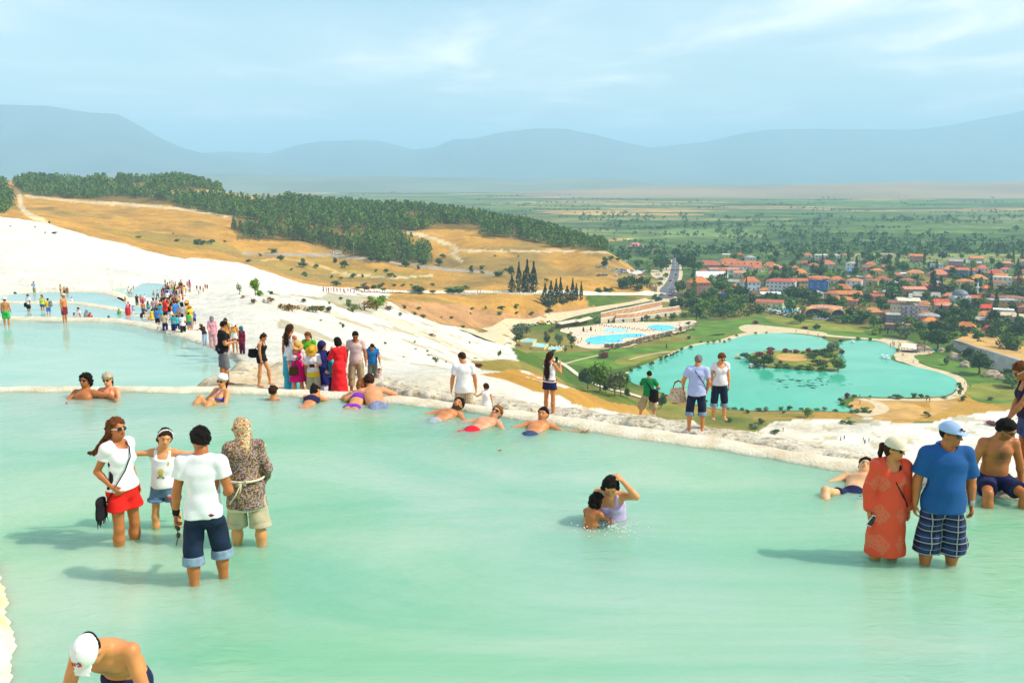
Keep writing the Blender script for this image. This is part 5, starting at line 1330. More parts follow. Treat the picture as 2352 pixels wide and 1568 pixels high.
for x,y,h,w,key in[(400,1215,270,230,'dark0'),(540,1200,230,200,'dark1'),(660,1180,200,230,'mid0'),(790,1220,240,220,'dark2'),(900,1170,190,210,'bright0'),(1020,1220,200,200,'bright1'),(1140,1180,210,200,'bright2'),(1130,1320,160,180,'mid1'),(1280,1260,220,220,'mid2'),(1300,1340,190,200,'dark0'),(1420,1250,200,200,'bright0'),(1540,1260,210,220,'mid0'),(1640,1230,180,170,'bright1'),(1310,930,330,340,'mid1'),(1690,1000,240,200,'dark1'),(890,1340,180,160,'dark2'),(600,1360,120,200,'mid2'),(1880,1270,100,120,'mid0'),(820,1411,160,30,'cyp0'),(890,1411,160,30,'cyp1'),(740,1310,150,150,'mid1'),(480,900,250,160,'mid0'),(560,860,230,160,'dark0')]:
 put(r1,key,x,y,h,'park tree in the green belt between village and lake' if not key.startswith('cyp')else 'slim cypress at the park gate','tree',GP,w,420)
for x,y,h,w,key in[(180,1000,180,230,'dark0'),(400,900,160,200,'mid0'),(560,990,210,240,'dark1'),(700,1000,220,240,'mid1'),(880,1060,240,240,'dark2'),(1190,1080,200,240,'mid2'),(1430,1060,160,180,'bright0'),(1650,1080,190,240,'mid0'),(1250,1110,130,160,'dark0'),(1010,1050,90,60,'mid1'),(620,1370,150,200,'dark1'),(800,1330,110,150,'dark2'),(1080,1330,180,260,'dark0'),(1400,1400,190,250,'mid1'),(1700,1400,270,400,'dark1'),(660,730,230,200,'dark2'),(880,540,220,200,'mid0'),(1050,540,220,150,'mid2'),(1310,500,90,120,'mid1'),(350,540,240,180,'mid0'),(1900,500,130,220,'dark1'),(2250,800,170,220,'dark2'),(2050,1080,190,200,'dark0'),(2260,1060,200,130,'cyp0')]:
 put(r2,key,x,y,h,'park tree in the green belt between village and lake','tree',GP,w,420)
for x,y,h,w,key in[(720,730,350,150,'cyp0'),(770,730,250,110,'cyp0'),(990,720,170,320,'dark0'),(1200,560,160,220,'mid1'),(1400,610,150,250,'dark1'),(250,740,180,300,'dark2'),(150,700,120,160,'mid0'),(60,920,160,120,'cyp0'),(880,1160,220,130,'cyp0'),(1130,1040,170,220,'mid1'),(1020,1300,150,180,'bright0'),(1230,1160,120,180,'mid2'),(1950,720,160,160,'dark0'),(2150,760,160,240,'dark2'),(1760,560,220,80,'pop1'),(1560,470,160,60,'cyp1'),(1410,480,190,70,'cyp1'),(2300,850,160,140,'mid0'),(560,1060,80,140,'dark1'),(1050,460,100,150,'mid2'),(500,640,110,150,'mid1'),(130,150,150,70,'cyp0')]:
 put(r3,key,x,y,h,'park tree in the green belt between village and lake' if not key.startswith('cyp')else 'dark cypress rising among the village roofs','tree',GP,w,420)
 # ==========================================================
def stone_mat(name,c1,c2,scale):
 m,N,L,p=node_mat(name)
 tc=N.new('ShaderNodeTexCoord');vo=N.new('ShaderNodeTexVoronoi');si(vo,'Scale',scale)
 L.new(tc.outputs['Object'],vo.inputs['Vector'])
 sp=N.new('ShaderNodeSeparateColor');L.new(vo.outputs['Color'],sp.inputs[0])
 mx=N.new('ShaderNodeMix');mx.data_type='RGBA';si(mx,'A',(*c1,1));si(mx,'B',(*c2,1))
 L.new(sp.outputs[0],mx.inputs['Factor']);L.new(mx.outputs['Result'],p.inputs['Base Color'])
 b=N.new('ShaderNodeBump');si(b,'Strength',.8);si(b,'Distance',.2)
 L.new(vo.outputs['Distance'],b.inputs['Height']);L.new(b.outputs[0],p.inputs['Normal'])
 si(p,'Roughness',.95)
 return m
M_STONE=stone_mat('wall_stone',(.42,.33,.20),(.60,.52,.38),.9)
M_STONE2=stone_mat('grey_wall_stone',(.33,.33,.30),(.44,.43,.39),.5)
top_pts=[(1030,674),(1100,674.5),(1170,675),(1240,675),(1262,678)]
bot_dz=[3.0,9.0,11.0,9.0,6.0]
tw=[ongr(a,b,400)for a,b in top_pts]
rows=[]
for fr in np.linspace(0,1,6):
 rows.append([(p.x+.3*math.sin(i*3+fr*9),p.y-1.4-fr*1.6,p.z+1.0-fr*(dz+1))for i,(p,dz)in enumerate(zip(tw,bot_dz))])
rows.insert(0,[(p.x,p.y-.6,p.z+1.0)for p in tw]);rows.insert(0,[(p.x,p.y-.6,p.z-.5)for p in tw])
o=strip('retaining_wall',rows,M_STONE);del o['kind']
tag(o,'tall tan stone retaining wall below the walkway by the cypresses','wall')
wl_top=[r6(1112,350),r6(1300,415),r6(1500,490),r6(1750,560),r6(2000,635),r6(2352,730),r6(2700,820)]
wl_bot=[r6(1100,470),r6(1260,580),r6(1420,690),r6(1650,800),r6(1950,900),r6(2352,1010),r6(2700,1100)]
B=[low(*q)for q in wl_bot]
Tz=[]
for q,b in zip(wl_top,B):
 d=ray(*q);f=(b.y+2.0)/d[1];Tz.append((d[0]*f,b.y+2.0,d[2]*f+CAM_Z))
rows=[[(t[0]+60,t[1]+60,Z_LOW+1)for t in Tz],[(t[0]+3,t[1]+3.5,t[2]-.3)for t in Tz],[(t[0],t[1]+1.1,t[2])for t in Tz],[(t[0],t[1],t[2])for t in Tz]]
for fr in(.33,.66,1.0):rows.append([(t[0]*(1-fr)+b.x*fr,t[1]-2.0*fr,t[2]*(1-fr)+(Z_LOW-.3)*fr)for t,b in zip(Tz,B)])
o=strip('embankment_wall',rows[1:],M_STONE2);del o['kind']
tag(o,'long grey stone embankment wall sloping along the right of the lake','wall')
tag(strip('dry_field',[[(t[0]+45,t[1]+62,Z_LOW+.2)for t in Tz],[(t[0]+3,t[1]+3.5,t[2]-.32)for t in Tz]],M_HAY),kind='structure')
for k,(x,y,w,h)in enumerate([(1120,700,200,140),(1300,830,180,120),(1780,1000,260,130),(1950,1050,170,100),(880,560,130,90),(1250,640,120,70)]):
 p=low(*r6(x,y));rw,rh_=mtr(r6,w,p)/2,mtr(r6,h,p)
 rr2=np.random.default_rng(200+k)
 bm=bmesh.new();bmesh.ops.create_icosphere(bm,subdivisions=3,radius=1)
 for v in bm.verts:
  n=fbm(v.co.x*1.3+k*5,v.co.y*1.3+v.co.z*1.7,4)-.5
  v.co=v.co*(1+float(n)*.7);v.co.x*=rw;v.co.y*=rw*.8;v.co.z=max(v.co.z,-.5)*rh_*.75+rh_*.2
 me=bpy.data.meshes.new('boulder');bm.to_mesh(me);bm.free();me.materials.append(mat('boulder',(.46,.36,.25),.95,.3,.5,.6,2))
 o=bpy.data.objects.new('boulder',me);COL.objects.link(o);o.location=p
 tag(o,['reddish boulder at the left of the grey wall','pale tan boulder beside the massive dark tree','big rough boulder right of the massive dark tree','lower boulder at the right of the rough one','brown boulder under the huge tree','boulder half hidden by the dark tree at the wall'][k],'boulder')
 # ==========================================================
M_DECK=mat('pool_deck',(.72,.56,.38),.9,.08,.3)
drape('pool_deck',[r4(*q)for q in[(575,470),(620,430),(780,420),(960,400),(1150,372),(1400,362),(1700,352),(2000,355),(2150,340),(2352,325),(2352,385),(2250,455),(2050,520),(1850,560),(1620,625),(1420,692),(1150,702),(900,694),(770,650),(765,520),(640,490)]],.20,M_DECK)
M_POOLB=wmat('bath_water',(.03,.55,.78),(.06,.64,.84),1.0,.08,.08,.1,1.2,spec=.3)
M_POOLP=wmat('bath_water_pale',(.32,.70,.74),(.42,.76,.78),1.0,.08,.08,.1,1.2,spec=.3)
M_COPE=mat('pool_coping',(.76,.70,.58),.8,.06)
for pts,m_ in(([(905,600),(935,560),(1100,532),(1350,512),(1500,500),(1650,503),(1722,525),(1600,545),(1450,555),(1380,570),(1370,590),(1420,606),(1300,620),(1150,640),(1030,642),(935,625)],M_POOLB),([(1715,425),(1730,402),(1830,388),(1980,395),(2060,413),(2086,435),(2020,462),(1920,472),(1800,456)],M_POOLB),([(1138,455),(1165,430),(1300,423),(1450,440),(1492,457),(1450,476),(1300,489),(1180,481)],M_POOLP)):
 cx_=sum(a for a,b in pts)/len(pts);cy2=sum(b for a,b in pts)/len(pts)
 drape('pool_coping',[r4(cx_+(a-cx_)*1.03,cy2+(b-cy2)*1.06)for a,b in pts],.26,M_COPE)
 drape('bathing_pool',[r4(a,b)for a,b in pts],.32,m_)
M_CRM=mat('cream_plaster',(.74,.60,.28),.9,.1)
for k,(pts,hh)in enumerate((([(66,645),(170,612),(292,628),(235,668),(100,664)],2.6),([(215,692),(300,652),(440,664),(385,712),(255,704)],1.6),([(425,718),(455,684),(600,692),(622,714),(520,734)],.8))):
 w=[low(*r4(a,b))for a,b in pts];n=len(w)
 bs=empty('stepped_basin',(w[0].x,w[0].y,Z_LOW),0,['top basin of the three stepped turquoise basins','middle basin of the three stepped turquoise basins','lowest basin of the three stepped turquoise basins'][k],'basin','stepped basins left of the resort')
 loc=[(p.x-w[0].x,p.y-w[0].y)for p in w]
 c=(sum(a for a,b in loc)/n,sum(b for a,b in loc)/n)
 inn=[(c[0]+(a-c[0])*.94,c[1]+(b-c[1])*.94)for a,b in loc]
 vs_=[(a,b,-.3)for a,b in loc]+[(a,b,hh)for a,b in loc]+[(a,b,hh)for a,b in inn]+[(a,b,hh-.3)for a,b in inn]
 fs_=[]
 for i in range(n):
  j=(i+1)%n
  for lv in range(3):fs_.append((lv*n+i,lv*n+j,(lv+1)*n+j,(lv+1)*n+i))
 MB().add(vs_,fs_).build('wall',M_CRM,bs)
 A_=sum(inn[i][0]*inn[(i+1)%n][1]-inn[(i+1)%n][0]*inn[i][1]for i in range(n))
 q=[(a,b,hh-.15)for a,b in inn]
 MB().add(q if A_>0 else q[::-1],[tuple(range(n))]).build('water',M_POOLP,bs)
M_CANV=mat('cabana_canvas',(.74,.66,.50),.85,.06);M_PIPE=mat('dark_pipe',(.10,.07,.05),.5)
def make_cabana():
 root=empty('cabana')
 vs_,fs_=[],[]
 n=7
 for yy in(-1.3,1.3):
  for k in range(n):
   t_=k/(n-1);vs_.append((-1.3+2.6*t_,yy,2.1+.45*math.sin(math.pi*t_)))
 MB().add(vs_,[(k,k+1,n+k+1,n+k)for k in range(n-1)]).build('canopy',M_CANV,root,True)
 MB().box((0,1.28,1.05),(2.5,.05,2.1)).build('curtain',M_CANV,root)
 MB().box((-1.28,0,1.05),(.05,2.5,2.1)).build('curtain',M_CANV,root)
 MB().box((1.28,.5,1.05),(.05,1.5,2.1)).build('curtain',M_CANV,root)
 for sx in(-1.3,1.3):
  for sy in(-1.3,1.3):MB().tube([(sx,sy,0),(sx,sy,2.12)],.06,5).build('post',M_PIPE,root)
 MB().box((0,.2,.25),(2.0,1.8,.3)).build('daybed',mat('daybed',(.45,.2,.12),.8),root)
 return root
cab=make_cabana()
cl=[(1195,690),(1255,690),(1310,690),(1370,686),(1420,676),(1475,656),(1525,641),(1575,628),(1620,612),(1670,598),(1730,586),(1790,572),(1850,560),(1905,550),(1960,534),(2015,520),(2120,474),(2190,455),(2245,446),(2300,425),(2345,405)]
for i,(x,y)in enumerate(cl):
 p=low(*r4(x,y));o=cab if i==0 else dup(cab)
 o.location=(p.x,p.y+1.3,Z_LOW+.2);o.rotation_euler=(0,0,.25+.5*(i>15)+.1*((i*7)%5-2));o.scale=(1.05,)*3
 tag(o,'cream curtained cabana in the row along the resort pools','cabana','cabanas along the resort pools')
M_LOUNG=[mat('lounger_white',(.78,.76,.72),.6),mat('lounger_brown',(.26,.12,.08),.7),mat('lounger_violet',(.35,.25,.42),.7)]
def lounger_mesh(m_):
 mb=MB().box((0,-.25,.32),(.6,1.3,.08));mb.add([(-.3,.4,.28),(.3,.4,.28),(.3,.95,.72),(-.3,.95,.72),(-.3,.4,.36),(.3,.4,.36),(.3,.93,.80),(-.3,.93,.80)],[(0,3,2,1),(4,5,6,7),(0,1,5,4),(1,2,6,5),(2,3,7,6),(3,0,4,7)])
 for sx in(-.25,.25):
  for sy in(-.8,.3):mb.box((sx,sy,.14),(.06,.06,.28))
 return mb.build('sun_lounger',m_)
pro=[lounger_mesh(m_)for m_ in M_LOUNG];usedp=[False]*3
lr=random.Random(9)
spots=[(780+k*22,512+(k%2)*12+(k//12)*8,0)for k in range(16)]+[(960+k*26,505-k*1.5+(k%2)*10,0)for k in range(14)]+[(1130+k*30,396+k*3.2+(k%2)*12,1)for k in range(18)]+[(1660+k*28,456+(k%2)*14,1 if k%3 else 2)for k in range(7)]+[(1400+k*34,366+(k%2)*6,0)for k in range(9)]+[(790+k*26,660+k*3,0)for k in range(5)]+[(490+k*24,680+(k%2)*10,0)for k in range(7)]
for x,y,c in spots:
 p=low(*r4(x,y));o=pro[c]if not usedp[c]else pro[c].copy()
 if usedp[c]:COL.objects.link(o)
 usedp[c]=True
 o.location=(p.x,p.y,Z_LOW+.22);o.rotation_euler=(0,0,lr.uniform(-.4,.4))
 tag(o,['white sun lounger in the rows round the resort pools','brown sun lounger in the rows behind the pale pool','violet sun lounger between the two blue pools'][c],'sun lounger','sun loungers of the resort')
def umbrella(x,y,hz,c,open_,label,zf=r4):
 p=low(*zf(x,y));h=mtr(zf,hz,p)
 u=empty('parasol',(p.x,p.y,Z_LOW+.2),0,label,'parasol')
 MB().tube([(0,0,0),(0,0,h)],.06,5).build('pole',M_PIPE,u)
 prof=[(h*.62,h*.72),(h*.35,h*.86),(0,h)]if open_ else[(h*.17,h*.28),(h*.2,h*.34),(h*.07,h*.9),(0,h)]
 MB().lathe(prof,8).build('canopy',pmat('cloth',c),u)
for q in[(820,638,48,(.66,.03,.03),False,'closed red parasol at the near left of the deck'),(1045,480,36,(.6,.05,.04),False,'closed red parasol near the pale pool'),(1552,362,66,(.80,.12,.02),False,'tall orange red parasol before the resort building'),(890,496,84,(.03,.03,.035),False,'tall closed black parasol left of a pair'),(986,486,84,(.03,.03,.035),False,'tall closed black parasol right of a pair'),(1340,615,38,(.10,.14,.40),False,'closed blue parasol by the pool bay'),(1575,545,36,(.10,.14,.40),False,'closed blue parasol left of two by the pool tip'),(1632,545,38,(.10,.14,.40),False,'closed blue parasol right of two by the pool tip'),(2135,395,40,(.75,.22,.30),True,'open pink parasol at the right end of the deck'),(940,480,26,(.12,.12,.40),True,'open blue parasol between the black ones')]:umbrella(*q)
for x,y,c,lab in[(1120,190,(.08,.14,.5),'open blue parasol at the lakeside bar'),(1200,210,(.06,.08,.4),'open dark blue parasol at the lakeside bar'),(1440,195,(.75,.4,.38),'open pink parasol before the restaurant'),(1225,240,(.8,.4,.36),'open salmon parasol by the parked cars'),(670,620,(.75,.15,.05),'red beach parasol right of the pavilion'),(740,600,(.1,.5,.45),'teal beach parasol right of the pavilion')]:umbrella(x,y,60,c,True,lab,r6)
for k,(pts,lab)in enumerate((([(565,440),(790,400),(775,380),(580,415)],'left half of the cream roofed poolside bar'),([(800,410),(960,365),(955,345),(790,388)],'right half of the cream roofed poolside bar'))):
 a,b=low(*r4(*pts[0])),low(*r4(*pts[1]));L_=(b-a).length;an=math.atan2(b.y-a.y,b.x-a.x)
 bar=empty('pool_bar',((a.x+b.x)/2,(a.y+b.y)/2+3,Z_LOW+.2),an,lab,'bar')
 roof_mb('gable',L_,5,2.6,.9,.6).build('roof',mat('reed_roof',(.66,.56,.40),.95,.15,1.5),bar)
 for i in range(6):MB().tube([(0,0,0),(0,0,2.7)],.1,5).build('post',M_PIPE,bar).location=(-L_/2+.5+i*(L_-1)/5,-2.3,0)
 MB().box((0,.5,.55),(L_*.9,.6,1.1)).build('counter',mat('bar_wood',(.30,.12,.07),.8),bar)
 MB().box((0,2.3,1.3),(L_,.15,2.6)).build('back_wall',mat('bar_wood',(.3,.12,.07)),bar)
M_EARTH=mat('earth_roof',(.40,.20,.08),.95,.2,.4);M_SHELL=mat('white_shell',(.80,.76,.68),.7,.05)
for(pts_f,pts_b,lab,hgt)in(([(1115,372),(1300,345),(1500,305),(1700,255),(1840,225),(1910,205)],[(1112,330),(1250,280),(1450,250),(1620,215),(1760,185),(1900,165)],'curved earth covered bath house with a white rim',3.4),([(1300,362),(1550,345),(1700,315),(1900,285),(2080,262),(2150,250)],[(1330,335),(1550,312),(1700,282),(1900,250),(2060,228),(2110,215)],'lower earth covered wing nearer the pools',2.4)):
 F_=rsm(np.array([tuple(low(*r4(a,b)))[:2]for a,b in pts_f]),24);K_=rsm(np.array([tuple(low(*r4(a,b)))[:2]for a,b in pts_b]),24)
 o0=F_[12];F_=F_-o0;K_=K_-o0
 K_=F_+(K_-F_)*.55
 bh=empty('bath_house',(o0[0],o0[1],Z_LOW),0,lab,'bath house')
 def band(name,r0,r1,m_):
  rws=np.array([r0,r1]);q=strip(name,rws,m_);del q['kind'];q.parent=bh
 z3=lambda A,z:np.c_[A,np.full(len(A),z)]
 band('front_wall',z3(F_,hgt),z3(F_,-.2),mat('sand_wall',(.66,.54,.38),.9))
 band('earth_roof',z3(K_+(0,0),hgt+2.2),z3(F_,hgt+.25),M_EARTH)
 band('back_rim',z3(K_+(0,.9),hgt+2.7),z3(K_,hgt+2.7),M_SHELL);band('back_rim',z3(K_,hgt+2.7),z3(K_,hgt+2.0),M_SHELL)
 band('front_rim',z3(F_+(0,.35),hgt+.5),z3(F_-(0,.12),hgt+.5),M_SHELL);band('front_rim',z3(F_-(0,.12),hgt+.5),z3(F_-(0,.12),hgt-.15),M_SHELL)
 zig=MB()
 for i in range(3,15):
  a=F_[i]*.5+K_[i]*.5;b=F_[i+1]*.5+K_[i+1]*.5
  s0,s1=(.3,.75)if i%2 else(.75,.3)
  pa=F_[i]*(1-s0)+K_[i]*s0;pb=F_[i+1]*(1-s1)+K_[i+1]*s1
  zig.tube([(pa[0],pa[1],hgt+.3+2.0*s0),(pb[0],pb[1],hgt+.3+2.0*s1)],.16,4)
 zig.build('zigzag_trim',M_CRM,bh)
 for i in range(2,22,3):
  c_=F_[i];MB().box((0,0,1.1),(2.2,.12,2.1)).build('opening',mat('dark_front',(.03,.035,.06)),bh).location=(c_[0],c_[1]-.08,0)
GRs='trees on the resort lawn'
for x,y,h,w,key,lab in[(100,545,210,280,'big_c','big grey green olive tree at the left of the resort'),(30,625,160,130,'big_b','dark round tree at the top of the stepped basins'),(410,630,180,110,'olive0','slanting olive tree on the resort lawn'),(570,655,180,130,'olive1','olive tree in the middle of the resort lawn'),(730,660,190,110,'olive2','pale olive tree at the edge of the deck'),(470,480,60,80,'oleander1','reddish bush on the resort lawn'),(660,740,80,50,'mid1','small tree below the lowest basin'),(745,700,60,40,'dark1','small dark tree by the deck edge'),(505,755,70,60,'mid2','little tree behind the woman with the phone'),(1520,325,76,80,'mid0','round tree left before the bath house'),(1705,330,84,90,'mid1','round tree before the lower wing'),(1860,335,80,100,'olive1','grey round tree before the lower wing'),(2050,325,110,120,'mid2','larger round tree at the right of the bath house'),(2250,395,60,90,'olive0','olive bush by the last cabanas'),(2145,490,90,44,'olive2','thin olive tree among the cabanas'),(1160,800,80,100,'oleander0','rounded red bush below the deck'),(1965,690,70,24,'cyp1','thin dark cypress by the lake path'),(2255,570,50,70,'shrub0','round bush on the lawn right of the cabanas'),(1860,90+40,90,90,'dark0','dark bush under the walkway corner')]:
 put(r4,key,x,y,h,lab,'tree',GRs,w,380)
for k in range(60):
 t_=k/60.;x=100+1500*t_;y=395-130*t_+60*(t_-.5)**2+lr.uniform(-14,14)
 put(r4,f'shrub{k % 3}' if k%5 else 'oleander2',x,y,lr.uniform(18,34),'hedge bush in the row above the resort lawn','shrub','hedge above the resort lawn',lr.uniform(24,50),380)
for k in range(46):
 x=1100+k*27;y=742-.235*(x-1100)+lr.uniform(-10,10)
 put(r4,f'shrub{k % 3}',x,y,lr.uniform(14,26),'hedge bush in the row below the resort deck','shrub','hedge below the resort deck',lr.uniform(30,60),380)
drape('pool_deck',[r2(0,1110),r2(250,1080),r2(560,1110),r2(720,1180),r2(700,1240),r2(400,1230),r2(60,1160)],.24,M_DECK)
drape('bathing_pool',[r2(40,1150),r2(110,1110),r2(300,1125),r2(480,1130),r2(560,1165),r2(560,1200),r2(420,1205),r2(240,1175)],.3,M_POOLB)
for x,y,c,lab in[(340,1130,(.10,.35,.55),'open blue parasol by the village pool'),(180,1140,(.5,.2,.12),'brown parasol by the village pool'),(560,1200,(.5,.52,.5),'grey parasol by the village pool'),(60,1110,(.8,.78,.7),'white parasol left of the village pool'),(430,1110,(.78,.74,.66),'white pointed tent by the village pool'),(600,1220,(.15,.25,.6),'blue parasol right of the village pool')]:umbrella(x,y,60,c,True,lab,r2)
p=low(*r6(400,590));s=mtr(r6,100,p)
pv=empty('pavilion',(p.x,p.y+4,Z_LOW),-.35,'lakeside pavilion with a cream canvas roof and dark seating','pavilion')
MB().add([(-s*1.7,-s*.6,s*.95),(s*.9,-s*1.0,s*.75),(s*1.0,s*1.6,s*1.2),(-s*1.1,s*1.9,s*1.3),(-s*1.7,-s*.6,s*.87),(s*.9,-s*1.0,s*.67),(s*1.0,s*1.6,s*1.12),(-s*1.1,s*1.9,s*1.22)],[(0,1,2,3),(4,7,6,5),(0,4,5,1),(1,5,6,2),(2,6,7,3),(3,7,4,0)]).build('canvas_roof',M_CANV,pv)
for q in((-1.5,-.5),(-.6,-.65),(.3,-.8),(.85,-.85),(.9,1.3),(-1.0,1.6)):MB().tube([(0,0,0),(0,0,s*.86)],.12,5).build('post',M_PIPE,pv).location=(q[0]*s,q[1]*s,0)
for i in range(7):MB().box((0,0,.4),(1.8,1.2,.8)).build('seat',pmat('cloth',((.18,.04,.25),(.30,.06,.06),(.06,.05,.2))[i%3]),pv).location=(-s*1.2+i*s*.33,-s*.4+(i%2)*s*.5,0)
rt_=roof_mb('hip',s*1.3,s*1.4,s*1.0,s*.55).build('brown_roof',tile_mat((.20,.09,.07)),pv);rt_.location=(s*1.7,s*1.0,0)
for sx in(1.15,2.25):MB().box((0,0,s*.5),(.3,.3,s)).build('post',M_PIPE,pv).location=(s*sx,s*.4,0)
# ==========================================================
M_HULL=mat('boat_white',(.80,.80,.78),.35,.05)
def pedal_boat(x,y,wz,c,label):
 p=low(*z6(x,y));s=mtr(z6,wz,p)/3.0
 b=empty('pedal_boat',(p.x,p.y,Z_LOW+.2),.4,label,'pedal boat')
 hull=MB()
 n=9;ring=[]
 for zz,k in((-.1,.8),(.25,1.0),(.5,1.05)):ring+=[(1.5*k*math.copysign(abs(math.cos(2*math.pi*i/n))**.7,math.cos(2*math.pi*i/n)),.8*k*math.sin(2*math.pi*i/n),zz)for i in range(n)]
 hull.add(ring,[(l*n+i,l*n+(i+1)%n,(l+1)*n+(i+1)%n,(l+1)*n+i)for l in range(2)for i in range(n)]+[tuple(range(2*n,3*n))])
 hull.build('hull',pmat('boat',c),b)
 for sy in(-.4,.4):MB().box((0,0,.75),(.5,.55,.5)).build('seat',M_HULL,b).location=(-.4,sy,0)
 MB().box((-.3,0,1.75),(1.6,1.5,.08)).build('canopy',M_HULL if c[0]>.5 and c[1]<.3 else pmat('boat',c),b)
 for sx in(-1.0,.4):
  for sy in(-.65,.65):MB().tube([(sx,sy,.5),(sx,sy,1.72)],.04,4).build('post',M_HULL,b)
 b.scale=(s,)*3
pedal_boat(125,348,50,(.75,.45,.03),'yellow pedal boat left of the island');pedal_boat(232,422,50,(.65,.04,.06),'red pedal boat at the near left of the island');pedal_boat(1022,226,34,(.8,.8,.8),'white pedal boat near the far shore')
pedal_boat(1255,345,44,(.78,.8,.82),'white boat moored at the left by the plaza');pedal_boat(1290,354,48,(.74,.78,.84),'white boat moored at the right by the plaza')
# ==========================================================
M_TYRE=mat('tyre',(.02,.02,.02),.9)
CARC=[(.70,.70,.70),(.75,.74,.72),(.35,.37,.40),(.05,.055,.07),(.12,.18,.30),(.45,.05,.04),(.55,.56,.58)]
CARW=['silver','white','grey','black','blue','red','pale grey']
CARM=[mat(f'car_paint_{k}',c,.3,.03,spec=.5,metal=.1)for k,c in enumerate(CARC)]
def car_mesh():
 mb=MB()
 def loft(secs,m):
  vs_=[];n=4
  for x,w,z0,z1 in secs:vs_+=[(x,-w,z0),(x,w,z0),(x,w*.92,z1),(x,-w*.92,z1)]
  fs_=[]
  for i in range(len(secs)-1):
   for k in range(4):fs_.append((i*4+k,i*4+(k+1)%4,(i+1)*4+(k+1)%4,(i+1)*4+k))
  fs_+=[(3,2,1,0),tuple((len(secs)-1)*4+k for k in range(4))]
  mb.add(vs_,fs_,m)
 loft([(-2.1,.75,.35,.75),(-1.9,.85,.28,.88),(-.9,.88,.25,.92),(.9,.88,.25,.95),(1.8,.85,.28,.95),(2.1,.78,.38,.80)],0)
 loft([(-1.15,.74,.90,.94),(-.45,.70,.90,1.40),(.9,.70,.92,1.42),(1.6,.74,.93,.98)],1)
 loft([(-.42,.66,1.40,1.45),(.25,.68,1.41,1.48),(.88,.66,1.41,1.45)],0)
 for sx in(-1.3,1.3):
  for sy in(-.82,.82):
   n=8;vs_=[(sx+.32*math.cos(2*math.pi*i/n),sy+d_,.32+.32*math.sin(2*math.pi*i/n))for d_ in(-.1,.1)for i in range(n)]
   mb.add(vs_,[(i,(i+1)%n,n+(i+1)%n,n+i)for i in range(n)]+[tuple(range(n))[::-1],tuple(range(n,2*n))],2)
 return mb
car0=car_mesh().build('parked_car',[CARM[0],M_PANE,M_TYRE])
first_car=[True]
def car(zf,x,y,rz,c,label,group,f0=420):
 p=ongr(*zf(x,y),f0)
 o=car0 if first_car[0]else car0.copy()
 if not first_car[0]:COL.objects.link(o)
 first_car[0]=False
 o.material_slots[0].link='OBJECT';o.material_slots[0].material=CARM[c]
 o.location=(p.x,p.y,p.z+.15);o.rotation_euler=(0,0,rz)
 tag(o,label,'car',group)
crd=random.Random(21)
for x,y in[(40,630),(90,640),(190,650),(230,660),(360,722)]+[(460+k*34,702+(k%3)*14)for k in range(7)]+[(500+k*42,742+k*5)for k in range(5)]+[(770+k*46,726-k*3+(k%2)*10)for k in range(8)]+[(60,825),(150,815),(210,825),(440,825),(520,808),(750,822),(830,826),(870,830),(950,826),(990,820),(1010,760),(1060,770),(1290,690),(1330,700),(1330,815),(1380,812),(1400,888),(1450,900),(1490,915),(1440,920),(1240,680),(640,520),(690,525)]:
 c=crd.randrange(7);car(r5,x,y,crd.uniform(-.4,.4)+(1.2 if crd.random()<.3 else 0),c,f'{CARW[c]} car among those parked on the dry field by the entrance','cars parked on the dry field')
for x,y,rz,c,lab in[(1645,945,1.7,5,'dark red car driving down the village road'),(1755,815,1.5,3,'dark car on the village road behind the red one'),(1750,870,1.5,2,'grey car on the right lane of the village road'),(1640,1190,2.8,0,'silver car turning at the foot of the village road'),(1780,560,1.5,1,'white car at the top of the village road'),(1780,640,1.5,6,'pale van half way up the village road'),(1660,470,.2,4,'dark blue car at the far end of the village road')]:
 car(r5,x,y,rz,c,lab,'cars on the village road')
for k in range(16):
 c=crd.randrange(7);car(r5,1440+k*40,1255+(k%3)*12,crd.uniform(-.3,.3),c,f'{CARW[c]} car in the busy row at the village entrance','cars at the village entrance')
for k in range(11):
 c=crd.randrange(7);car(r2,40+k*36,1200+k*8,crd.uniform(.3,.9),c,f'{CARW[c]} car in the row before the village pool','cars before the village pool')
for x,y in[(900,1340),(960,1345),(1010,1350),(1100,1350),(1150,1360),(1410,1390)]:
 c=crd.randrange(7);car(r2,x,y,.2,c,f'{CARW[c]} car under the trees beside the plaza','cars beside the plaza')
for x,y in[(1290,275),(1360,280),(1410,285),(1420,260),(1345,262),(1270,325),(1600,305),(1650,310),(1700,318),(1770,290),(1790,330),(1820,260),(1740,300)]:
 c=crd.randrange(3);car(r6,x,y,crd.uniform(1.2,1.8),c,f'{CARW[c]} car in the lot above the grey embankment','cars above the embankment',200)
p=ongr(775,584,600)
bus=empty('minibus',(p.x,p.y,p.z+.2),.25,'white minibus with dark windows on the hillside road','minibus')
MB().box((0,0,1.35),(7.2,2.2,2.2),taper=.96).build('body',M_HULL,bus)
for k in range(5):MB().box((0,0,1.75),(1.05,.06,.8)).build('window',M_PANE,bus).location=(-2.5+k*1.25,-1.09,0)
MB().box((3.52,0,1.75),(.08,1.8,.9)).build('windscreen',M_PANE,bus)
for sx in(-2.2,2.2):
 for sy in(-1,1):MB().tube([(sx,sy-.12,.42),(sx,sy+.12,.42)],.42,10).build('wheel',M_TYRE,bus)
def lamp(zf,x,y,hz,label):
 p=ongr(*zf(x,y),200);h=mtr(zf,hz,p)
 l_=empty('street_lamp',p,0,label,'lamp','slim lamps of the resort and park')
 MB().tube([(0,0,0),(0,0,h)],.09,5).build('pole',mat('lamp_pole',(.5,.5,.48),.5),l_)
 MB().lathe([(0,h-.1),(.28,h),(.3,h+.25),(0,h+.4)],8).build('lamp_head',M_HULL,l_)
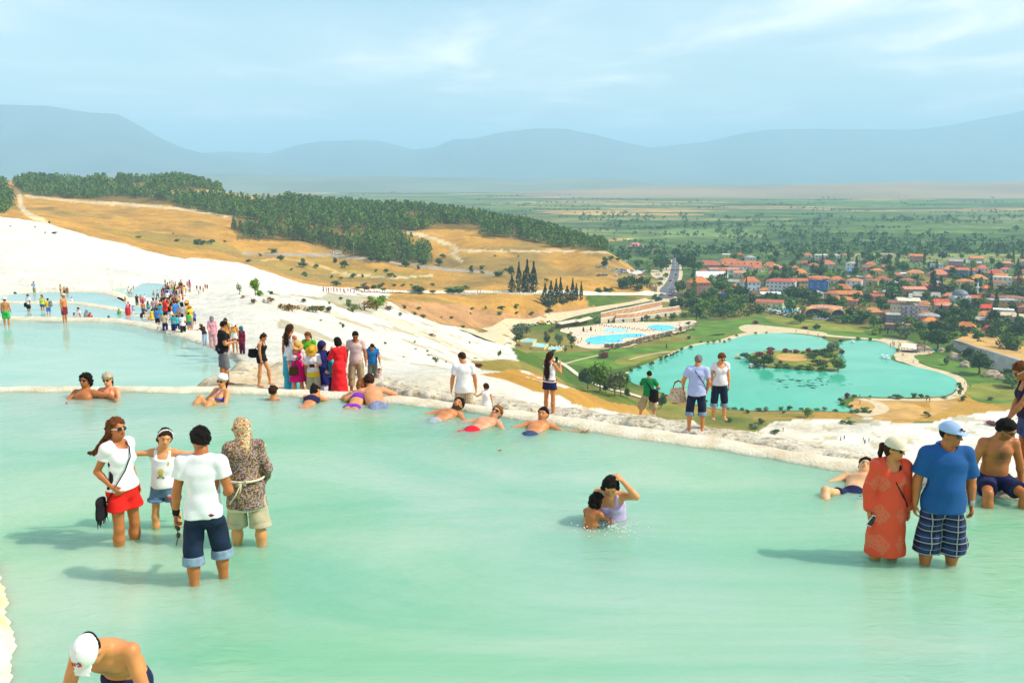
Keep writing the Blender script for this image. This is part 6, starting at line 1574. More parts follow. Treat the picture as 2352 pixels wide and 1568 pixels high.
for x,y,h,lab in[(1197,475,70,'slim lamp by the pale pool'),(1320,215,50,'slim lamp on the grass above the bath house'),(1738,352,50,'slim lamp left behind the right pool'),(1982,352,50,'slim lamp behind the right pool'),(1110,480,60,'slim lamp at the left of the pale pool'),(1555,715,40,'slim lamp on the lawn below the cabanas'),(2000,610,46,'slim lamp on the lawn near the lake')]:lamp(r4,x,y,h,lab)
lamp(zm,488,468,90,'tall thin lamp pole beside the hillside road')
# ==========================================================
V3=lambda*a:np.array(a,float)
def unit(v):v=np.asarray(v,float);return v/max(np.linalg.norm(v),1e-9)
def rot(pitch=0,roll=0,yaw=0):
 """pitch: bow forward, roll: tip to the right, yaw: turn to the left (degrees)"""
 p,r,y=RAD(pitch),RAD(roll),RAD(yaw)
 Rx=np.array([[1,0,0],[0,math.cos(-p),-math.sin(-p)],[0,math.sin(-p),math.cos(-p)]])
 Ry=np.array([[math.cos(r),0,math.sin(r)],[0,1,0],[-math.sin(r),0,math.cos(r)]])
 Rz=np.array([[math.cos(y),-math.sin(y),0],[math.sin(y),math.cos(y),0],[0,0,1]])
 return Rz@Rx@Ry
class Field:
 """a body as one blended volume, turned into one skin"""
 def __init__(self,lo,hi,h):
  self.h=h;self.lo=np.asarray(lo,float)-3*h
  self.n=np.ceil((np.asarray(hi)+3*h-self.lo)/h).astype(int)+1
  self.d=np.full(self.n,1.0,np.float32)
 def _sub(self,lo,hi):
  i0=np.clip(np.floor((lo-self.lo)/self.h).astype(int),0,self.n-1);i1=np.clip(np.ceil((hi-self.lo)/self.h).astype(int)+1,1,self.n)
  if np.any(i1<=i0):return None,None
  s=tuple(slice(a,b)for a,b in zip(i0,i1))
  ax=[self.lo[k]+self.h*np.arange(i0[k],i1[k],dtype=np.float32)for k in range(3)]
  return s,np.stack(np.meshgrid(*ax,indexing='ij'),-1).astype(np.float32)
 def _join(self,s,d,k,sub=False):
  a=self.d[s]
  if sub:self.d[s]=np.maximum(a,-d);return
  if k<=0:self.d[s]=np.minimum(a,d);return
  hh=np.maximum(k-np.abs(a-d),0)/k
  self.d[s]=np.minimum(a,d)-hh*hh*k*.25
 def cone(self,a,b,ra,rb,k=.02,sub=False):
  a,b=np.asarray(a,float),np.asarray(b,float);m=max(ra,rb)+k+2*self.h
  s,P=self._sub(np.minimum(a,b)-m,np.maximum(a,b)+m)
  if s is None:return
  ba=b-a;L2=max(ba@ba,1e-9)
  t=np.clip(((P-a)@ba.astype(np.float32))/L2,0,1)
  d=np.linalg.norm(P-a.astype(np.float32)-t[...,None]*ba.astype(np.float32),axis=-1)-(ra+(rb-ra)*t)
  self._join(s,d,k,sub)
 def chain(self,pts,rs,k=.02):
  for i in range(len(pts)-1):self.cone(pts[i],pts[i+1],rs[i],rs[i+1],k)
 def ell(self,c,r,R=None,k=.02,sub=False):
  c,r=np.asarray(c,float),np.asarray(r,float);m=r.max()+k+2*self.h
  s,P=self._sub(c-m,c+m)
  if s is None:return
  q=P-c.astype(np.float32)
  if R is not None:q=q@R.astype(np.float32)
  r=r.astype(np.float32)
  n=np.linalg.norm(q/r,axis=-1);g=np.linalg.norm(q/(r*r),axis=-1)
  self._join(s,n*(n-1)/np.maximum(g,1e-6),k,sub)
 def flat(self,a,b,wa,wb,da,db,w,k=.02,cap=1.0):
  """limb of flattened section: half widths wa..wb along direction w, half depths da..db"""
  a,b=np.asarray(a,float),np.asarray(b,float);m=max(wa,wb,da,db)+k+2*self.h
  s,P=self._sub(np.minimum(a,b)-m,np.maximum(a,b)+m)
  if s is None:return
  ax=unit(b-a);w=unit(np.asarray(w,float)-ax*(np.asarray(w,float)@ax));dv=np.cross(ax,w)
  L=np.linalg.norm(b-a);q=P-a.astype(np.float32)
  u=q@ax.astype(np.float32);t=np.clip(u/L,0,1);over=(u-t*L)*cap
  W=wa+(wb-wa)*t;D=da+(db-da)*t
  x=q@w.astype(np.float32);y=q@dv.astype(np.float32)
  n=np.sqrt((x/W)**2+(y/D)**2+(over/D)**2)
  g=np.sqrt((x/W**2)**2+(y/D**2)**2+(over/D**2)**2)
  self._join(s,n*(n-1)/np.maximum(g,1e-6),k)
 def clip(self,p,n):
  """cut away everything on the side the normal points to"""
  n=unit(n);ax=[self.lo[k]+self.h*np.arange(self.n[k],dtype=np.float32)for k in range(3)]
  d=(ax[0]-p[0])[:,None,None]*n[0]+(ax[1]-p[1])[None,:,None]*n[1]+(ax[2]-p[2])[None,None,:]*n[2]
  self.d=np.maximum(self.d,d.astype(np.float32))
 def folds(self,amp,fx=9.0,seed=0):
  ax=[self.lo[k]+self.h*np.arange(self.n[k],dtype=np.float32)for k in range(3)]
  X,Y,Zz=ax[0][:,None,None],ax[1][None,:,None],ax[2][None,None,:]
  self.d+=amp*(np.sin(X*fx*2.1+Zz*fx*1.3+seed)*np.sin(Y*fx*2.3-Zz*fx*.9+seed*2)+.6*np.sin(Zz*fx*3.1+X*fx+Y*fx*2+seed*3)).astype(np.float32)
 def skin(self):
  d=self.d;ins=d<0
  c=np.zeros(tuple(self.n-1),np.int8)
  for i in(0,1):
   for j in(0,1):
    for k in(0,1):c+=ins[i:i+self.n[0]-1,j:j+self.n[1]-1,k:k+self.n[2]-1]
  act=(c>0)&(c<8)
  idx=np.argwhere(act)
  if len(idx)==0:return np.zeros((0,3)),np.zeros((0,4),np.int32)
  num=np.full(act.shape,-1,np.int32);num[act]=np.arange(len(idx))
  acc=np.zeros((len(idx),3));cnt=np.zeros(len(idx))
  corners=[(i,j,k)for i in(0,1)for j in(0,1)for k in(0,1)]
  val={q:d[idx[:,0]+q[0],idx[:,1]+q[1],idx[:,2]+q[2]]for q in corners}
  for a in corners:
   for ax in range(3):
    if a[ax]:continue
    b=list(a);b[ax]=1;b=tuple(b)
    va,vb=val[a],val[b];m=(va<0)!=(vb<0)
    t=np.where(m,va/np.where(m,va-vb,1),0)
    p=np.array(a,float)[None]+np.eye(3)[ax][None]*t[:,None]
    acc+=p*m[:,None];cnt+=m
  v=(idx+acc/np.maximum(cnt,1)[:,None])*self.h+self.lo
  F=[]
  for ax in range(3):
   o1,o2=(ax+1)%3,(ax+2)%3
   sl0=[slice(1,self.n[k]-1)for k in range(3)];sl1=list(sl0)
   sl0[ax]=slice(0,self.n[ax]-1);sl1[ax]=slice(1,self.n[ax])
   a,b=ins[tuple(sl0)],ins[tuple(sl1)]
   for flip,m in((False,a&~b),(True,~a&b)):
    e=np.argwhere(m)
    if len(e)==0:continue
    off=np.array([1,1,1]);off[ax]=0;e=e+off
    def cell(d1,d2):
     q=e.copy();q[:,o1]+=d1;q[:,o2]+=d2;return num[q[:,0],q[:,1],q[:,2]]
    qd=np.stack([cell(-1,-1),cell(0,-1),cell(0,0),cell(-1,0)],-1)
    F.append(qd[:,::-1]if flip else qd)
  F=np.concatenate(F)
  nb=np.zeros_like(v);nc=np.zeros(len(v))
  for i in range(4):
   np.add.at(nb,F[:,i],v[F[:,(i+1)%4]]);np.add.at(nc,F[:,i],1)
   np.add.at(nb,F[:,(i+1)%4],v[F[:,i]]);np.add.at(nc,F[:,(i+1)%4],1)
  v=v*.6+.4*nb/np.maximum(nc,1)[:,None]
  return v,F.astype(np.int32)
def skin_mat():
 m,N,L,p=node_mat('skin')
 at=N.new('ShaderNodeAttribute');at.attribute_name='skin'
 tc=N.new('ShaderNodeTexCoord');n=N.new('ShaderNodeTexNoise');si(n,'Scale',9);si(n,'Detail',5)
 L.new(tc.outputs['Object'],n.inputs['Vector'])
 mr=N.new('ShaderNodeMapRange');si(mr,'From Min',.3);si(mr,'From Max',.7);si(mr,'To Min',.86);si(mr,'To Max',1.12)
 L.new(n.outputs['Fac'],mr.inputs['Value'])
 v=N.new('ShaderNodeVectorMath');v.operation='SCALE';L.new(at.outputs['Color'],v.inputs[0]);L.new(mr.outputs[0],v.inputs['Scale'])
 L.new(v.outputs[0],p.inputs['Base Color'])
 si(p,'Roughness',.48);si(p,'Specular IOR Level',.4)
 si(p,'Subsurface Weight',.08);si(p,'Subsurface Radius',(.02,.008,.004))
 return m
M_SKIN=skin_mat()
def cloth(c,rough=.9,var=.08):
 return mat(f'cloth_{c[0]:.3f}_{c[1]:.3f}_{c[2]:.3f}',c,rough,var,7,.35,240,spec=.15)
def pcl(name,kind,cols):
 if name in MATS:return MATS[name]
 m,N,L,p=node_mat(name);si(p,'Roughness',.9);si(p,'Specular IOR Level',.15)
 tc=N.new('ShaderNodeTexCoord');out=None
 def mixc(f,a,b):
  x=N.new('ShaderNodeMix');x.data_type='RGBA'
  if isinstance(a,tuple):si(x,'A',(*a,1))
  else:L.new(a,x.inputs['A'])
  if isinstance(b,tuple):si(x,'B',(*b,1))
  else:L.new(b,x.inputs['B'])
  L.new(f,x.inputs['Factor']);return x.outputs['Result']
 def math_(op,a,b=None):
  x=N.new('ShaderNodeMath');x.operation=op
  for i,q in enumerate((a,b)):
   if q is None:continue
   if isinstance(q,(int,float)):x.inputs[i].default_value=q
   else:L.new(q,x.inputs[i])
  return x.outputs[0]
 sp=N.new('ShaderNodeSeparateXYZ');L.new(tc.outputs['Object'],sp.inputs[0])
 if kind=='plaid':
  xy=math_('ADD',sp.outputs['X'],math_('MULTIPLY',sp.outputs['Y'],.22))
  def stripe(q,f,w,ph=.0):return math_('LESS_THAN',math_('FRACT',math_('ADD',math_('MULTIPLY',q,f),ph)),w)
  f1,f2=(8.5,8.5)if len(cols)<5 else cols[4]
  c=mixc(math_('MULTIPLY',stripe(xy,f1,.45),.8),cols[0],cols[1]);c=mixc(math_('MULTIPLY',stripe(sp.outputs['Z'],f2,.45),.6),c,cols[1])
  c=mixc(stripe(xy,f1,.09,.75),c,cols[2]);c=mixc(stripe(sp.outputs['Z'],f2,.09,.75),c,cols[2])
  out=mixc(stripe(sp.outputs['Z'],f2,.06,.3),c,cols[3])
 elif kind=='speckle':
  n1=N.new('ShaderNodeTexVoronoi');si(n1,'Scale',cols[4]if len(cols)>4 else 70)
  L.new(tc.outputs['Object'],n1.inputs['Vector']);s2=N.new('ShaderNodeSeparateColor');L.new(n1.outputs['Color'],s2.inputs[0])
  c=mixc(math_('GREATER_THAN',s2.outputs[0],.55),cols[0],cols[1]);out=mixc(math_('GREATER_THAN',s2.outputs[1],.72),c,cols[2])
  out=mixc(math_('GREATER_THAN',s2.outputs[2],.82),out,cols[3])
 elif kind=='diamond':
  xx=math_('FRACT',math_('ADD',math_('MULTIPLY',math_('ADD',sp.outputs['X'],math_('MULTIPLY',sp.outputs['Y'],.6)),5.2),.5));zz=math_('FRACT',math_('MULTIPLY',sp.outputs['Z'],3.2))
  dd=math_('ADD',math_('ABSOLUTE',math_('SUBTRACT',xx,.5)),math_('ABSOLUTE',math_('SUBTRACT',zz,.5)))
  n1=N.new('ShaderNodeTexNoise');si(n1,'Scale',55);L.new(tc.outputs['Object'],n1.inputs['Vector'])
  e=math_('MULTIPLY',math_('LESS_THAN',dd,.36),math_('GREATER_THAN',n1.outputs['Fac'],.44));out=mixc(math_('MULTIPLY',e,.55),cols[0],cols[1])
 elif kind=='swirl':
  n1=N.new('ShaderNodeTexNoise');si(n1,'Scale',cols[4]if len(cols)>4 else 22);si(n1,'Distortion',2.5);si(n1,'Detail',3)
  L.new(tc.outputs['Object'],n1.inputs['Vector']);r=N.new('ShaderNodeValToRGB');r.color_ramp.interpolation='CONSTANT';e=r.color_ramp.elements
  e[0].position,e[0].color=0,(*cols[0],1);e[1].position,e[1].color=.42,(*cols[1],1)
  for pos,cc in((.52,cols[2]),(.60,cols[3]),(.66,cols[0])):q=e.new(pos);q.color=(*cc,1)
  L.new(n1.outputs['Fac'],r.inputs[0]);out=r.outputs[0]
 L.new(out,p.inputs['Base Color']);MATS[name]=m
 return m
def hair_mat(c):return mat(f'hair_{c[0]:.3f}_{c[1]:.3f}_{c[2]:.3f}',c,.62,.5,40,.9,220,spec=.12)
SKIN_A,SKIN_B,SKIN_C,SKIN_D=(.57,.22,.075),(.65,.285,.11),(.44,.145,.042),(.70,.38,.19)
HAIR_K,HAIR_B,HAIR_R,HAIR_G,HAIR_Y=(.012,.009,.008),(.045,.020,.010),(.17,.055,.016),(.22,.21,.20),(.36,.20,.06)
class Figure:
 """skeleton of one person: joints in the person's own frame (x right, y ahead, z up)"""
 def __init__(self,h=1.75,sex='m',fat=.0,child=False,pose=None,legs=1.0):
  P=dict(pelvis=(0,0,0),torso=(0,0,0),head=(0,0,0),ra=((.14,0,-1),(.06,.12,-1)),la=((-.14,0,-1),(-.06,.12,-1)),rl=((.04,0,-1),(0,-.03,-1)),ll=((-.04,0,-1),(0,-.03,-1)),curl=.35,rcurl=None,lcurl=None,foot=0,rf=None,lf=None,rp=None,lp=None)
  P.update(pose or{})
  self.P=P;self.h=h;self.sex=sex;self.fat=fat;self.child=child
  s=h/1.75;self.s=s
  f=sex=='f'
  hs=(1.0 if not child else 1.0+.32*min(1,max(0,(1.55-h)/.6)))*s*(1 if not child else 1);self.hs=hs
  self.Rp=rot(*P['pelvis']);self.Rt=self.Rp@rot(*P['torso']);self.Rh=self.Rt@rot(*P['head'])
  th,sh,ft=.435*s*legs,.425*s*legs,.075*s
  hipw=(.088 if f else .092)*s
  self.hip={1:self.Rp@V3(hipw,0,0),-1:self.Rp@V3(-hipw,0,0)}
  self.knee,self.ankle={},{}
  for sd,k in((1,'rl'),(-1,'ll')):
   a,b=unit(P[k][0]),unit(P[k][1])
   self.knee[sd]=self.hip[sd]+a*th;self.ankle[sd]=self.knee[sd]+b*sh
  base=min(self.ankle[1][2],self.ankle[-1][2])-ft
  self.waist=self.Rp@V3(0,-.005*s,.13*s)
  def up(v):return self.waist+self.Rt@(V3(*v)*s)
  self.up=up
  sw=(.152 if f else .174)*(1+fat*.15)
  if child:sw=.155
  self.neck0,self.neck1=up((0,-.012,.41)),up((0,.006,.475))
  self.headc=self.neck1+self.Rh@(V3(0,.018,.105)*hs)
  self.sho={1:up((sw,-.008,.365)),-1:up((-sw,-.008,.365))}
  self.elb,self.wri,self.hand={},{},{}
  for sd,k in((1,'ra'),(-1,'la')):
   a,b=unit(P[k][0]),unit(P[k][1])
   self.elb[sd]=self.sho[sd]+a*.285*s;self.wri[sd]=self.elb[sd]+b*.245*s;self.hand[sd]=b
  sh_=V3(0,0,-base)
  for D in(self.hip,self.knee,self.ankle,self.sho,self.elb,self.wri):
   for sd in D:D[sd]=D[sd]+sh_
  self.waist=self.waist+sh_;self.neck0=self.neck0+sh_;self.neck1=self.neck1+sh_;self.headc=self.headc+sh_
  self.pel=sh_
  self.up=lambda v:self.waist+self.Rt@(V3(*v)*s)
  self.dn=lambda v:self.pel+self.Rp@(V3(*v)*s)
  self.hd=lambda v:self.headc+self.Rh@(V3(*v)*self.hs)
 def bounds(self,pad=.16):
  pts=[self.headc,self.neck0,self.waist,self.pel]+[D[k]for D in(self.hip,self.knee,self.ankle,self.sho,self.elb,self.wri)for k in D]+[self.wri[k]+self.hand[k]*.19*self.s for k in(1,-1)]+[self.headc+V3(0,0,.14)]
  pts=np.array(pts);return pts.min(0)-pad,pts.max(0)+pad
 def torso(self,F,e=.0,k=.03,lo=True,hi=True,e2=None):
  s,f,ft=self.s,self.sex=='f',self.fat
  wr=self.Rp@V3(1,0,0);wt=self.Rt@V3(1,0,0)
  hipw,hipd=(.166 if f else .152)+ft*.035,(.118 if f else .112)+ft*.035
  waw,wad=(.120 if f else .130)+ft*.06,(.090 if f else .100)+ft*.06
  chw,chd=(.138 if f else .158)+ft*.03,(.098 if f else .108)+ft*.03
  if self.child:hipw,waw,chw=.135,.120,.130
  S=lambda x:x*s+e
  if lo:
   F.flat(self.dn((0,.0,-.03)),self.dn((0,-.004,.04)),S(hipw*.93),S(hipw),S(hipd*.92),S(hipd),wr,k)
   F.flat(self.dn((0,-.004,.04)),self.waist,S(hipw),S(waw),S(hipd),S(wad),wr,k)
   for sd in(1,-1):F.ell(self.dn((sd*.072,-.052,-.025)),V3(.085,.075,.085)*s+e,None,k)
  if hi:
   F.flat(self.waist,self.up((0,.006,.16)),S(waw),S(chw*.94),S(wad),S(chd*.95),wt,k)
   F.flat(self.up((0,.006,.16)),self.up((0,0,.29)),S(chw*.94),S(chw),S(chd*.95),S(chd),wt,k)
   F.flat(self.up((0,0,.29)),self.up((0,-.012,.385)),S(chw),S(chw*.66),S(chd),S(chd*.66),wt,k)
   for sd in(1,-1):
    F.cone(self.up((sd*.05,-.012,.385)),self.sho[sd],.052*s+e,.058*s+e,k)
    if f and not self.child:F.ell(self.up((sd*.068,.082,.235)),V3(.062,.052,.060)*s*(1+.15*ft)+e,None,.03)
    elif not self.child:F.ell(self.up((sd*.072,.062,.265)),V3(.075,.042,.055)*s+e,None,.04)
  if ft>.15 and(lo or hi):F.ell(self.up((0,.03+.04*ft,.02)),V3(.12+.03*ft,.085+.05*ft,.13)*s+e,self.Rt,.05)
 def arm(self,F,sd,e=.0,t0=.0,t1=2.0,k=.02,flare=.0,hand=True,fine=True):
  s=self.s;m=(1.0 if self.sex=='m' else .86)*(1+.22*self.fat)*(.85 if self.child else 1)
  r0,r1,r2=.053*s*m,.042*s*m,.028*s*(m*.6+.4)
  A,E,W=self.sho[sd],self.elb[sd],self.wri[sd]
  u=min(t1,1.0);q=A+(E-A)*u
  F.cone(A,q,r0+e+.004,(r0+(r1-r0)*u)+e+flare,k)
  if t1>1:
   v=t1-1;q=E+(W-E)*min(v,1)
   mid=E+(W-E)*.28
   F.cone(E,mid if v>.3 else q,r1+e,r1*1.03+e,k)
   if v>.3:F.cone(mid,q,r1*1.03+e,r1+(r2-r1)*min(v,1)+e+flare,k)
 def handshape(self,F,sd,curl,fine=True,palm=None):
  s=self.s*(1.04 if self.child else 1.0);W=self.wri[sd];d=self.hand[sd]
  pn=palm if palm is not None else V3(-sd,0,0)
  pn=unit(pn-d*(pn@d));sdv=np.cross(d,pn)
  th=sdv if(sdv@(V3(0,1,.3)))>0 else-sdv
  c=W+d*.088*s
  F.flat(W-d*.01*s,W+d*.045*s,.024*s,.037*s,.018*s,.016*s,th,.012)
  F.flat(W+d*.045*s,c,.037*s,.039*s,.016*s,.013*s,th,.01)
  R=.0088*s if fine else .0105*s
  for i,(o,ln)in enumerate(((.030,.072),(.0105,.080),(-.010,.074),(-.029,.058))):
   a0=c+th*o*s-d*.006*s;dirn=d;p=a0
   for j,fr in enumerate((.45,.32,.23)):
    an=RAD(curl*(35,55,45)[j]+4);
    dirn=unit(dirn*math.cos(an)+pn*math.sin(an))if True else dirn
    pnn=pn
    q=p+dirn*ln*fr*s;F.cone(p,q,R*(1-.06*j),R*(1-.06*(j+1)),.004);p=q
    pn_=unit(np.cross(np.cross(dirn,pn),dirn));pn=pn_
   pn=unit((palm if palm is not None else V3(-sd,0,0))-d*((palm if palm is not None else V3(-sd,0,0))@d))
  a0=W+d*.028*s+th*.028*s;q=a0+unit(d*.75+th*.6+pn*(.2+.4*curl))*.036*s;F.cone(a0,q,.013*s,.0105*s,.008)
  F.cone(q,q+unit(d*.9+th*.1+pn*(.2+.5*curl))*.030*s,.0105*s,.009*s,.004)
 def leg(self,F,sd,e=.0,t1=2.0,k=.025,flare=.0,top=.0):
  s=self.s;f=self.sex=='f';m=(1.06 if f else 1.0)*(1+.22*self.fat)*(.82 if self.child else 1)
  r0,r1,rc,r2=.079*s*m,.054*s*(m*.6+.4),.056*s*m,.037*s
  A,K,N=self.hip[sd],self.knee[sd],self.ankle[sd]
  u=min(t1,1.0);q=A+(K-A)*u
  F.cone(A+(K-A)*top,q,r0+e,r0+(r1-r0)*u+e+flare,k)
  if t1>1:
   v=t1-1;d=N-K
   mid=K+d*.30
   if v<=.3:F.cone(K,K+d*v,r1+e,rc+e+flare,k)
   else:
    F.cone(K,mid,r1+e,rc+e,k);F.cone(mid,K+d*min(v,1),rc+e,rc+(r2-rc)*min((v-.3)/.7,1)+e+flare,k)
    if e==0:
     fw=unit(np.cross(V3(1,0,0),unit(d)));fw=fw if fw[1]>0 else-fw
     F.ell(K+d*.30-fw*.020*s,V3(.048,.050,.10)*s*m,None,.03)
 def footshape(self,F,sd):
  s=self.s;N=self.ankle[sd];a=RAD((self.P['rf']if sd==1 else self.P['lf'])if(self.P['rf']if sd==1 else self.P['lf'])is not None else-sd*9)
  pt=(self.P['rp']if sd==1 else self.P['lp'])
  shin=unit(self.ankle[sd]-self.knee[sd])
  if pt is not None:fw=unit(pt)
  else:fw=V3(-math.sin(a),math.cos(a),0)
  dn=unit(shin-fw*(shin@fw))if pt is not None else V3(0,0,-1)
  w=np.cross(fw,dn)
  F.cone(N,N+dn*.04*s-fw*.035*s,.036*s,.033*s,.015)
  F.flat(N+dn*.035*s+fw*.0*s,N+dn*.050*s+fw*.115*s,.034*s,.045*s,.035*s,.024*s,w,.02)
  F.flat(N+dn*.050*s+fw*.115*s,N+dn*.062*s+fw*.165*s,.045*s,.040*s,.022*s,.012*s,w,.012)
  for j,o in enumerate((.030,.012,-.004,-.019,-.032)):
   o=-sd*o*s if True else o;q=N+dn*.062*s+fw*(.163-.006*j)*s+w*o*(1 if(w@V3(1,0,0))>0 else-1)
   F.cone(q,q+fw*(.022 if j==0 else .016)*s,(.012 if j==0 else .0085)*s,.008*s,.004)
 def headshape(self,F,fine=True):
  hs=self.hs;R=self.Rh;f=self.sex=='f'
  E=lambda c,r,k=.015,sub=False:F.ell(self.hd(c),np.array(r)*hs,R,k,sub)
  F.cone(self.neck0,self.neck1,(.052 if f else .062)*self.s*(1+.2*self.fat),(.049 if f else .057)*self.s*(1+.2*self.fat),.03)
  F.cone(self.neck1,self.hd((0,-.012,-.04)),(.049 if f else .057)*self.s,(.050 if f else .056)*hs,.03)
  E((0,-.012,.022),(.074,.094,.092));E((0,.030,-.040),(.060,.062,.070),.03);E((0,.055,-.082),(.034,.030,.026),.03)
  E((0,.070,.030),(.052,.022,.018),.02)
  if fine:
   E((-.030,.088,.006),(.015,.014,.011),.01,True);E((.030,.088,.006),(.015,.014,.011),.01,True)
   E((-.029,.078,.005),(.013,.012,.011),.004);E((.029,.078,.005),(.013,.012,.011),.004)
  F.cone(self.hd((0,.088,.012)),self.hd((0,.112,-.026)),.008*hs,.0135*hs,.010);E((-.012,.098,-.030),(.010,.011,.008),.006);E((.012,.098,-.030),(.010,.011,.008),.006)
  E((0,.087,-.055),(.022,.011,.006),.006);E((0,.085,-.064),(.019,.011,.007),.006)
  for sd in(1,-1):E((sd*.076,-.012,-.006),(.011,.021,.032),.008)
 def body(self,v,fine=True):
  lo,hi=self.bounds();F=Field(lo,hi,v)
  self.torso(F)
  for sd in(1,-1):
   self.leg(F,sd);self.footshape(F,sd);self.arm(F,sd)
   cu=self.P['rcurl']if sd==1 else self.P['lcurl'];cu=self.P['curl']if cu is None else cu
   self.handshape(F,sd,cu,fine,self.P.get('rpalm' if sd==1 else 'lpalm'))
  self.headshape(F,fine)
  return F.skin()
 def tones(self,V,skin,hair=None,beard=.0,chest=.0,brow=(.03,.018,.012),makeup=False):
  c=np.tile(np.array(skin,float),(len(V),1))
  q=(V-self.headc)@self.Rh/self.hs
  near=np.linalg.norm(q,axis=1)<.17
  def blend(m,col,a=1.0):c[m]=c[m]*(1-a)+np.array(col)*a
  face=near&(q[:,1]>.03)
  blend(face&(np.abs(q[:,2]+.060)<.0105)&(np.abs(q[:,0])<.024)&(q[:,1]>.07),(skin[0]*.92,skin[1]*.45,skin[2]*.45),.8)
  for sd in(-1,1):
   ex=q[:,0]-sd*.030
   blend(face&(np.abs(ex)<.016)&(np.abs(q[:,2]-.005)<.0065),(.55,.50,.46),.6)
   blend(face&(np.abs(ex)<.0085)&(np.abs(q[:,2]-.005)<.0075),(.02,.014,.01),.95)
   blend(face&(np.abs(ex)<.021)&(np.abs(q[:,2]-.026+.12*np.abs(ex))<.0055),brow,.85)
  blend(near&(np.abs(np.abs(q[:,0])-.05)<.02)&(np.abs(q[:,2]+.028)<.018)&(q[:,1]>.045),(min(1,skin[0]*1.05),skin[1]*.8,skin[2]*.75),.45)
  if beard>0:
   m=near&(q[:,2]<-.030)&(q[:,2]>-.135)&(q[:,1]>-.01-(q[:,2]+.03)*.0)&~((np.abs(q[:,2]+.060)<.010)&(np.abs(q[:,0])<.022))&~((q[:,2]>-.045)&(np.abs(q[:,0])<.03)&(q[:,1]>.1))
   blend(m&((np.abs(q[:,0])>.035)|(q[:,2]<-.048)),hair or(.02,.015,.01),beard)
  if chest>0:
   t=(V-self.waist)@self.Rt/self.s
   g=np.clip(1.15-np.hypot(t[:,0]/.115,(t[:,2]-.245)/.135),0,1)*(t[:,1]>.03)*(.5+fbm(t[:,0]*70,t[:,2]*70,3)*.8)
   g=np.clip(g*chest,0,.85)[:,None]
   c=c*(1-g)+np.array((.035,.022,.012))*g
  return c
def aper(name,fig,label,skin=SKIN_A,v=.0085,clothes=(),hair=None,beard=0,chest=0,loc=(0,0,0),rz=0,M=None,group=None,fine=True,headgear=None,extra=None,brow=(.03,.018,.012)):
 root=empty(name,loc,RAD(rz),label,'person',group)
 if M is not None:
  m4=Matrix(((M[0][0],M[1][0],M[2][0],loc[0]),(M[0][1],M[1][1],M[2][1],loc[1]),(M[0][2],M[1][2],M[2][2],loc[2]),(0,0,0,1)))
  root.matrix_world=m4
 V,Fc=fig.body(v,fine)
 o=mobj('body',V,Fc,M_SKIN,root,True);add_attr(o,'skin',fig.tones(V,skin,hair[1]if hair else None,beard,chest,brow))
 for k,cl in enumerate(clothes):garment(fig,root,v,k,*cl)
 if hair:
  if headgear and headgear[0][0]in('cap','wrap','sunhat'):hair=(hair[0],hair[1],dict(thick=.002,rough=.001))
  make_hair(fig,root,v,*hair)
 for hgear in(headgear or()):make_headgear(fig,root,v,*hgear)
 return root
def _fin(F,name,m,root,extra_attr=None):
 V,Fc=F.skin()
 if len(V)==0:return None
 return mobj(name,V,Fc,m,root,True)
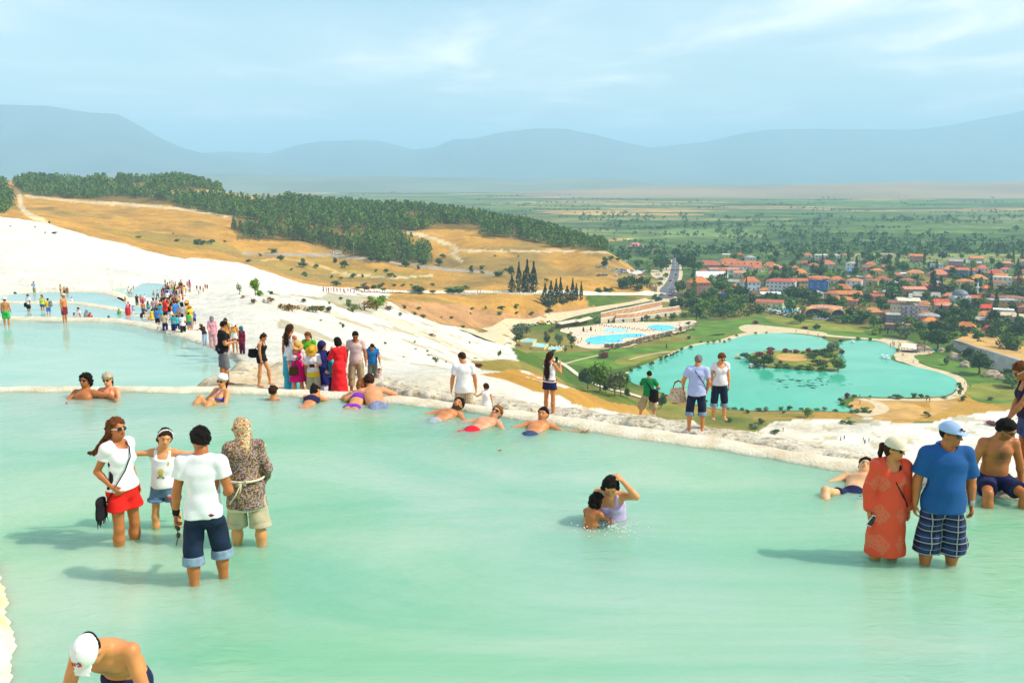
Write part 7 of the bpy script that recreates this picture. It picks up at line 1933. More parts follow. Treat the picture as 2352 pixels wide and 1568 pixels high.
def garment(fig,root,v,seed,kind,name,m,p=None):
 """kinds: shirt, tank, trousers, dress, bra, skirt"""
 p=p or{};s=fig.s;lo,hi=fig.bounds(.26);e=p.get('e',.020 if kind in('shirt','tank')else .016)
 e=max(e,v*.95)
 F=Field(lo,hi,v)
 wt,wr=fig.Rt@V3(1,0,0),fig.Rp@V3(1,0,0)
 if kind=='shirt':
  fig.torso(F,e,.035)
  sl=p.get('sleeve',.55)
  for sd in(1,-1):
   F.ell(fig.sho[sd],V3(.050,.052,.054)*s+e*.7,None,.03)
   fig.arm(F,sd,e*.75,0,sl,.025,p.get('flare',.010)+e*.2)
   d=unit(fig.elb[sd]-fig.sho[sd])if sl<=1 else unit(fig.wri[sd]-fig.elb[sd])
  hem=p.get('hem',-.02)
  if hem<-.06:
   fl=p.get('skirt',.02)
   F.flat(fig.dn((0,0,.03)),fig.dn((0,0,hem)),.17*s+e+fig.fat*.03,.17*s+e+fl,.125*s+e+fig.fat*.03,.13*s+e+fl,wr,.04)
  F.clip(fig.dn((0,0,hem)),fig.Rp@V3(0,p.get('tilt',0),-1))
  for sd in(1,-1):
   if sl<=1:
    q=fig.sho[sd]+(fig.elb[sd]-fig.sho[sd])*sl;d=unit(fig.elb[sd]-fig.sho[sd])
    s_,Pq=F._sub(q-.14,q+.14)
    if s_ is not None:
     dd=(Pq-q.astype(np.float32))@d.astype(np.float32);F.d[s_]=np.where((np.linalg.norm(np.cross(Pq-q.astype(np.float32),d),axis=-1)<.085*s+e)&(dd>-.01),np.maximum(F.d[s_],dd),F.d[s_])
  nk=p.get('neck',.03)
  F.cone(fig.neck0+fig.Rt@V3(0,nk,-.012)*1.0,fig.neck0+fig.Rt@V3(0,nk*1.6,.2),(.062+nk*.7)*s,.10*s,0,True)
  F.folds(p.get('fold',.0055),8+seed,seed+p.get('seed',0))
 elif kind=='tank':
  fig.torso(F,e,.035)
  F.clip(fig.up((0,0,p.get('top',.325))),fig.Rt@V3(0,.25,1))
  hem=p.get('hem',-.02)
  if hem<-.06:F.flat(fig.dn((0,0,.03)),fig.dn((0,0,hem)),.17*s+e,.17*s+e+p.get('skirt',.02),.125*s+e,.13*s+e+p.get('skirt',.02),wr,.04)
  F.clip(fig.dn((0,0,hem)),fig.Rp@V3(0,0,-1))
  w=max(.015*s+.006,v*1.1)
  for sd in(1,-1):
   pts=[fig.up((sd*.085,.085,.30)),fig.up((sd*.088,.045,.385)),fig.up((sd*.09,-.02,.415)),fig.up((sd*.088,-.075,.36)),fig.up((sd*.08,-.09,.28))]
   F.chain(pts,[w*1.3,w,w,w,w*1.3],.012)
   F.ell(fig.sho[sd]+fig.Rt@V3(sd*.05,0,-.04)*s,V3(.055,.075,.10)*s,None,0,True)
  F.folds(p.get('fold',.003),8+seed,seed)
 elif kind=='bra':
  fig.torso(F,e,.03)
  F.clip(fig.up((0,0,.285)),fig.Rt@V3(0,.55,1));F.clip(fig.up((0,0,.185)),fig.Rt@V3(0,0,-1))
  w=max(.007,v*.8)
  for sd in(1,-1):F.chain([fig.up((sd*.07,.125,.27)),fig.up((sd*.055,.05,.40)),fig.up((sd*.05,-.05,.41)),fig.up((sd*.05,-.10,.25))],[w]*4,.006)
 elif kind=='trousers':
  ln=p.get('len',2.0);fl=p.get('flare',.012)
  fig.torso(F,min(e,.014)*.9 if v<.02 else e*.8,.03,True,False)
  for sd in(1,-1):
   fig.leg(F,sd,e,ln,.03,fl,.26 if ln>.5 else 0)
  F.clip(fig.dn((0,0,p.get('top',.085))),fig.Rp@V3(0,0,1))
  for sd in(1,-1):
   if ln<=1:q=fig.hip[sd]+(fig.knee[sd]-fig.hip[sd])*ln;d=unit(fig.knee[sd]-fig.hip[sd])
   else:q=fig.knee[sd]+(fig.ankle[sd]-fig.knee[sd])*(ln-1);d=unit(fig.ankle[sd]-fig.knee[sd])
   s_,Pq=F._sub(q-.17,q+.17)
   if s_ is not None:
    dd=(Pq-q.astype(np.float32))@d.astype(np.float32);F.d[s_]=np.where((np.linalg.norm(np.cross(Pq-q.astype(np.float32),d),axis=-1)<.11*s+e+fl)&(dd>-.01),np.maximum(F.d[s_],dd),F.d[s_])
   if p.get('cuff'):
    r=(.060*s if ln>1 else .075*s)+e+fl;hh=p.get('cuffh',.05)*s
    c=Field(q-.2,q+.2,v);c.cone(q-d*hh,q+d*hh*.15,r+.004,r+.008,0);c.clip(q+d*hh*.2,d);c.clip(q-d*hh,-d)
    _fin(c,'cuff',p['cuff'],root)
  F.folds(p.get('fold',.004),9+seed,seed)
 elif kind in('dress','skirt'):
  hem=p.get('hem',-.55);fl=p.get('flare',.08);top=p.get('top',.10)
  if kind=='dress':
   fig.torso(F,e,.035)
   for sd in(1,-1):
    if p.get('sleeve',0)>0:
     F.ell(fig.sho[sd],V3(.058,.058,.058)*s+e,None,.03);fig.arm(F,sd,e+.002,0,p['sleeve'],.025,p.get('sflare',.012))
   nk=p.get('neck',.03)
  a,mid,b=fig.dn((0,0,.05)),fig.dn((0,0,-.08)),fig.dn((0,p.get('sway',0),hem))
  F.flat(a,mid,.165*s+e+fig.fat*.03,.172*s+e+fig.fat*.03,.12*s+e+fig.fat*.03,.135*s+e,wr,.04)
  F.flat(mid,b,.172*s+e+fig.fat*.03,.172*s+e+fl,.135*s+e,.135*s+e+fl,wr,.04)
  F.clip(fig.dn((0,0,hem)),fig.Rp@V3(0,0,-1))
  if kind=='dress':F.cone(fig.neck0+fig.Rt@V3(0,nk,-.012),fig.neck0+fig.Rt@V3(0,nk*1.6,.2),(.062+nk*.7)*s,.10*s,0,True)
  else:F.clip(fig.dn((0,0,top)),fig.Rp@V3(0,0,1))
  F.folds(p.get('fold',.006),10+seed,seed)
 _fin(F,name,m,root)
def make_hair(fig,root,v,style,col,p=None):
 p=p or{};hs=fig.hs;m=hair_mat(col)
 lo=fig.headc-.45;hi=fig.headc+.30;lo[2]=fig.headc[2]-p.get('drop',.30)-.2
 F=Field(lo,hi,v);t=max(p.get('thick',.014),v*(1.1 if p.get('rough',1)>.002 else .5))
 F.ell(fig.hd((0,-.014,.026)),np.array((.076,.097,.094))*hs+t,fig.Rh,.01)
 if style in('bob','long','curly','tail','bun'):F.ell(fig.hd((0,-.045,-.02)),np.array((.080,.075,.09))*hs+t*.8,fig.Rh,.02)
 F.clip(fig.hd((0,.052 if style!='curly' else .06,.045)),fig.Rh@V3(0,.80,-.62))if style not in('short','crop')else F.clip(fig.hd((0,.045,.04)),fig.Rh@V3(0,.62,-.78))
 if style in('short','crop'):F.clip(fig.hd((0,-.06,-.055)),fig.Rh@V3(0,-.25,-1))
 for sd in(1,-1):F.ell(fig.hd((sd*.088,.012,-.012)),np.array((.024,.034,.042))*hs,fig.Rh,0,True)if style in('short','crop','tail','bun')else None
 if style=='long':
  L_=p.get('len',.42);sw=p.get('sway',(0,0,0))
  a=fig.hd((0,-.06,.02));b=fig.hd((0,-.12,-.13));c=b+V3(0,-.02,-L_*.55)*hs+V3(*sw)*.6;d=b+V3(0,-.01,-L_)*hs+V3(*sw)
  w=fig.Rh@V3(1,0,0)
  F.flat(a,b,.080*hs,.082*hs,.06*hs,.045*hs,w,.03);F.flat(b,c,.082*hs,.085*hs,.045*hs,.035*hs,w,.03);F.flat(c,d,.085*hs,.045*hs,.035*hs,.018*hs,w,.03)
  for k in range(int(p.get('locks',4))):
   o=(k-1.5)*.045;F.chain([b+w*o,c+w*o*1.5,d+w*o*1.3+V3(*sw)*(.3+.2*k)+V3(0,0,-.02*(k%2))],[.02*hs,.017*hs,.008],.012)
 if style=='bob':
  for sd in(1,-1):F.chain([fig.hd((sd*.075,-.01,.03)),fig.hd((sd*.085,.0,-.06)),fig.hd((sd*.075,-.01,-.12))],[.03*hs,.028*hs,.018*hs],.02)
  F.ell(fig.hd((0,-.06,-.075)),np.array((.075,.06,.06))*hs,fig.Rh,.03)
 if style=='tail':
  F.chain([fig.hd((0,-.10,.02)),fig.hd((0,-.15,.0)),fig.hd((0,-.165,-.10)),fig.hd((0,-.15,-.20))],[.028*hs,.034*hs,.028*hs,.012*hs],.015)
 if style=='bun':F.ell(fig.hd((0,-.06,.125)),np.array((.035,.035,.032))*hs,fig.Rh,.01)
 n=p.get('rough',.005);F.folds(n,24,3);F.folds(n*.9,47,1);F.folds(n*.6,83,2)
 _fin(F,'hair',m,root)
def head_mesh(fig,mb,name,m,root,smooth=False):
 vs_=np.array(mb.v,float)*fig.hs@fig.Rh.T+fig.headc
 return mobj(name,vs_,mb.f,m,root,smooth,mb.m)
M_LENS=mat('sunglass_lens',(.012,.010,.010),.12,.05,spec=.6)
def glasses_mb(frame=1):
 mb=MB()
 for sd in(-1,1):
  n=12;c=(sd*.033,.100,.006);ring=[(c[0]+.027*math.cos(2*math.pi*k/n)*(1.0),c[1]-.010*(2*math.pi*k/n>9)-abs(.027*math.cos(2*math.pi*k/n)+sd*0)*.0-max(0,sd*.027*math.cos(2*math.pi*k/n))*.45,c[2]+.020*math.sin(2*math.pi*k/n)-.002)for k in range(n)]
  back=[(x,y-.006,z)for x,y,z in ring]
  mb.add(ring+back,[tuple(range(n))if sd else()]+[tuple(range(n,2*n))[::-1]]+[(k,(k+1)%n,n+(k+1)%n,n+k)for k in range(n)],0)
  mb.tube([(sd*.058,.086,.012),(sd*.080,.04,.012),(sd*.083,-.03,.006)],.004,5,frame)
 mb.tube([(-.010,.104,.012),(.010,.104,.012)],.004,5,frame)
 return mb
def make_headgear(fig,root,v,kind,m=None,p=None):
 p=p or{};hs=fig.hs
 if kind=='glasses':
  head_mesh(fig,glasses_mb(),'sunglasses',[M_LENS,m or M_LENS],root);return
 if kind=='headband':
  F=Field(fig.headc-.2,fig.headc+.2,v);R=fig.Rh
  n=14;pts=[fig.hd((.092*math.cos(a),.012+.02*math.sin(a),.022+.100*math.sin(a)))for a in np.linspace(.1,math.pi-.1,n)]
  F.chain(pts,[max(.010,v)]*n,.004);_fin(F,'headband',m,root);return
 lo,hi=fig.headc-.34,fig.headc+.34;F=Field(lo,hi,v);t=max(.016,v*1.6)
 if kind=='cap':
  F.ell(fig.hd((0,-.012,.030)),np.array((.078,.099,.094))*hs+t,fig.Rh,0)
  F.clip(fig.hd((0,.0,.030)),fig.Rh@V3(0,-.10,-1))
  b=Field(lo,hi,v);b.flat(fig.hd((0,.03,.040)),fig.hd((0,.150,.026)),.080*hs,.062*hs,max(.008,v),max(.007,v*.9),fig.Rh@V3(1,0,0),0);
  _fin(b,'bill',p.get('bill',m),root)
  F.cone(fig.hd((0,-.012,.122)),fig.hd((0,-.012,.144)),.009,.007,.004)
  o=_fin(F,'cap',m,root);return o
 if kind=='sunhat':
  F.ell(fig.hd((0,-.012,.045)),np.array((.080,.098,.085))*hs+t,fig.Rh,0);F.clip(fig.hd((0,0,.030)),fig.Rh@V3(0,-.1,-1))
  w=p.get('brim',.17);F.ell(fig.hd((0,0,.034)),np.array((w,w*1.08,max(.012,v*1.0)))*hs,fig.Rh@rot(p.get('tip',8),0,0),.012)
  F.folds(.004,12,2);_fin(F,'sun_hat',m,root)
  if p.get('band'):
   b=Field(lo,hi,v);b.ell(fig.hd((0,-.012,.045)),np.array((.080,.098,.085))*hs+t+.006,fig.Rh,0);b.clip(fig.hd((0,0,.05)),fig.Rh@V3(0,-.1,-1));b.clip(fig.hd((0,0,.078)),fig.Rh@V3(0,.1,1));_fin(b,'hat_band',p['band'],root)
  return
 if kind=='scarf':
  F.ell(fig.hd((0,-.020,.020)),np.array((.080,.100,.100))*hs+t,fig.Rh,0);F.ell(fig.hd((0,-.03,-.06)),np.array((.070,.075,.075))*hs+t,fig.Rh,.03)
  if p.get('cape',True):F.cone(fig.hd((0,-.02,-.08)),fig.neck0+fig.Rt@V3(0,.01,-.02),.075*hs,.115*fig.s,.03)
  F.ell(fig.hd((0,.105,-.020)),np.array((.056,.060,.074))*hs,fig.Rh,0,True);F.folds(.004,16,4);_fin(F,'headscarf',m,root);return
 if kind=='wrap':
  F.ell(fig.hd((0,-.020,.050)),np.array((.084,.098,.080))*hs+t,fig.Rh,0);F.clip(fig.hd((0,.03,.035)),fig.Rh@V3(0,.35,-1));F.folds(.006,18,1);_fin(F,'head_wrap',m,root);return
def bagm(w,h,d,seed=0,n=10):
 """a soft bag: rounded slab"""
 F=Field(V3(-w,-d-.03,-h)*.6-.03,V3(w,d+.03,h)*.6+.03,max(.012,w/22))
 F.flat((0,0,-h*.38),(0,0,h*.36),w*.5,w*.42,d*.5,d*.36,(1,0,0),0);F.folds(.004,14,seed)
 return F.skin()
def held(name,label,cat,loc,rz=0,group=None):return empty(name,loc,rz,label,cat,group)
def wpt(root,p):
 q=root.matrix_basis@Vector(tuple(float(x)for x in p));return q
 # ==========================================================
def stat(px,py_head,base):
 """height a person must have so that feet rest at the base point and the crown meets py_head"""
 d=ray(px,py_head);t=base.y/d[1]
 return d[2]*t+CAM_Z-base.z
W_WHITE,W_RED=cloth((.80,.80,.82)),cloth((.75,.02,.015))
DENIM=mat('denim_dark',(.009,.020,.052),.9,.35,9,.4,260);DENIM_L=mat('denim_light',(.11,.20,.34),.9,.35,12,.4,260);CUFF=mat('denim_cuff',(.20,.28,.38),.9,.25,20)
M_BLACK=cloth((.014,.014,.016));M_NAVY=cloth((.018,.022,.075))
def pool_person(px,py_head,py_water,sink):
 b=at_z(px,py_water,0);base=Vector((b.x,b.y,-sink))
 return base,stat(px,py_head,base)
def strap(root,pts,m,name,r=.008,parent=True):
 o=MB().tube(pts,r,6).build(name,m,root,True);return o
base,h=pool_person(292,963,1243,.28)
fg=Figure(h,'f',.05,pose=dict(torso=(-4,0,6),head=(2,0,-8),ra=((.20,-.42,-.88),(-.18,.72,-.66)),la=((-.22,-.25,-.9),(.12,.55,-.8)),rl=((.05,.05,-1),(0,-.08,-1)),ll=((-.06,.02,-1),(0,-.05,-1)),rcurl=.6))
rt=aper('person',fg,'woman in white tee and red shorts with long auburn hair and sunglasses',SKIN_C,.0085,[('shirt','tee_shirt',W_WHITE,dict(sleeve=.42,hem=.02,neck=.045)),('trousers','shorts',W_RED,dict(len=.52,flare=.035,e=.02,top=.10))],('long',HAIR_R,dict(len=.30,sway=(-.03,-.13,.05),drop=.42,rough=.008,locks=5)),loc=base,rz=-118,headgear=[('glasses',W_WHITE)])
strap(rt,[fg.up((.150,.0,.26)),fg.up((.142,.01,.15)),fg.up((.155,.005,.02)),fg.dn((.188,0,.05))],M_BLACK,'side_panel',.022)
cs=[fg.up((-.10,-.01,.425)),fg.up((-.05,.12,.36)),fg.up((.0,.168,.26)),fg.up((.09,.155,.12)),fg.up((.16,.10,.0)),fg.dn((.215,-.02,-.10))]
bagp=wpt(rt,fg.dn((.235,-.09,-.17)))
bag=held('shoulder_bag','black cloth shoulder bag with fringe at the hip of the auburn haired woman','bag',bagp,RAD(-90))
vv,ff=bagm(.24,.24,.09,2);mobj('pouch',vv,ff,M_BLACK,bag,True)
inv=bag.matrix_basis.inverted()
MB().tube([inv@wpt(rt,c)for c in cs],.007,6).build('strap',M_BLACK,bag,True)
fr=MB()
for k in range(14):x=-.11+.22*k/13;fr.tube([(x,0,-.11),(x+random.uniform(-.02,.02),random.uniform(-.02,.02),-.19)],[.006,.002],4)
fr.build('fringe',M_BLACK,bag)
base,h=pool_person(382,989,1210,.26)
gfig=Figure(h,'c',0,True,dict(torso=(0,-4,0),head=(4,-10,14),ra=((.86,.12,.02),(.80,.05,.52)),la=((-.88,.12,-.10),(-.96,.02,-.14)),rl=((.10,.02,-1),(.02,-.04,-1)),ll=((-.16,.05,-1),(-.04,-.04,-1))))
rt=aper('person',gfig,'girl in white tank top with a doll print, arms stretched out to both sides',SKIN_B,.0085,[('tank','tank_top',W_WHITE,dict(hem=.0,top=.33)),('trousers','denim_shorts',DENIM_L,dict(len=.45,flare=.014,top=.085,cuff=DENIM_L,cuffh=.03))],('tail',HAIR_B),loc=base,rz=192,headgear=[('headband',W_WHITE)])
def front_of(fig,root,part,x,z,frame,back=False):
 """how far a garment stands out at a spot, measured on its own mesh"""
 o=[c for c in root.children if c.name.split('.')[0]==part][0]
 V=np.array([v.co for v in o.data.vertices]);org,R=(fig.waist,fig.Rt)if frame=='t' else(fig.pel,fig.Rp)
 q=(V-org)@R/fig.s;m=(np.hypot(q[:,0]-x,q[:,2]-z)<.022)
 return(q[m,1].min()if back else q[m,1].max())if m.any()else .12
def patch(fig,root,name,m,x,z,rx,rz_,frame='t',y=None,n=10,part=None,back=False):
 up=fig.up if frame=='t' else fig.dn
 if part:y=front_of(fig,root,part,x,z,frame,back)+(-.004 if back else .003)+(y or 0)
 vs_=[up((x+rx*math.cos(2*math.pi*k/n),y,z+rz_*math.sin(2*math.pi*k/n)))for k in range(n)]+[up((x,y+(-.004 if back else .004),z))]
 return mobj(name,vs_,[(k,(k+1)%n,n)for k in range(n)],m,root)
YEL=cloth((.75,.50,.05));PNK=cloth((.62,.05,.20));GRN=cloth((.18,.45,.08));SKN=cloth((.72,.42,.24))
yy=.122
for nm,m_,x,z,a,b,dy in(('print_hair',YEL,.01,.135,.040,.045,0),('print_face',SKN,.01,.138,.026,.026,.004),('print_dress',GRN,.01,.075,.030,.034,0),('print_shoe',PNK,-.025,.045,.016,.015,0),('print_shoe',PNK,.045,.045,.016,.015,0),('print_bow',YEL,-.075,.24,.026,.036,-.012)):patch(gfig,rt,nm,m_,x,z,a,b,'t',dy,part='tank_top')
for nm,m_,x,z in(('print_patch',cloth((.6,.5,.45)),-.085,-.10),('print_patch',cloth((.55,.06,.08)),-.085,-.14)):patch(gfig,rt,nm,m_,x,z,.028,.022,'d',0,part='denim_shorts')
base,h=pool_person(478,988,1334,.22)
mf=Figure(h,'m',0,pose=dict(torso=(5,0,-3),head=(10,0,26),la=((-.26,-.02,-.96),(-.12,.14,-.98)),ra=((.26,-.10,-.95),(-.22,.86,-.35)),ll=((-.06,-.06,-1),(.0,-.12,-1)),rl=((.08,.24,-1),(.02,-.06,-1)),lcurl=.75))
rt=aper('person',mf,'man seen from behind in white tee and rolled up dark jeans',SKIN_C,.0085,[('shirt','tee_shirt',W_WHITE,dict(sleeve=.52,hem=-.03,neck=.015,fold=.005)),('trousers','jeans',DENIM,dict(len=1.16,flare=.020,e=.018,top=.06,cuff=CUFF,cuffh=.075,fold=.006))],('crop',HAIR_K,dict(thick=.022,rough=.006)),.75,loc=base,rz=6)
b_=Field(mf.wri[-1]-.12,mf.wri[-1]+.12,.007);d_=unit(mf.wri[-1]-mf.elb[-1]);b_.cone(mf.wri[-1]-d_*.035,mf.wri[-1]-d_*.005,.036,.034,0);_fin(b_,'wristband',M_BLACK,rt)
patch(mf,rt,'leather_patch',cloth((.25,.05,.04)),.10,.02,.035,.018,'d',0,4,'jeans',True)
gp=wpt(rt,mf.wri[-1]+mf.hand[-1]*.155+V3(.02,.03,-.0))
gl=held('sunglasses','dark aviator sunglasses hanging from the fingers of the man in white tee','sunglasses',gp,RAD(100))
gm=glasses_mb();gvs=np.array(gm.v);gvs=np.c_[gvs[:,1]-.1,gvs[:,2],-gvs[:,0]-.05]*1.05
mobj('lenses',gvs,gm.f,[M_LENS,M_BLACK],gl,False,gm.m)
base,h=pool_person(572,965,1248,.24)
SCARF=pcl('scarf_print','swirl',[(.66,.50,.26),(.36,.12,.03),(.74,.62,.42),(.05,.03,.025),13]);TUN=pcl('brown_speckle','speckle',[(.20,.11,.055),(.10,.05,.05),(.42,.30,.14),(.28,.24,.34),85])
BEIGE=mat('beige_cloth',(.50,.42,.28),.9,.15,10,.4,200);CREAMC=cloth((.70,.62,.44))
sf=Figure(h,'f',.18,pose=dict(torso=(6,0,4),head=(8,0,42),ra=((.30,-.05,-.95),(-.05,.72,-.66)),la=((-.30,-.05,-.95),(.05,.72,-.66)),ll=((-.09,.12,-1),(0,-.05,-1)),rl=((.12,-.06,-1),(.02,-.18,-1))))
rt=aper('person',sf,'woman from behind in a patterned headscarf and brown speckled tunic with a cream belt',SKIN_B,.0085,[('shirt','tunic',TUN,dict(sleeve=1.8,hem=-.20,skirt=.035,neck=.01,e=.022,fold=.005)),('shirt','lace_hem',CREAMC,dict(sleeve=.1,hem=-.225,skirt=.028,e=.012)),('trousers','rolled_trousers',BEIGE,dict(len=1.05,flare=.030,e=.024,cuff=BEIGE,cuffh=.05,fold=.007))],None,loc=base,rz=14,headgear=[('scarf',SCARF,dict(cape=True)),('glasses',None)])
bt=[sf.dn((.205*math.cos(a),-.165*math.sin(a)*1.05-.005,.14))for a in np.linspace(-.6,math.pi+.6,20)]
MB().tube(bt,.013,6).build('belt',CREAMC,rt,True)
mb=MB();k0=sf.dn((-.04,-.175,.135))
mb.tube([k0,k0+V3(-.05,-.02,.03),k0+V3(-.055,-.02,-.03),k0],.008,5).tube([k0,k0+V3(.05,-.02,.025),k0+V3(.045,-.02,-.03),k0],.008,5).tube([k0,k0+V3(-.06,-.02,-.12),k0+V3(-.13,-.015,-.22)],.008,5).tube([k0,k0+V3(-.02,-.03,-.10)],.008,5)
mb.build('belt_bow',CREAMC,rt,True)
base,h=pool_person(2030,1008,1280,.27)
CORAL=pcl('coral_print','diamond',[(.74,.085,.04),(.64,.20,.11)])
cf=Figure(h,'f',.22,pose=dict(torso=(2,0,0),head=(3,0,38),ra=((.24,-.05,-.96),(.03,.14,-.98)),la=((-.22,-.08,-.96),(-.10,.10,-.98)),rcurl=.7,rpalm=V3(-1,.3,0)))
rt=aper('person',cf,'woman in a long coral patterned tunic, cream cap and dark sunglasses',SKIN_A,.0085,[('dress','tunic',CORAL,dict(sleeve=1.85,hem=-.56,flare=.035,neck=.05,e=.022,fold=.006))],('tail',HAIR_B),loc=base,rz=184,headgear=[('cap',cloth((.66,.58,.42))),('glasses',None)])
strap(rt,[cf.up((-.11,-.02,.42)),cf.up((-.07,.09,.36)),cf.up((.0,.150,.22)),cf.up((-.10,.155,.06)),cf.dn((-.205,.06,.02))],M_BLACK,'bag_strap',.009)
phn=held('phone','white edged phone in the hand of the woman in coral','phone',wpt(rt,cf.wri[1]+cf.hand[1]*.10+V3(-.02,.035,0)),RAD(190))
MB().box((0,0,0),(.066,.009,.125)).build('case',W_WHITE,phn);MB().box((0,-.006,0),(.058,.004,.108)).build('screen',M_LENS,phn);phn.rotation_euler=(.2,.5,RAD(15))
base,h=pool_person(2155,974,1294,.27)
PLAID=pcl('navy_plaid','plaid',[(.030,.045,.12),(.010,.012,.03),(.27,.27,.28),(.20,.24,.34),(8.0,8.0)])
POLO=mat('polo_blue',(.010,.085,.27),.85,.1,6,.35,240)
bf=Figure(h,'m',.32,pose=dict(torso=(-2,0,0),head=(2,0,44),ra=((.26,-.08,-.96),(.06,.12,-1)),la=((-.30,-.06,-.95),(-.04,.16,-1)),rl=((.09,.0,-1),(.0,-.03,-1)),ll=((-.09,0,-1),(0,-.03,-1)),curl=.55))
rt=aper('person',bf,'heavy man in blue polo shirt, plaid shorts and light blue cap',SKIN_C,.0085,[('shirt','polo_shirt',POLO,dict(sleeve=.78,hem=-.07,skirt=.015,neck=.02,e=.030,fold=.005,flare=.018)),('trousers','plaid_shorts',PLAID,dict(len=1.22,flare=.05,e=.026,fold=.007))],('crop',HAIR_K),.12,loc=base,rz=176,headgear=[('cap',cloth((.34,.48,.72)),dict()),('glasses',None)])
MB().tube([bf.neck0+bf.Rt@(V3(.088*math.sin(a),-.02-.085*math.cos(a),.028+.030*math.cos(a))*bf.s)for a in np.linspace(-2.7,2.7,18)],.019,7).build('collar',POLO,rt,True)
w_=Field(bf.wri[-1]-.12,bf.wri[-1]+.12,.007);d_=unit(bf.wri[-1]-bf.elb[-1]);w_.cone(bf.wri[-1]-d_*.03,bf.wri[-1]-d_*.008,.036,.034,0);_fin(w_,'watch',mat('watch_steel',(.45,.45,.45),.3,.05,metal=.8),rt)
MB().box((0,0,0),(.02,.01,.026)).build('cap_badge',M_NAVY,rt).location=tuple(bf.hd((.012,.105,.075)))
sit=at_z(2284,1122,.10)
stf=Figure(1.74,'m',.35,pose=dict(torso=(12,0,0),head=(16,0,42),ra=((.30,-.10,-.95),(.12,.10,-1)),la=((-.36,-.12,-.92),(-.16,.02,-1)),rl=((.30,.90,-.10),(.02,.12,-1)),ll=((-.22,.92,-.10),(-.02,.10,-1)),curl=.3))
sz=sit.z-(stf.hip[1][2]-.105*stf.s)
aper('person',stf,'bare chested man in navy swim shorts sitting on the pool rim',SKIN_C,.0085,[('trousers','swim_shorts',M_NAVY,dict(len=.72,flare=.03,e=.022))],('short',HAIR_K,dict(thick=.026,rough=.005)),.45,.85,loc=(sit.x,sit.y+.05,sz),rz=176,headgear=[('glasses',None)])
base=at_z(2340,1112,.05)
h=stat(2345,872,base)
wf=Figure(max(h,1.6),'f',.1,pose=dict(torso=(12,0,0),head=(24,0,4),la=((-.22,.55,-.85),(-.06,.62,-.78)),ra=((.2,.10,-1),(.05,.30,-1))))
aper('person',wf,'woman in dark top and denim shorts standing at the right edge of the picture',SKIN_C,.0085,[('tank','tank_top',cloth((.03,.022,.05)),dict(hem=.02)),('trousers','denim_shorts',cloth((.05,.07,.20)),dict(len=.55,flare=.02))],('tail',HAIR_R),loc=(base.x+.05,base.y,base.z),rz=84,headgear=[('glasses',W_WHITE)])
capc=at_f(204,1496,6.25)
kf=Figure(1.76,'m',.12,pose=dict(pelvis=(4,0,0),torso=(42,0,0),head=(20,6,-6),ra=((.26,.30,-.93),(.02,.22,-.97)),la=((-.30,.10,-.95),(-.02,.20,-.98)),rl=((.08,-.10,-1),(.02,-.05,-1)),ll=((-.08,-.10,-1),(0,-.05,-1)),curl=.3))
yaw=178
c2,s2=math.cos(RAD(yaw)),math.sin(RAD(yaw));hc=kf.headc
WCAP=cloth((.78,.78,.78))
loc=(capc.x-(hc[0]*c2-hc[1]*s2),capc.y-(hc[0]*s2+hc[1]*c2),capc.z-hc[2])
krt=aper('person',kf,'bare chested man bending forward in a white cap with red 112 lettering',(.62,.25,.085),.0085,[('trousers','swim_shorts',M_NAVY,dict(len=.8,flare=.02))],('crop',HAIR_K),.0,.5,loc=loc,rz=yaw,headgear=[('cap',WCAP)])
RED_T,NAV_T=mat('thread_red',(.62,.02,.015),.7),mat('thread_navy',(.03,.03,.10),.7)
def on_cap(u,w):
 a=.55+w*9.5;r_=1.03
 return kf.hd((u,-.012+(.099+.0175)*r_*math.cos(u*9)*math.cos(a),.030+(.094+.0175)*r_*math.sin(a)))
dg=MB()
for x0 in(.030,.012):
 dg.tube([on_cap(x0+.004,.004),on_cap(x0,.030)],.0050,6,0)
dg.tube([on_cap(-.004,.005),on_cap(-.034,.005)],.0048,6,0);dg.tube([on_cap(-.004,.005),on_cap(-.018,.014),on_cap(-.032,.020)],.0048,6,0)
dg.tube([on_cap(-.032,.020),on_cap(-.031,.029),on_cap(-.018,.034),on_cap(-.006,.029)],.0048,6,1)
dg.build('cap_number',[RED_T,NAV_T],krt,True)
MB().tube([kf.hd((-.088*math.cos(a),-.118*math.sin(a)*1.0-.012,.034))for a in np.linspace(.2,math.pi-.2,14)],.006,5).build('cap_trim',M_BLACK,krt,True)
mp=at_z(1405,1192,0)
mo=Figure(1.64,'f',.35,pose=dict(torso=(20,0,0),head=(26,-6,14),la=((-.62,.62,.25),(.72,-.22,.62)),ra=((.35,.35,-.85),(-.1,.85,-.4)),rl=((.5,.85,-.15),(-.6,.2,-.7)),ll=((-.4,.9,-.2),(.5,.2,-.8)),lpalm=V3(.6,-.3,-.6),lcurl=.5))
LAV=mat('lavender_cotton',(.52,.40,.66),.85,.1,6,.3,200)
mz=-.30-(mo.hip[1][2]-.16)
aper('person',mo,'mother in a lavender tank top kneeling in the water, hand on her wet hair',SKIN_B,.0085,[('tank','tank_top',LAV,dict(hem=-.08,skirt=.02,top=.30))],('bob',HAIR_K,dict(thick=.008)),loc=(mp.x+.02,mp.y+.08,mz),rz=160)
cp=at_z(1356,1210,0)
ch=Figure(1.06,'c',0,True,pose=dict(torso=(16,0,-10),head=(6,0,-30),ra=((.55,.55,-.62),(-.35,.85,-.05)),la=((-.3,.5,-.8),(.1,.9,-.2)),rl=((.2,.9,-.3),(0,-.3,-.9)),ll=((-.2,.9,-.3),(0,-.3,-.9))))
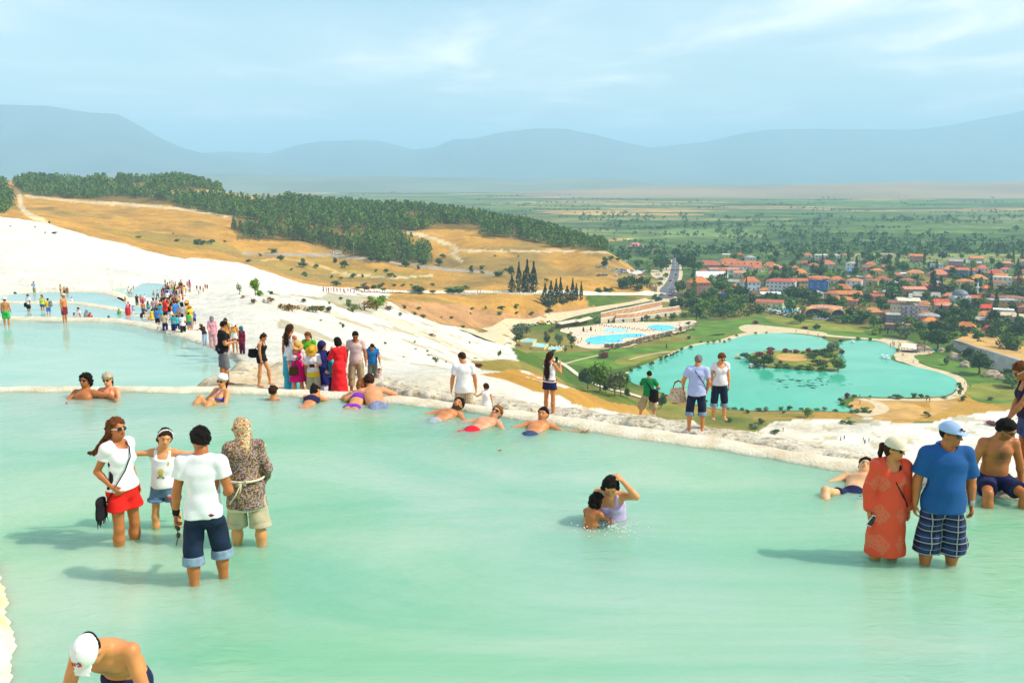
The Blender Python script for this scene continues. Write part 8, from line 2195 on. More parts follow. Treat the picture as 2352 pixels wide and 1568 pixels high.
aper('person',ch,'wet haired child seen from behind in the arms of the splashing mother',SKIN_C,.0085,[('trousers','swim_trunks',M_NAVY,dict(len=.4))],('bob',HAIR_K,dict(thick=.010)),loc=(cp.x,cp.y,-.24-(ch.hip[1][2]-.10)),rz=-28)
sr=np.random.default_rng(12);mb=MB()
for _ in range(170):
 a=sr.uniform(0,6.28);r_=abs(sr.normal(0,.26));c=(mp.x-.06+r_*math.cos(a)*1.3,mp.y-.30+r_*math.sin(a)*.7,abs(sr.normal(0,.035))+.005);q=sr.uniform(.003,.009)
 mb.add([(c[0]+q,c[1],c[2]),(c[0]-q,c[1],c[2]),(c[0],c[1]+q,c[2]),(c[0],c[1]-q,c[2]),(c[0],c[1],c[2]+q*1.4),(c[0],c[1],c[2]-q)],[(0,2,4),(2,1,4),(1,3,4),(3,0,4),(2,0,5),(1,2,5),(3,1,5),(0,3,5)])
tag(mb.build('water_splash',mat('splash_water',(.78,.86,.82),.15,.05,spec=.6),None,True),kind='stuff')
def lying(head_xy,feet_xy,tilt=.0,prone=False,zroll=0):
 """rows: right, front, up of the person's frame, head towards head_xy; tilt raises the head end (degrees)"""
 up=Vector((head_xy[0]-feet_xy[0],head_xy[1]-feet_xy[1],0)).normalized()
 up=(up*math.cos(RAD(tilt))+Vector((0,0,1))*math.sin(RAD(tilt))).normalized()
 fr_=Vector((0,0,-1 if prone else 1));fr_=(fr_-up*fr_.dot(up)).normalized()
 ri_=fr_.cross(up)
 return(tuple(ri_),tuple(fr_),tuple(up))
def bather(fig,label,head_p,feet_p,zc,clothes,skin,hair,tilt=8,prone=False,v=.0115,beard=0,chest=0,headgear=None,group=None,at=None,joint='pel'):
 """floating person; zc: height of the given joint's centre"""
 hx,fx=at_z(*head_p,0),at_z(*feet_p,0)
 M=lying((hx.x,hx.y),(fx.x,fx.y),tilt,prone)
 j=fig.headc if joint=='head' else fig.pel
 A=np.array(M).T@j;Hh=np.array(M).T@fig.headc
 loc=(hx.x-Hh[0],hx.y-Hh[1],zc-A[2])
 return aper('person',fig,label,skin,v,clothes,hair,beard,chest,loc,0,M,group,True,headgear)
FLOAT=dict(torso=(6,0,0),head=(38,0,0),ra=((.75,-.08,-.65),(.25,-.06,-.95)),la=((-.75,-.08,-.65),(-.25,-.06,-.95)),rl=((.16,.06,-1),(.06,.02,-1)),ll=((-.16,.02,-1),(-.06,.06,-1)),rp=(.1,.9,-.5),lp=(-.1,.9,-.5))
GRAYS=mat('grey_trunks',(.36,.38,.42),.9,.15,8,.3,160)
def fpose(**k):d=dict(FLOAT);d.update(k);return d
bather(Figure(1.78,'m',0,pose=fpose(head=(30,0,22))),'bearded dark haired man floating on his back in grey shorts',(1052,946),(950,985),-.085,[('trousers','grey_shorts',GRAYS,dict(len=.75,flare=.025))],SKIN_A,('short',HAIR_K,dict(thick=.018)),8,beard=.92,chest=.3)
bather(Figure(1.76,'m',.1,pose=fpose(head=(34,0,20))),'ginger haired man in sunglasses floating on his back in red shorts',(1140,966),(1030,1008),-.085,[('trousers','red_shorts',cloth((.72,.02,.045)),dict(len=.72,flare=.02))],(.66,.30,.16),('short',(.30,.11,.025),dict(thick=.016)),8,headgear=[('glasses',None)])
bather(Figure(1.76,'m',0,pose=fpose(head=(52,0,0),la=((-.9,-.16,-.35),(-.95,.14,.1)),rp=(0,1,-.05),ll=((.03,.03,-1),(.02,.03,-1)),rl=((.06,.08,-1),(-.02,.10,-1)))),'short haired man leaning on the rim in dark blue shorts, foot sticking out',(1247,974),(1168,1032),-.09,[('trousers','blue_shorts',cloth((.045,.075,.16)),dict(len=.68,flare=.02))],SKIN_A,('crop',HAIR_K,dict(thick=.010)),9,beard=.3)
bather(Figure(1.70,'m',.28,pose=fpose(head=(30,0,10),ra=((.6,-.06,-.8),(.2,-.02,-1)),rl=((.45,.55,-.75),(-.2,-.5,-.9)),ll=((-.1,.25,-1),(-.05,-.2,-1)))),'stocky man floating on his back in navy trunks behind the woman in coral',(1985,1096),(1935,1168),-.10,[('trousers','navy_trunks',M_NAVY,dict(len=.5,flare=.01))],SKIN_D,('short',HAIR_K,dict(thick=.016)),12,chest=.4)
PURP=pcl('purple_print','swirl',[(.10,.03,.42),(.30,.03,.42),(.06,.05,.55),(.45,.05,.40),30])
bather(Figure(1.66,'f',0,pose=fpose(head=(-42,0,0),torso=(-16,0,0),rl=((.05,.02,-1),(.02,-.1,-1)),ll=((-.05,.0,-1),(-.02,-.1,-1)),ra=((.7,.5,.2),(-.3,.5,.6)),la=((-.7,.5,.2),(.3,.5,.6)),rp=(0,-.2,-1),lp=(0,-.2,-1))),'woman in a purple bikini lying prone beside the broad backed man',(832,916),(768,968),-.07,[('bra','bikini_top',PURP,{}),('trousers','bikini_bottom',PURP,dict(len=.14,top=.03,e=.012))],SKIN_B,('tail',(.30,.10,.03)),12,True)
bather(Figure(1.78,'m',.15,pose=fpose(head=(-38,0,0),torso=(-20,0,0),rl=((.10,.02,-1),(.04,-.10,-1)),ll=((-.10,.0,-1),(-.04,-.10,-1)),ra=((.8,.4,.1),(-.3,.5,.6)),la=((-.8,.4,.1),(.3,.5,.6)),rp=(0,-.3,-1),lp=(0,-.3,-1))),'broad backed man lying prone at the rim in patterned blue trunks',(849,916),(918,976),-.06,[('trousers','blue_trunks',pcl('blue_trunks','swirl',[(.05,.07,.20),(.30,.34,.48),(.08,.10,.24),(.4,.42,.5),30]),dict(len=.55,flare=.012))],(.64,.27,.12),('crop',(.05,.02,.012)),13,True)
bather(Figure(1.55,'f',0,pose=fpose(head=(-30,0,-30),torso=(-8,0,0),rl=((.06,.0,-1),(.02,-.08,-1)),ll=((-.06,.0,-1),(-.02,-.08,-1)),ra=((.4,.6,.6),(0,.5,.8)),la=((-.4,.6,.6),(0,.5,.8)),rp=(0,-.2,-1),lp=(0,-.2,-1))),'dark haired girl with a hair clip swimming along the rim',(726,916),(652,962),-.10,[('bra','bikini_top',M_NAVY,{})],SKIN_A,('bun',HAIR_K),14,True)
def recliner(fig,label,px,py,z,lean,yaw,clothes,skin,hair,v=.0105,**kw):
 """person sitting low in the water, leaning back; z: height of the chin"""
 p=at_z(px,py,z)
 Rz=Matrix.Rotation(RAD(yaw),3,'Z')@Matrix.Rotation(RAD(lean),3,'X')
 M=tuple(tuple(Rz.col[k])for k in range(3));A=np.array(M).T@fig.headc
 return aper('person',fig,label,skin,v,clothes,hair,kw.get('beard',0),kw.get('chest',0),(p.x-A[0],p.y-A[1],p.z-A[2]),0,M,None,True,kw.get('headgear'))
RECL=dict(torso=(10,0,0),head=(18,0,0),rl=((.25,.75,-.25),(.10,.45,-.55)),ll=((-.25,.75,-.25),(-.10,.45,-.55)),ra=((.4,.2,-.9),(-.6,.7,-.3)),la=((-.4,.2,-.9),(.6,.7,-.3)))
def rpose(**k):d=dict(RECL);d.update(k);return d
recliner(Figure(1.78,'m',0,pose=rpose(la=((-.95,-.1,-.1),(-.7,.5,-.4)))),'curly dark haired man in sunglasses hugging the woman in the red bikini',196,874,.30,36,172,[('trousers','swim_shorts',M_NAVY,dict(len=.7))],SKIN_C,('curly',HAIR_K,dict(thick=.030,rough=.008)),beard=.25,chest=.35,headgear=[('glasses',None)])
recliner(Figure(1.64,'f',.1,pose=rpose(head=(20,8,4),ra=((.4,.2,-.9),(-.3,.8,-.4)))),'woman in a red bikini with a printed head wrap leaning on the curly haired man',247,872,.30,28,178,[('bra','bikini_top',cloth((.74,.02,.06)),{}),('trousers','bikini_bottom',cloth((.74,.02,.06)),dict(len=.12,top=.03))],(.66,.28,.13),('tail',HAIR_B),headgear=[('wrap',pcl('wrap_print','swirl',[(.66,.55,.36),(.05,.04,.03),(.70,.60,.42),(.35,.25,.14),24])),('glasses',None)])
recliner(Figure(1.62,'f',0,pose=rpose(head=(22,0,16),rl=((.14,.72,.50),(.02,.30,-.95)),ll=((-.12,.74,.48),(-.02,.30,-.95)))),'woman in a white cap and blue bikini with knees drawn up out of the water',510,874,.34,30,150,[('bra','bikini_top',pcl('blue_print','swirl',[(.03,.07,.55),(.05,.10,.60),(.02,.03,.35),(.12,.20,.65),30]),{}),('trousers','bikini_bottom',M_NAVY,dict(len=.12,top=.03))],SKIN_B,('tail',HAIR_B),headgear=[('wrap',W_WHITE),('glasses',mat('amber_frame',(.35,.12,.03),.4))])
recliner(Figure(1.30,'c',0,True,pose=rpose(head=(6,0,0),torso=(0,0,0))),'dark haired child seen from behind, shoulders just above the water',628,898,.15,4,-8,[('trousers','swim_trunks',M_NAVY,dict(len=.4))],SKIN_A,('short',HAIR_B,dict(thick=.016)))
def lper(px,f,py_head,fig_kw,pose,label,skin,yaw,clothes,hair,v=.0135,headgear=None,zoff=0,zfix=None,**kw):
 d=ray(px,900);X,Y=d[0]*f,0
 th_=TH;yv=f/math.cos(th_)
 for _ in range(6):
  z=(ledge_z(px_to_x(px,f),yv)if zfix is None else zfix)+zoff
  yv=(f+(z-CAM_Z)*math.sin(th_))/math.cos(th_)
 x=px_to_x(px,f)
 base=Vector((x,yv,z));h=stat(px,py_head,base)
 fig=Figure(h,pose=pose,**fig_kw)
 return fig,aper('person',fig,label,skin,v,clothes,hair,kw.get('beard',0),kw.get('chest',0),base,yaw,None,kw.get('group'),True,headgear)
def px_to_x(px,f):return(px-CX)/FPX*f
GREYSH=mat('grey_shorts',(.15,.15,.16),.9,.15,8,.3,160);KHAKI=mat('khaki',(.36,.27,.15),.9,.12,8,.3,160)
WALK=dict(torso=(4,0,0),rl=((.05,.38,-.93),(.02,.05,-1)),ll=((-.05,-.22,-.97),(0,-.42,-.9)))
fA,rA=lper(516,28.6,738,dict(sex='m',fat=.25),dict(torso=(3,0,0),head=(14,0,10),ra=((.22,.10,-.95),(-.25,.85,.10)),la=((-.22,.15,-.95),(.25,.85,.10)),rl=((.14,.10,-1),(.03,.05,-1)),ll=((-.08,-.02,-1),(0,-.05,-1)),curl=.8),'man in black tee and grey shorts looking at a camera on the ledge',SKIN_A,-62,[('shirt','tee_shirt',M_BLACK,dict(sleeve=.62,hem=-.05)),('trousers','grey_shorts',GREYSH,dict(len=1.08,flare=.035))],('crop',HAIR_K),headgear=[('glasses',None)])
hip_bag=held('hip_bag','small dark pouch at the hip of the man in black tee','bag',wpt(rA,fA.dn((-.19,-.08,.06))));vv,ff=bagm(.2,.18,.1,1);mobj('pouch',vv,ff,cloth((.03,.035,.06)),hip_bag,True)
def small_camera(root,fig,label):
 c=held('camera',label,'camera',wpt(root,(fig.wri[1]+fig.wri[-1])/2+(fig.hand[1]+fig.hand[-1])*.06),root.rotation_euler[2])
 MB().box((0,0,0),(.13,.06,.085)).build('body',M_BLACK,c);MB().tube([(0,.03,0),(0,.10,0)],.032,10).build('lens',M_LENS,c)
small_camera(rA,fA,'black camera held by the man in black tee')
fB,rB=lper(604,28.4,765,dict(sex='f',fat=.15),dict(torso=(5,0,0),head=(24,0,-6),ra=((.08,-.02,-1),(.04,.16,-1)),la=((-.1,-.1,-1),(-.04,.1,-1)),rl=((.05,-.08,-1),(.02,-.12,-1)),ll=((-.05,.42,-.92),(0,.05,-1))),'woman in a short black romper striding right with a bag on her shoulder',SKIN_B,-96,[('tank','romper_top',M_BLACK,dict(hem=-.05)),('trousers','romper_shorts',M_BLACK,dict(len=.34,flare=.02))],('bun',HAIR_B))
bg=held('shoulder_bag','black shoulder bag behind the woman in the romper','bag',wpt(rB,fB.dn((-.05,-.30,.16))),rB.rotation_euler[2]+RAD(90));vv,ff=bagm(.34,.24,.14,3);mobj('pouch',vv,ff,M_BLACK,bg,True)
inv=bg.matrix_basis.inverted();MB().tube([inv@wpt(rB,q)for q in(fB.up((-.12,-.0,.41)),fB.up((-.1,-.14,.25)),fB.dn((-.05,-.28,.24)))],.012,5).build('strap',M_BLACK,bg,True)
TURQ=mat('turquoise_cloth',(.05,.42,.56),.9,.12,8,.3,160)
lper(671,27.4,746,dict(sex='f'),dict(head=(4,0,-20),ra=((.12,0,-1),(.02,.1,-1)),la=((-.14,0,-1),(-.05,.05,-1))),'woman from behind in a white tank top and turquoise trousers',SKIN_C,-20,[('tank','tank_top',W_WHITE,dict(hem=.03)),('trousers','trousers',TURQ,dict(len=1.9,flare=.05,e=.03))],('long',HAIR_B,dict(len=.30,drop=.36)))
MAG=cloth((.72,.012,.16));STRAW_H=mat('hat_straw',(.60,.32,.10),.9,.2,20);
fC,rC=lper(686,26.6,784,dict(sex='f',fat=.3),dict(head=(26,0,20),ra=((.3,.0,-.95),(.0,.45,-.9)),la=((-.3,.0,-.95),(.0,.35,-.9))),'woman in a bright magenta dress and floppy straw hat',SKIN_B,196,[('dress','dress',MAG,dict(sleeve=0,hem=-.38,flare=.07,neck=.05)),('shirt','sheer_shrug',cloth((.74,.68,.64)),dict(sleeve=1.5,hem=.26,neck=.10,e=.02,flare=.02))],('bob',HAIR_B),headgear=[('sunhat',STRAW_H,dict(brim=.19,tip=20)),('glasses',None)])
bg=held('shoulder_bag','brown bag at the side of the woman in magenta','bag',wpt(rC,fC.dn((.12,.19,-.02))),rC.rotation_euler[2]);vv,ff=bagm(.28,.26,.1,5);mobj('pouch',vv,ff,cloth((.09,.045,.018)),bg,True)
inv=bg.matrix_basis.inverted();MB().tube([inv@wpt(rC,q)for q in(fC.up((-.1,.02,.42)),fC.up((0,.16,.25)),fC.dn((.1,.19,.10)))],.011,5).build('strap',cloth((.09,.045,.018)),bg,True)
lper(713,27.9,762,dict(sex='f',fat=.15),dict(head=(22,0,-10),ra=((.2,.1,-.95),(-.3,.8,-.3)),la=((-.2,.1,-.95),(.3,.8,-.3))),'woman in a bright green polo shirt with sunglasses on her hair',SKIN_B,168,[('shirt','polo_shirt',cloth((.10,.46,.03)),dict(sleeve=.6,hem=-.06)),('trousers','trousers',KHAKI,dict(len=1.9))],('tail',HAIR_R))
fD,rD=lper(722,26.4,796,dict(sex='f',fat=.2),dict(head=(30,0,-20),ra=((.25,.25,-.9),(-.45,.85,.10)),la=((-.25,.25,-.9),(.45,.85,.10)),curl=.8),'woman in a wide mustard hat and white blouse photographing on the ledge',SKIN_A,188,[('shirt','blouse',cloth((.74,.72,.72)),dict(sleeve=.95,hem=-.02)),('trousers','trousers',cloth((.42,.40,.24)),dict(len=1.95,flare=.03,e=.025)),('skirt','yellow_jacket',cloth((.76,.52,.03)),dict(hem=-.16,flare=.02,top=.10))],('bob',HAIR_B),headgear=[('sunhat',mat('hat_mustard',(.66,.36,.03),.9,.2,20),dict(brim=.21,tip=24,band=cloth((.40,.18,.02))))])
small_camera(rD,fD,'black camera held by the woman in the mustard hat')
NAVYH=cloth((.022,.022,.10))
lper(742,26.8,784,dict(sex='f',fat=.2),dict(head=(14,0,10),ra=((.2,.15,-.95),(-.2,.8,-.4)),la=((-.2,.15,-.95),(.1,.6,-.7))),'woman in a navy headscarf and navy tunic over a white skirt',SKIN_B,-120,[('shirt','tunic',cloth((.014,.018,.12)),dict(sleeve=1.85,hem=-.26,skirt=.06,e=.025)),('skirt','long_skirt',cloth((.66,.62,.72)),dict(hem=-.86,flare=.04,e=.02))],None,headgear=[('scarf',NAVYH,{})])
fE,rE=lper(763,26.9,806,dict(sex='c',child=True),dict(head=(10,0,-40),ra=((.3,.2,-.9),(.5,.5,-.6)),la=((-.2,.1,-1),(-.1,.3,-.9))),'small girl in a dark headscarf and turquoise sleeves with a white bag',SKIN_B,-60,[('shirt','blouse',TURQ,dict(sleeve=.9,hem=-.05)),('skirt','skirt',cloth((.02,.025,.10)),dict(hem=-.5,flare=.05))],None,headgear=[('scarf',cloth((.015,.015,.03)),{})])
bg=held('drawstring_bag','pale drawstring bag carried by the small girl','bag',wpt(rE,fE.dn((-.1,-.20,.12))),rE.rotation_euler[2]);vv,ff=bagm(.30,.40,.12,6);mobj('pouch',vv,ff,cloth((.52,.58,.62)),bg,True)
RDRESS=mat('red_dress',(.70,.012,.018),.85,.1,6,.3,160)
lper(781,26.3,776,dict(sex='f'),dict(head=(10,0,20),la=((-.25,.35,-.85),(.35,.35,.85)),ra=((.1,-.05,-1),(.03,.2,-1))),'woman in a long red dress holding a phone to her ear',SKIN_A,40,[('dress','long_dress',RDRESS,dict(sleeve=1.4,hem=-.93,flare=.09,neck=.03,fold=.006))],('bob',HAIR_K,dict(thick=.02)))
lper(820,27.0,760,dict(sex='m',fat=.1),dict(head=(24,0,6),ra=((.24,0,-.96),(.06,.15,-1)),la=((-.24,0,-.96),(-.06,.15,-1)),rl=((.09,.06,-1),(.02,0,-1)),ll=((-.07,0,-1),(-.02,-.05,-1))),'man in a pale pink tee and khaki trousers looking down at the rim',SKIN_C,186,[('shirt','tee_shirt',cloth((.60,.46,.43)),dict(sleeve=.62,hem=-.05)),('trousers','khaki_trousers',KHAKI,dict(len=1.55,flare=.02,e=.024))],('crop',HAIR_K),.0135,[('glasses',None)],beard=.3)
fF,rF=lper(857,29.6,786,dict(sex='m',fat=.2),dict(torso=(12,0,0),head=(30,0,0),la=((-.30,.2,-.92),(-.12,.1,-1)),ra=((.25,.1,-.95),(.0,.3,-.9))),'man in a blue polo shirt with a dark backpack, holding a toddler',SKIN_A,190,[('shirt','polo_shirt',cloth((.02,.17,.46)),dict(sleeve=.6,hem=-.06)),('trousers','grey_trousers',cloth((.15,.15,.13)),dict(len=1.9,flare=.02))],('crop',HAIR_K),zfix=-2.72)
bp=held('backpack','dark backpack worn by the man in the blue polo shirt','backpack',wpt(rF,fF.up((0,-.2,.18))),rF.rotation_euler[2]);vv,ff=bagm(.32,.46,.18,8);mobj('pouch',vv,ff,M_BLACK,bp,True)
inv=bp.matrix_basis.inverted()
for sd in(1,-1):MB().tube([inv@wpt(rF,q)for q in(fF.up((sd*.10,-.12,.36)),fF.up((sd*.11,0,.43)),fF.up((sd*.12,.11,.30)),fF.up((sd*.15,.03,.12)))],.02,5).build('strap',M_BLACK,bp,True)
lper(872,29.3,848,dict(sex='c',child=True),dict(head=(8,0,20),ra=((.25,.1,-.9),(.1,.1,-1)),la=((-.25,.0,.95),(-.1,.0,1))),'toddler in a red patterned white shirt reaching up for a hand',SKIN_B,165,[('shirt','tee_shirt',pcl('toddler_print','speckle',[(.76,.74,.72),(.76,.74,.72),(.6,.06,.05),(.7,.4,.1),40]),dict(sleeve=.5,hem=-.12))],('short',HAIR_B),zfix=-2.75)
CHECK=pcl('beige_check','plaid',[(.52,.42,.27),(.28,.19,.10),(.66,.60,.46),(.40,.28,.16),(9.0,9.0)])
fG,rG=lper(1066,23.6,810,dict(sex='m',fat=.3),dict(head=(26,0,30),ra=((.26,0,-.95),(.10,.10,-1)),la=((-.26,0,-.95),(-.10,.12,-1))),'man from behind in a white tee and beige checked shorts leading a toddler',SKIN_A,8,[('shirt','tee_shirt',W_WHITE,dict(sleeve=.62,hem=-.10,skirt=.02)),('trousers','checked_shorts',CHECK,dict(len=1.1,flare=.04,e=.025))],('crop',HAIR_B),.0125)
lper(1118,23.8,885,dict(sex='c',child=True),dict(head=(10,0,20),la=((-.75,.1,-.4),(-.75,.1,.55)),ra=((.25,0,-1),(.1,.1,-1))),'toddler in white holding the hand of the man in white tee',SKIN_B,10,[('shirt','tank_top',W_WHITE,dict(sleeve=.2,hem=-.15)),('trousers','shorts',cloth((.5,.5,.52)),dict(len=.8))],('short',HAIR_B,dict(thick=.02)),.0125)
fH,rH=lper(1262,24.4,809,dict(sex='f'),dict(head=(4,0,-16),ra=((.30,.55,-.75),(-.30,.45,.85)),la=((-.2,.5,-.8),(.45,.5,.75)),rl=((.05,0,-1),(0,-.02,-1)),ll=((-.07,.05,-1),(.02,-.04,-1)),curl=.7),'woman with very long dark hair photographing with a phone on the ledge',SKIN_A,-34,[('tank','tank_top',W_WHITE,dict(hem=.03)),('trousers','navy_shorts',M_NAVY,dict(len=.40,flare=.03)),('skirt','belt',cloth((.30,.05,.02)),dict(hem=.065,top=.10,e=.024,flare=0))],('long',(.03,.014,.009),dict(len=.58,drop=.66,rough=.004)),.0125)
ph=held('phone','black phone raised by the woman with very long hair','phone',wpt(rH,(fH.wri[1]+fH.wri[-1])/2+V3(.0,.03,.12)),rH.rotation_euler[2]);MB().box((0,0,0),(.075,.012,.14)).build('case',M_BLACK,ph);MB().box((0,-.007,0),(.066,.004,.125)).build('screen',M_LENS,ph)
fI,rI=lper(1488,27.0,853,dict(sex='m',fat=.25),dict(torso=(10,0,0),head=(6,0,14),ra=((.45,.35,-.75),(-.35,.6,.55)),la=((-.45,.35,-.75),(.35,.6,.55)),rl=((.22,.05,-1),(.08,-.03,-1)),ll=((-.34,.02,-1),(-.12,-.03,-1)),curl=.8),'man from behind in a green polo shirt with a black sling bag, taking a photo',SKIN_A,-14,[('shirt','polo_shirt',cloth((.015,.20,.065)),dict(sleeve=.7,hem=-.03)),('trousers','khaki_trousers',KHAKI,dict(len=1.3,flare=.05,e=.03))],('crop',HAIR_K),.0125,zfix=-3.15)
bg=held('sling_bag','round black camera bag hanging behind the man in green','bag',wpt(rI,fI.dn((.20,-.12,.02))),rI.rotation_euler[2]);vv,ff=bagm(.30,.34,.18,4);mobj('pouch',vv,ff,M_BLACK,bg,True)
inv=bg.matrix_basis.inverted();MB().tube([inv@wpt(rI,q)for q in(fI.up((-.13,-.03,.42)),fI.up((-.06,-.13,.30)),fI.up((.08,-.14,.12)),fI.dn((.18,-.13,.12)))],.020,5).build('strap',M_BLACK,bg,True)
fJ,rJ=lper(1597,20.15,817,dict(sex='m',fat=.35),dict(head=(22,0,-18),ra=((.28,.0,-.95),(-.10,.50,-.85)),la=((-.42,.05,-.88),(.02,.62,-.55)),rl=((.11,.06,-1),(.03,-.04,-1)),ll=((-.11,0,-1),(-.02,-.04,-1)),lcurl=.9),'grey haired man from behind in a pale blue shirt and rolled jeans holding a handbag',SKIN_A,-8,[('shirt','shirt',cloth((.42,.50,.78)),dict(sleeve=.62,hem=-.08,skirt=.02,neck=.012)),('trousers','rolled_jeans',DENIM,dict(len=1.28,flare=.02,cuff=CUFF,cuffh=.08))],('crop',HAIR_G,dict(thick=.012)),.0115,zoff=.30)
strap(rJ,[fJ.up((-.12,-.02,.43)),fJ.up((-.04,-.135,.34)),fJ.up((.09,-.15,.16)),fJ.dn((.20,-.08,.10)),fJ.dn((.21,0,-.05))],M_NAVY,'bag_strap',.010)
bg=held('handbag','cream patterned handbag hanging from the arm of the grey haired man','handbag',wpt(rJ,fJ.wri[-1]+V3(-.10,.02,-.20)),rJ.rotation_euler[2]);vv,ff=bagm(.42,.30,.16,4);mobj('pouch',vv,ff,pcl('bag_print','speckle',[(.60,.50,.36),(.52,.42,.30),(.66,.58,.46),(.34,.16,.08),60]),bg,True)
for yy_ in(-.04,.04):MB().tube([(-.12,yy_,.12),(-.08,yy_,.26),(.0,yy_,.31),(.08,yy_,.26),(.12,yy_,.12)],.012,6).build('handle',cloth((.24,.06,.03)),bg,True)
lper(1650,20.9,811,dict(sex='f',fat=.38),dict(head=(24,0,12),ra=((.22,0,-.97),(.02,.10,-1)),la=((-.22,0,-.97),(-.06,.10,-1)),rl=((.10,0,-1),(.02,-.03,-1)),ll=((-.10,.06,-1),(-.02,-.02,-1))),'woman in a white lace shouldered top and rolled dark jeans with white sunglasses',SKIN_B,182,[('shirt','top',cloth((.76,.74,.76)),dict(sleeve=.40,hem=-.02,neck=.07)),('trousers','rolled_jeans',DENIM,dict(len=1.34,flare=.015,cuff=CUFF,cuffh=.08))],('short',HAIR_R,dict(thick=.024)),.0115,[('glasses',W_WHITE)],zoff=.38)
def sper(px,py_foot,py_head,f,fig_kw,pose,label,skin,yaw,clothes,hair,v=.02,headgear=None,group=None):
 base=at_f(px,py_foot,f);h=stat(px,py_head,base)
 fig=Figure(max(h,.6),pose=pose,**fig_kw)
 return fig,aper('person',fig,label,skin,v,clothes,hair,0,0,base,yaw,None,group,False,headgear)
PINKC=cloth((.68,.30,.33))
sper(490,800,727,46,dict(sex='f',fat=.2),dict(ra=((.2,.2,-.95),(-.2,.7,-.6))),'woman in a pink suit and grey headscarf at the corner of the second pool',SKIN_B,200,[('shirt','tunic',PINKC,dict(sleeve=1.9,hem=-.15,skirt=.03)),('trousers','trousers',cloth((.66,.34,.35)),dict(len=1.9,flare=.03))],None,headgear=[('scarf',cloth((.22,.20,.26)),{})])
sper(471,794,742,48,dict(sex='f'),dict(torso=(30,0,0),la=((-.3,.8,-.5),(-.1,1,-.1))),'woman in a straw hat bending towards the crowd with an outstretched arm',SKIN_A,60,[('shirt','blouse',cloth((.05,.02,.02)),dict(sleeve=.5)),('trousers','jeans',cloth((.3,.4,.55)),dict(len=1.9))],('bob',HAIR_B),headgear=[('sunhat',STRAW_H,{})])
sper(522,805,731,45,dict(sex='f'),dict(head=(16,0,0)),'woman in a yellow print top behind the man in black tee',SKIN_A,170,[('shirt','top',cloth((.62,.34,.08)),dict(sleeve=.4)),('trousers','shorts',M_BLACK,dict(len=.8))],('bun',HAIR_B))
sper(541,812,741,44.5,dict(sex='f'),dict(head=(30,0,0),ra=((.2,.1,-1),(.05,.3,-1))),'girl in a white top and tiny white shorts with an orange scarf',SKIN_A,175,[('shirt','top',cloth((.72,.68,.64)),dict(sleeve=.1,hem=.0)),('trousers','shorts',W_WHITE,dict(len=.3)),('shirt','scarf_shawl',cloth((.72,.32,.05)),dict(sleeve=.15,hem=.28,e=.03))],('long',HAIR_K),headgear=[('cap',W_WHITE)])
sper(557,816,750,45.5,dict(sex='f'),dict(),'slim girl in a maroon outfit with a teal headscarf',SKIN_C,160,[('shirt','tunic',cloth((.20,.02,.05)),dict(sleeve=1.9,hem=-.2)),('trousers','trousers',cloth((.10,.02,.05)),dict(len=1.9))],None,headgear=[('scarf',cloth((.03,.14,.20)),{})])
# ==========================================================
KZ1=Z(0,860,3.36)
TPL={}
def tpl(key,fig,clothes,hair=None,headgear=None,skin=SKIN_A,v=.03):
 r_=aper('person',fig,'x',skin,v,clothes,hair,0,0,(0,0,0),0,None,None,False,headgear)
 TPL[key]=[r_,False,fig.h]
BASEC=cloth((.5,.5,.5))
SW=dict(rl=((.05,.30,-.95),(.02,.05,-1)),ll=((-.05,-.2,-.97),(0,-.35,-.93)),ra=((.16,-.2,-1),(.05,.2,-1)),la=((-.16,.25,-1),(-.05,.4,-.9)))
SHOOT=dict(ra=((.3,.5,-.8),(-.3,.5,.8)),la=((-.3,.5,-.8),(.3,.5,.8)))
tpl('man',Figure(1.74,'m',.1),[('shirt','shirt',BASEC,dict(sleeve=.6,hem=-.06)),('trousers','shorts',BASEC,dict(len=.95,flare=.03))],('short',HAIR_K))
tpl('walker',Figure(1.74,'m',.1,pose=SW),[('shirt','shirt',BASEC,dict(sleeve=.6,hem=-.06)),('trousers','trousers',BASEC,dict(len=1.9,flare=.02))],('short',HAIR_K))
tpl('shooter',Figure(1.74,'m',.1,pose=SHOOT),[('shirt','shirt',BASEC,dict(sleeve=.6,hem=-.06)),('trousers','trousers',BASEC,dict(len=1.5,flare=.02))],('short',HAIR_B))
tpl('bare',Figure(1.76,'m',.2,pose=dict(ra=((.25,-.1,-.95),(.0,.3,-.9)))),[('trousers','shorts',BASEC,dict(len=.85,flare=.03))],('short',HAIR_K),[('cap',BASEC)],SKIN_A)
tpl('bather',Figure(1.74,'m',.1),[('trousers','shorts',BASEC,dict(len=.7,flare=.03))],('short',HAIR_K),None,SKIN_A)
tpl('woman',Figure(1.64,'f',.15),[('tank','shirt',BASEC,dict(hem=-.04)),('trousers','shorts',BASEC,dict(len=.55,flare=.02))],('long',HAIR_B,dict(len=.25,drop=.36)))
tpl('stroller',Figure(1.64,'f',.2,pose=SW),[('shirt','shirt',BASEC,dict(sleeve=.8,hem=-.12)),('trousers','trousers',BASEC,dict(len=1.9,flare=.03))],('bob',HAIR_K))
tpl('lady',Figure(1.62,'f',.25),[('dress','dress',BASEC,dict(sleeve=.5,hem=-.50,flare=.06))],('bob',HAIR_K),None)
tpl('scarved',Figure(1.62,'f',.3),[('dress','dress',BASEC,dict(sleeve=1.9,hem=-.75,flare=.06))],None,[('scarf',BASEC,{})])
tpl('bender',Figure(1.74,'m',.1,pose=dict(pelvis=(20,0,0),torso=(34,0,0),ra=((.2,.6,-.8),(.05,.8,-.6)),la=((-.2,.6,-.8),(-.05,.8,-.6)))),[('tank','shirt',BASEC,dict(hem=-.02)),('trousers','shorts',BASEC,dict(len=.9,flare=.03))],('short',HAIR_K))
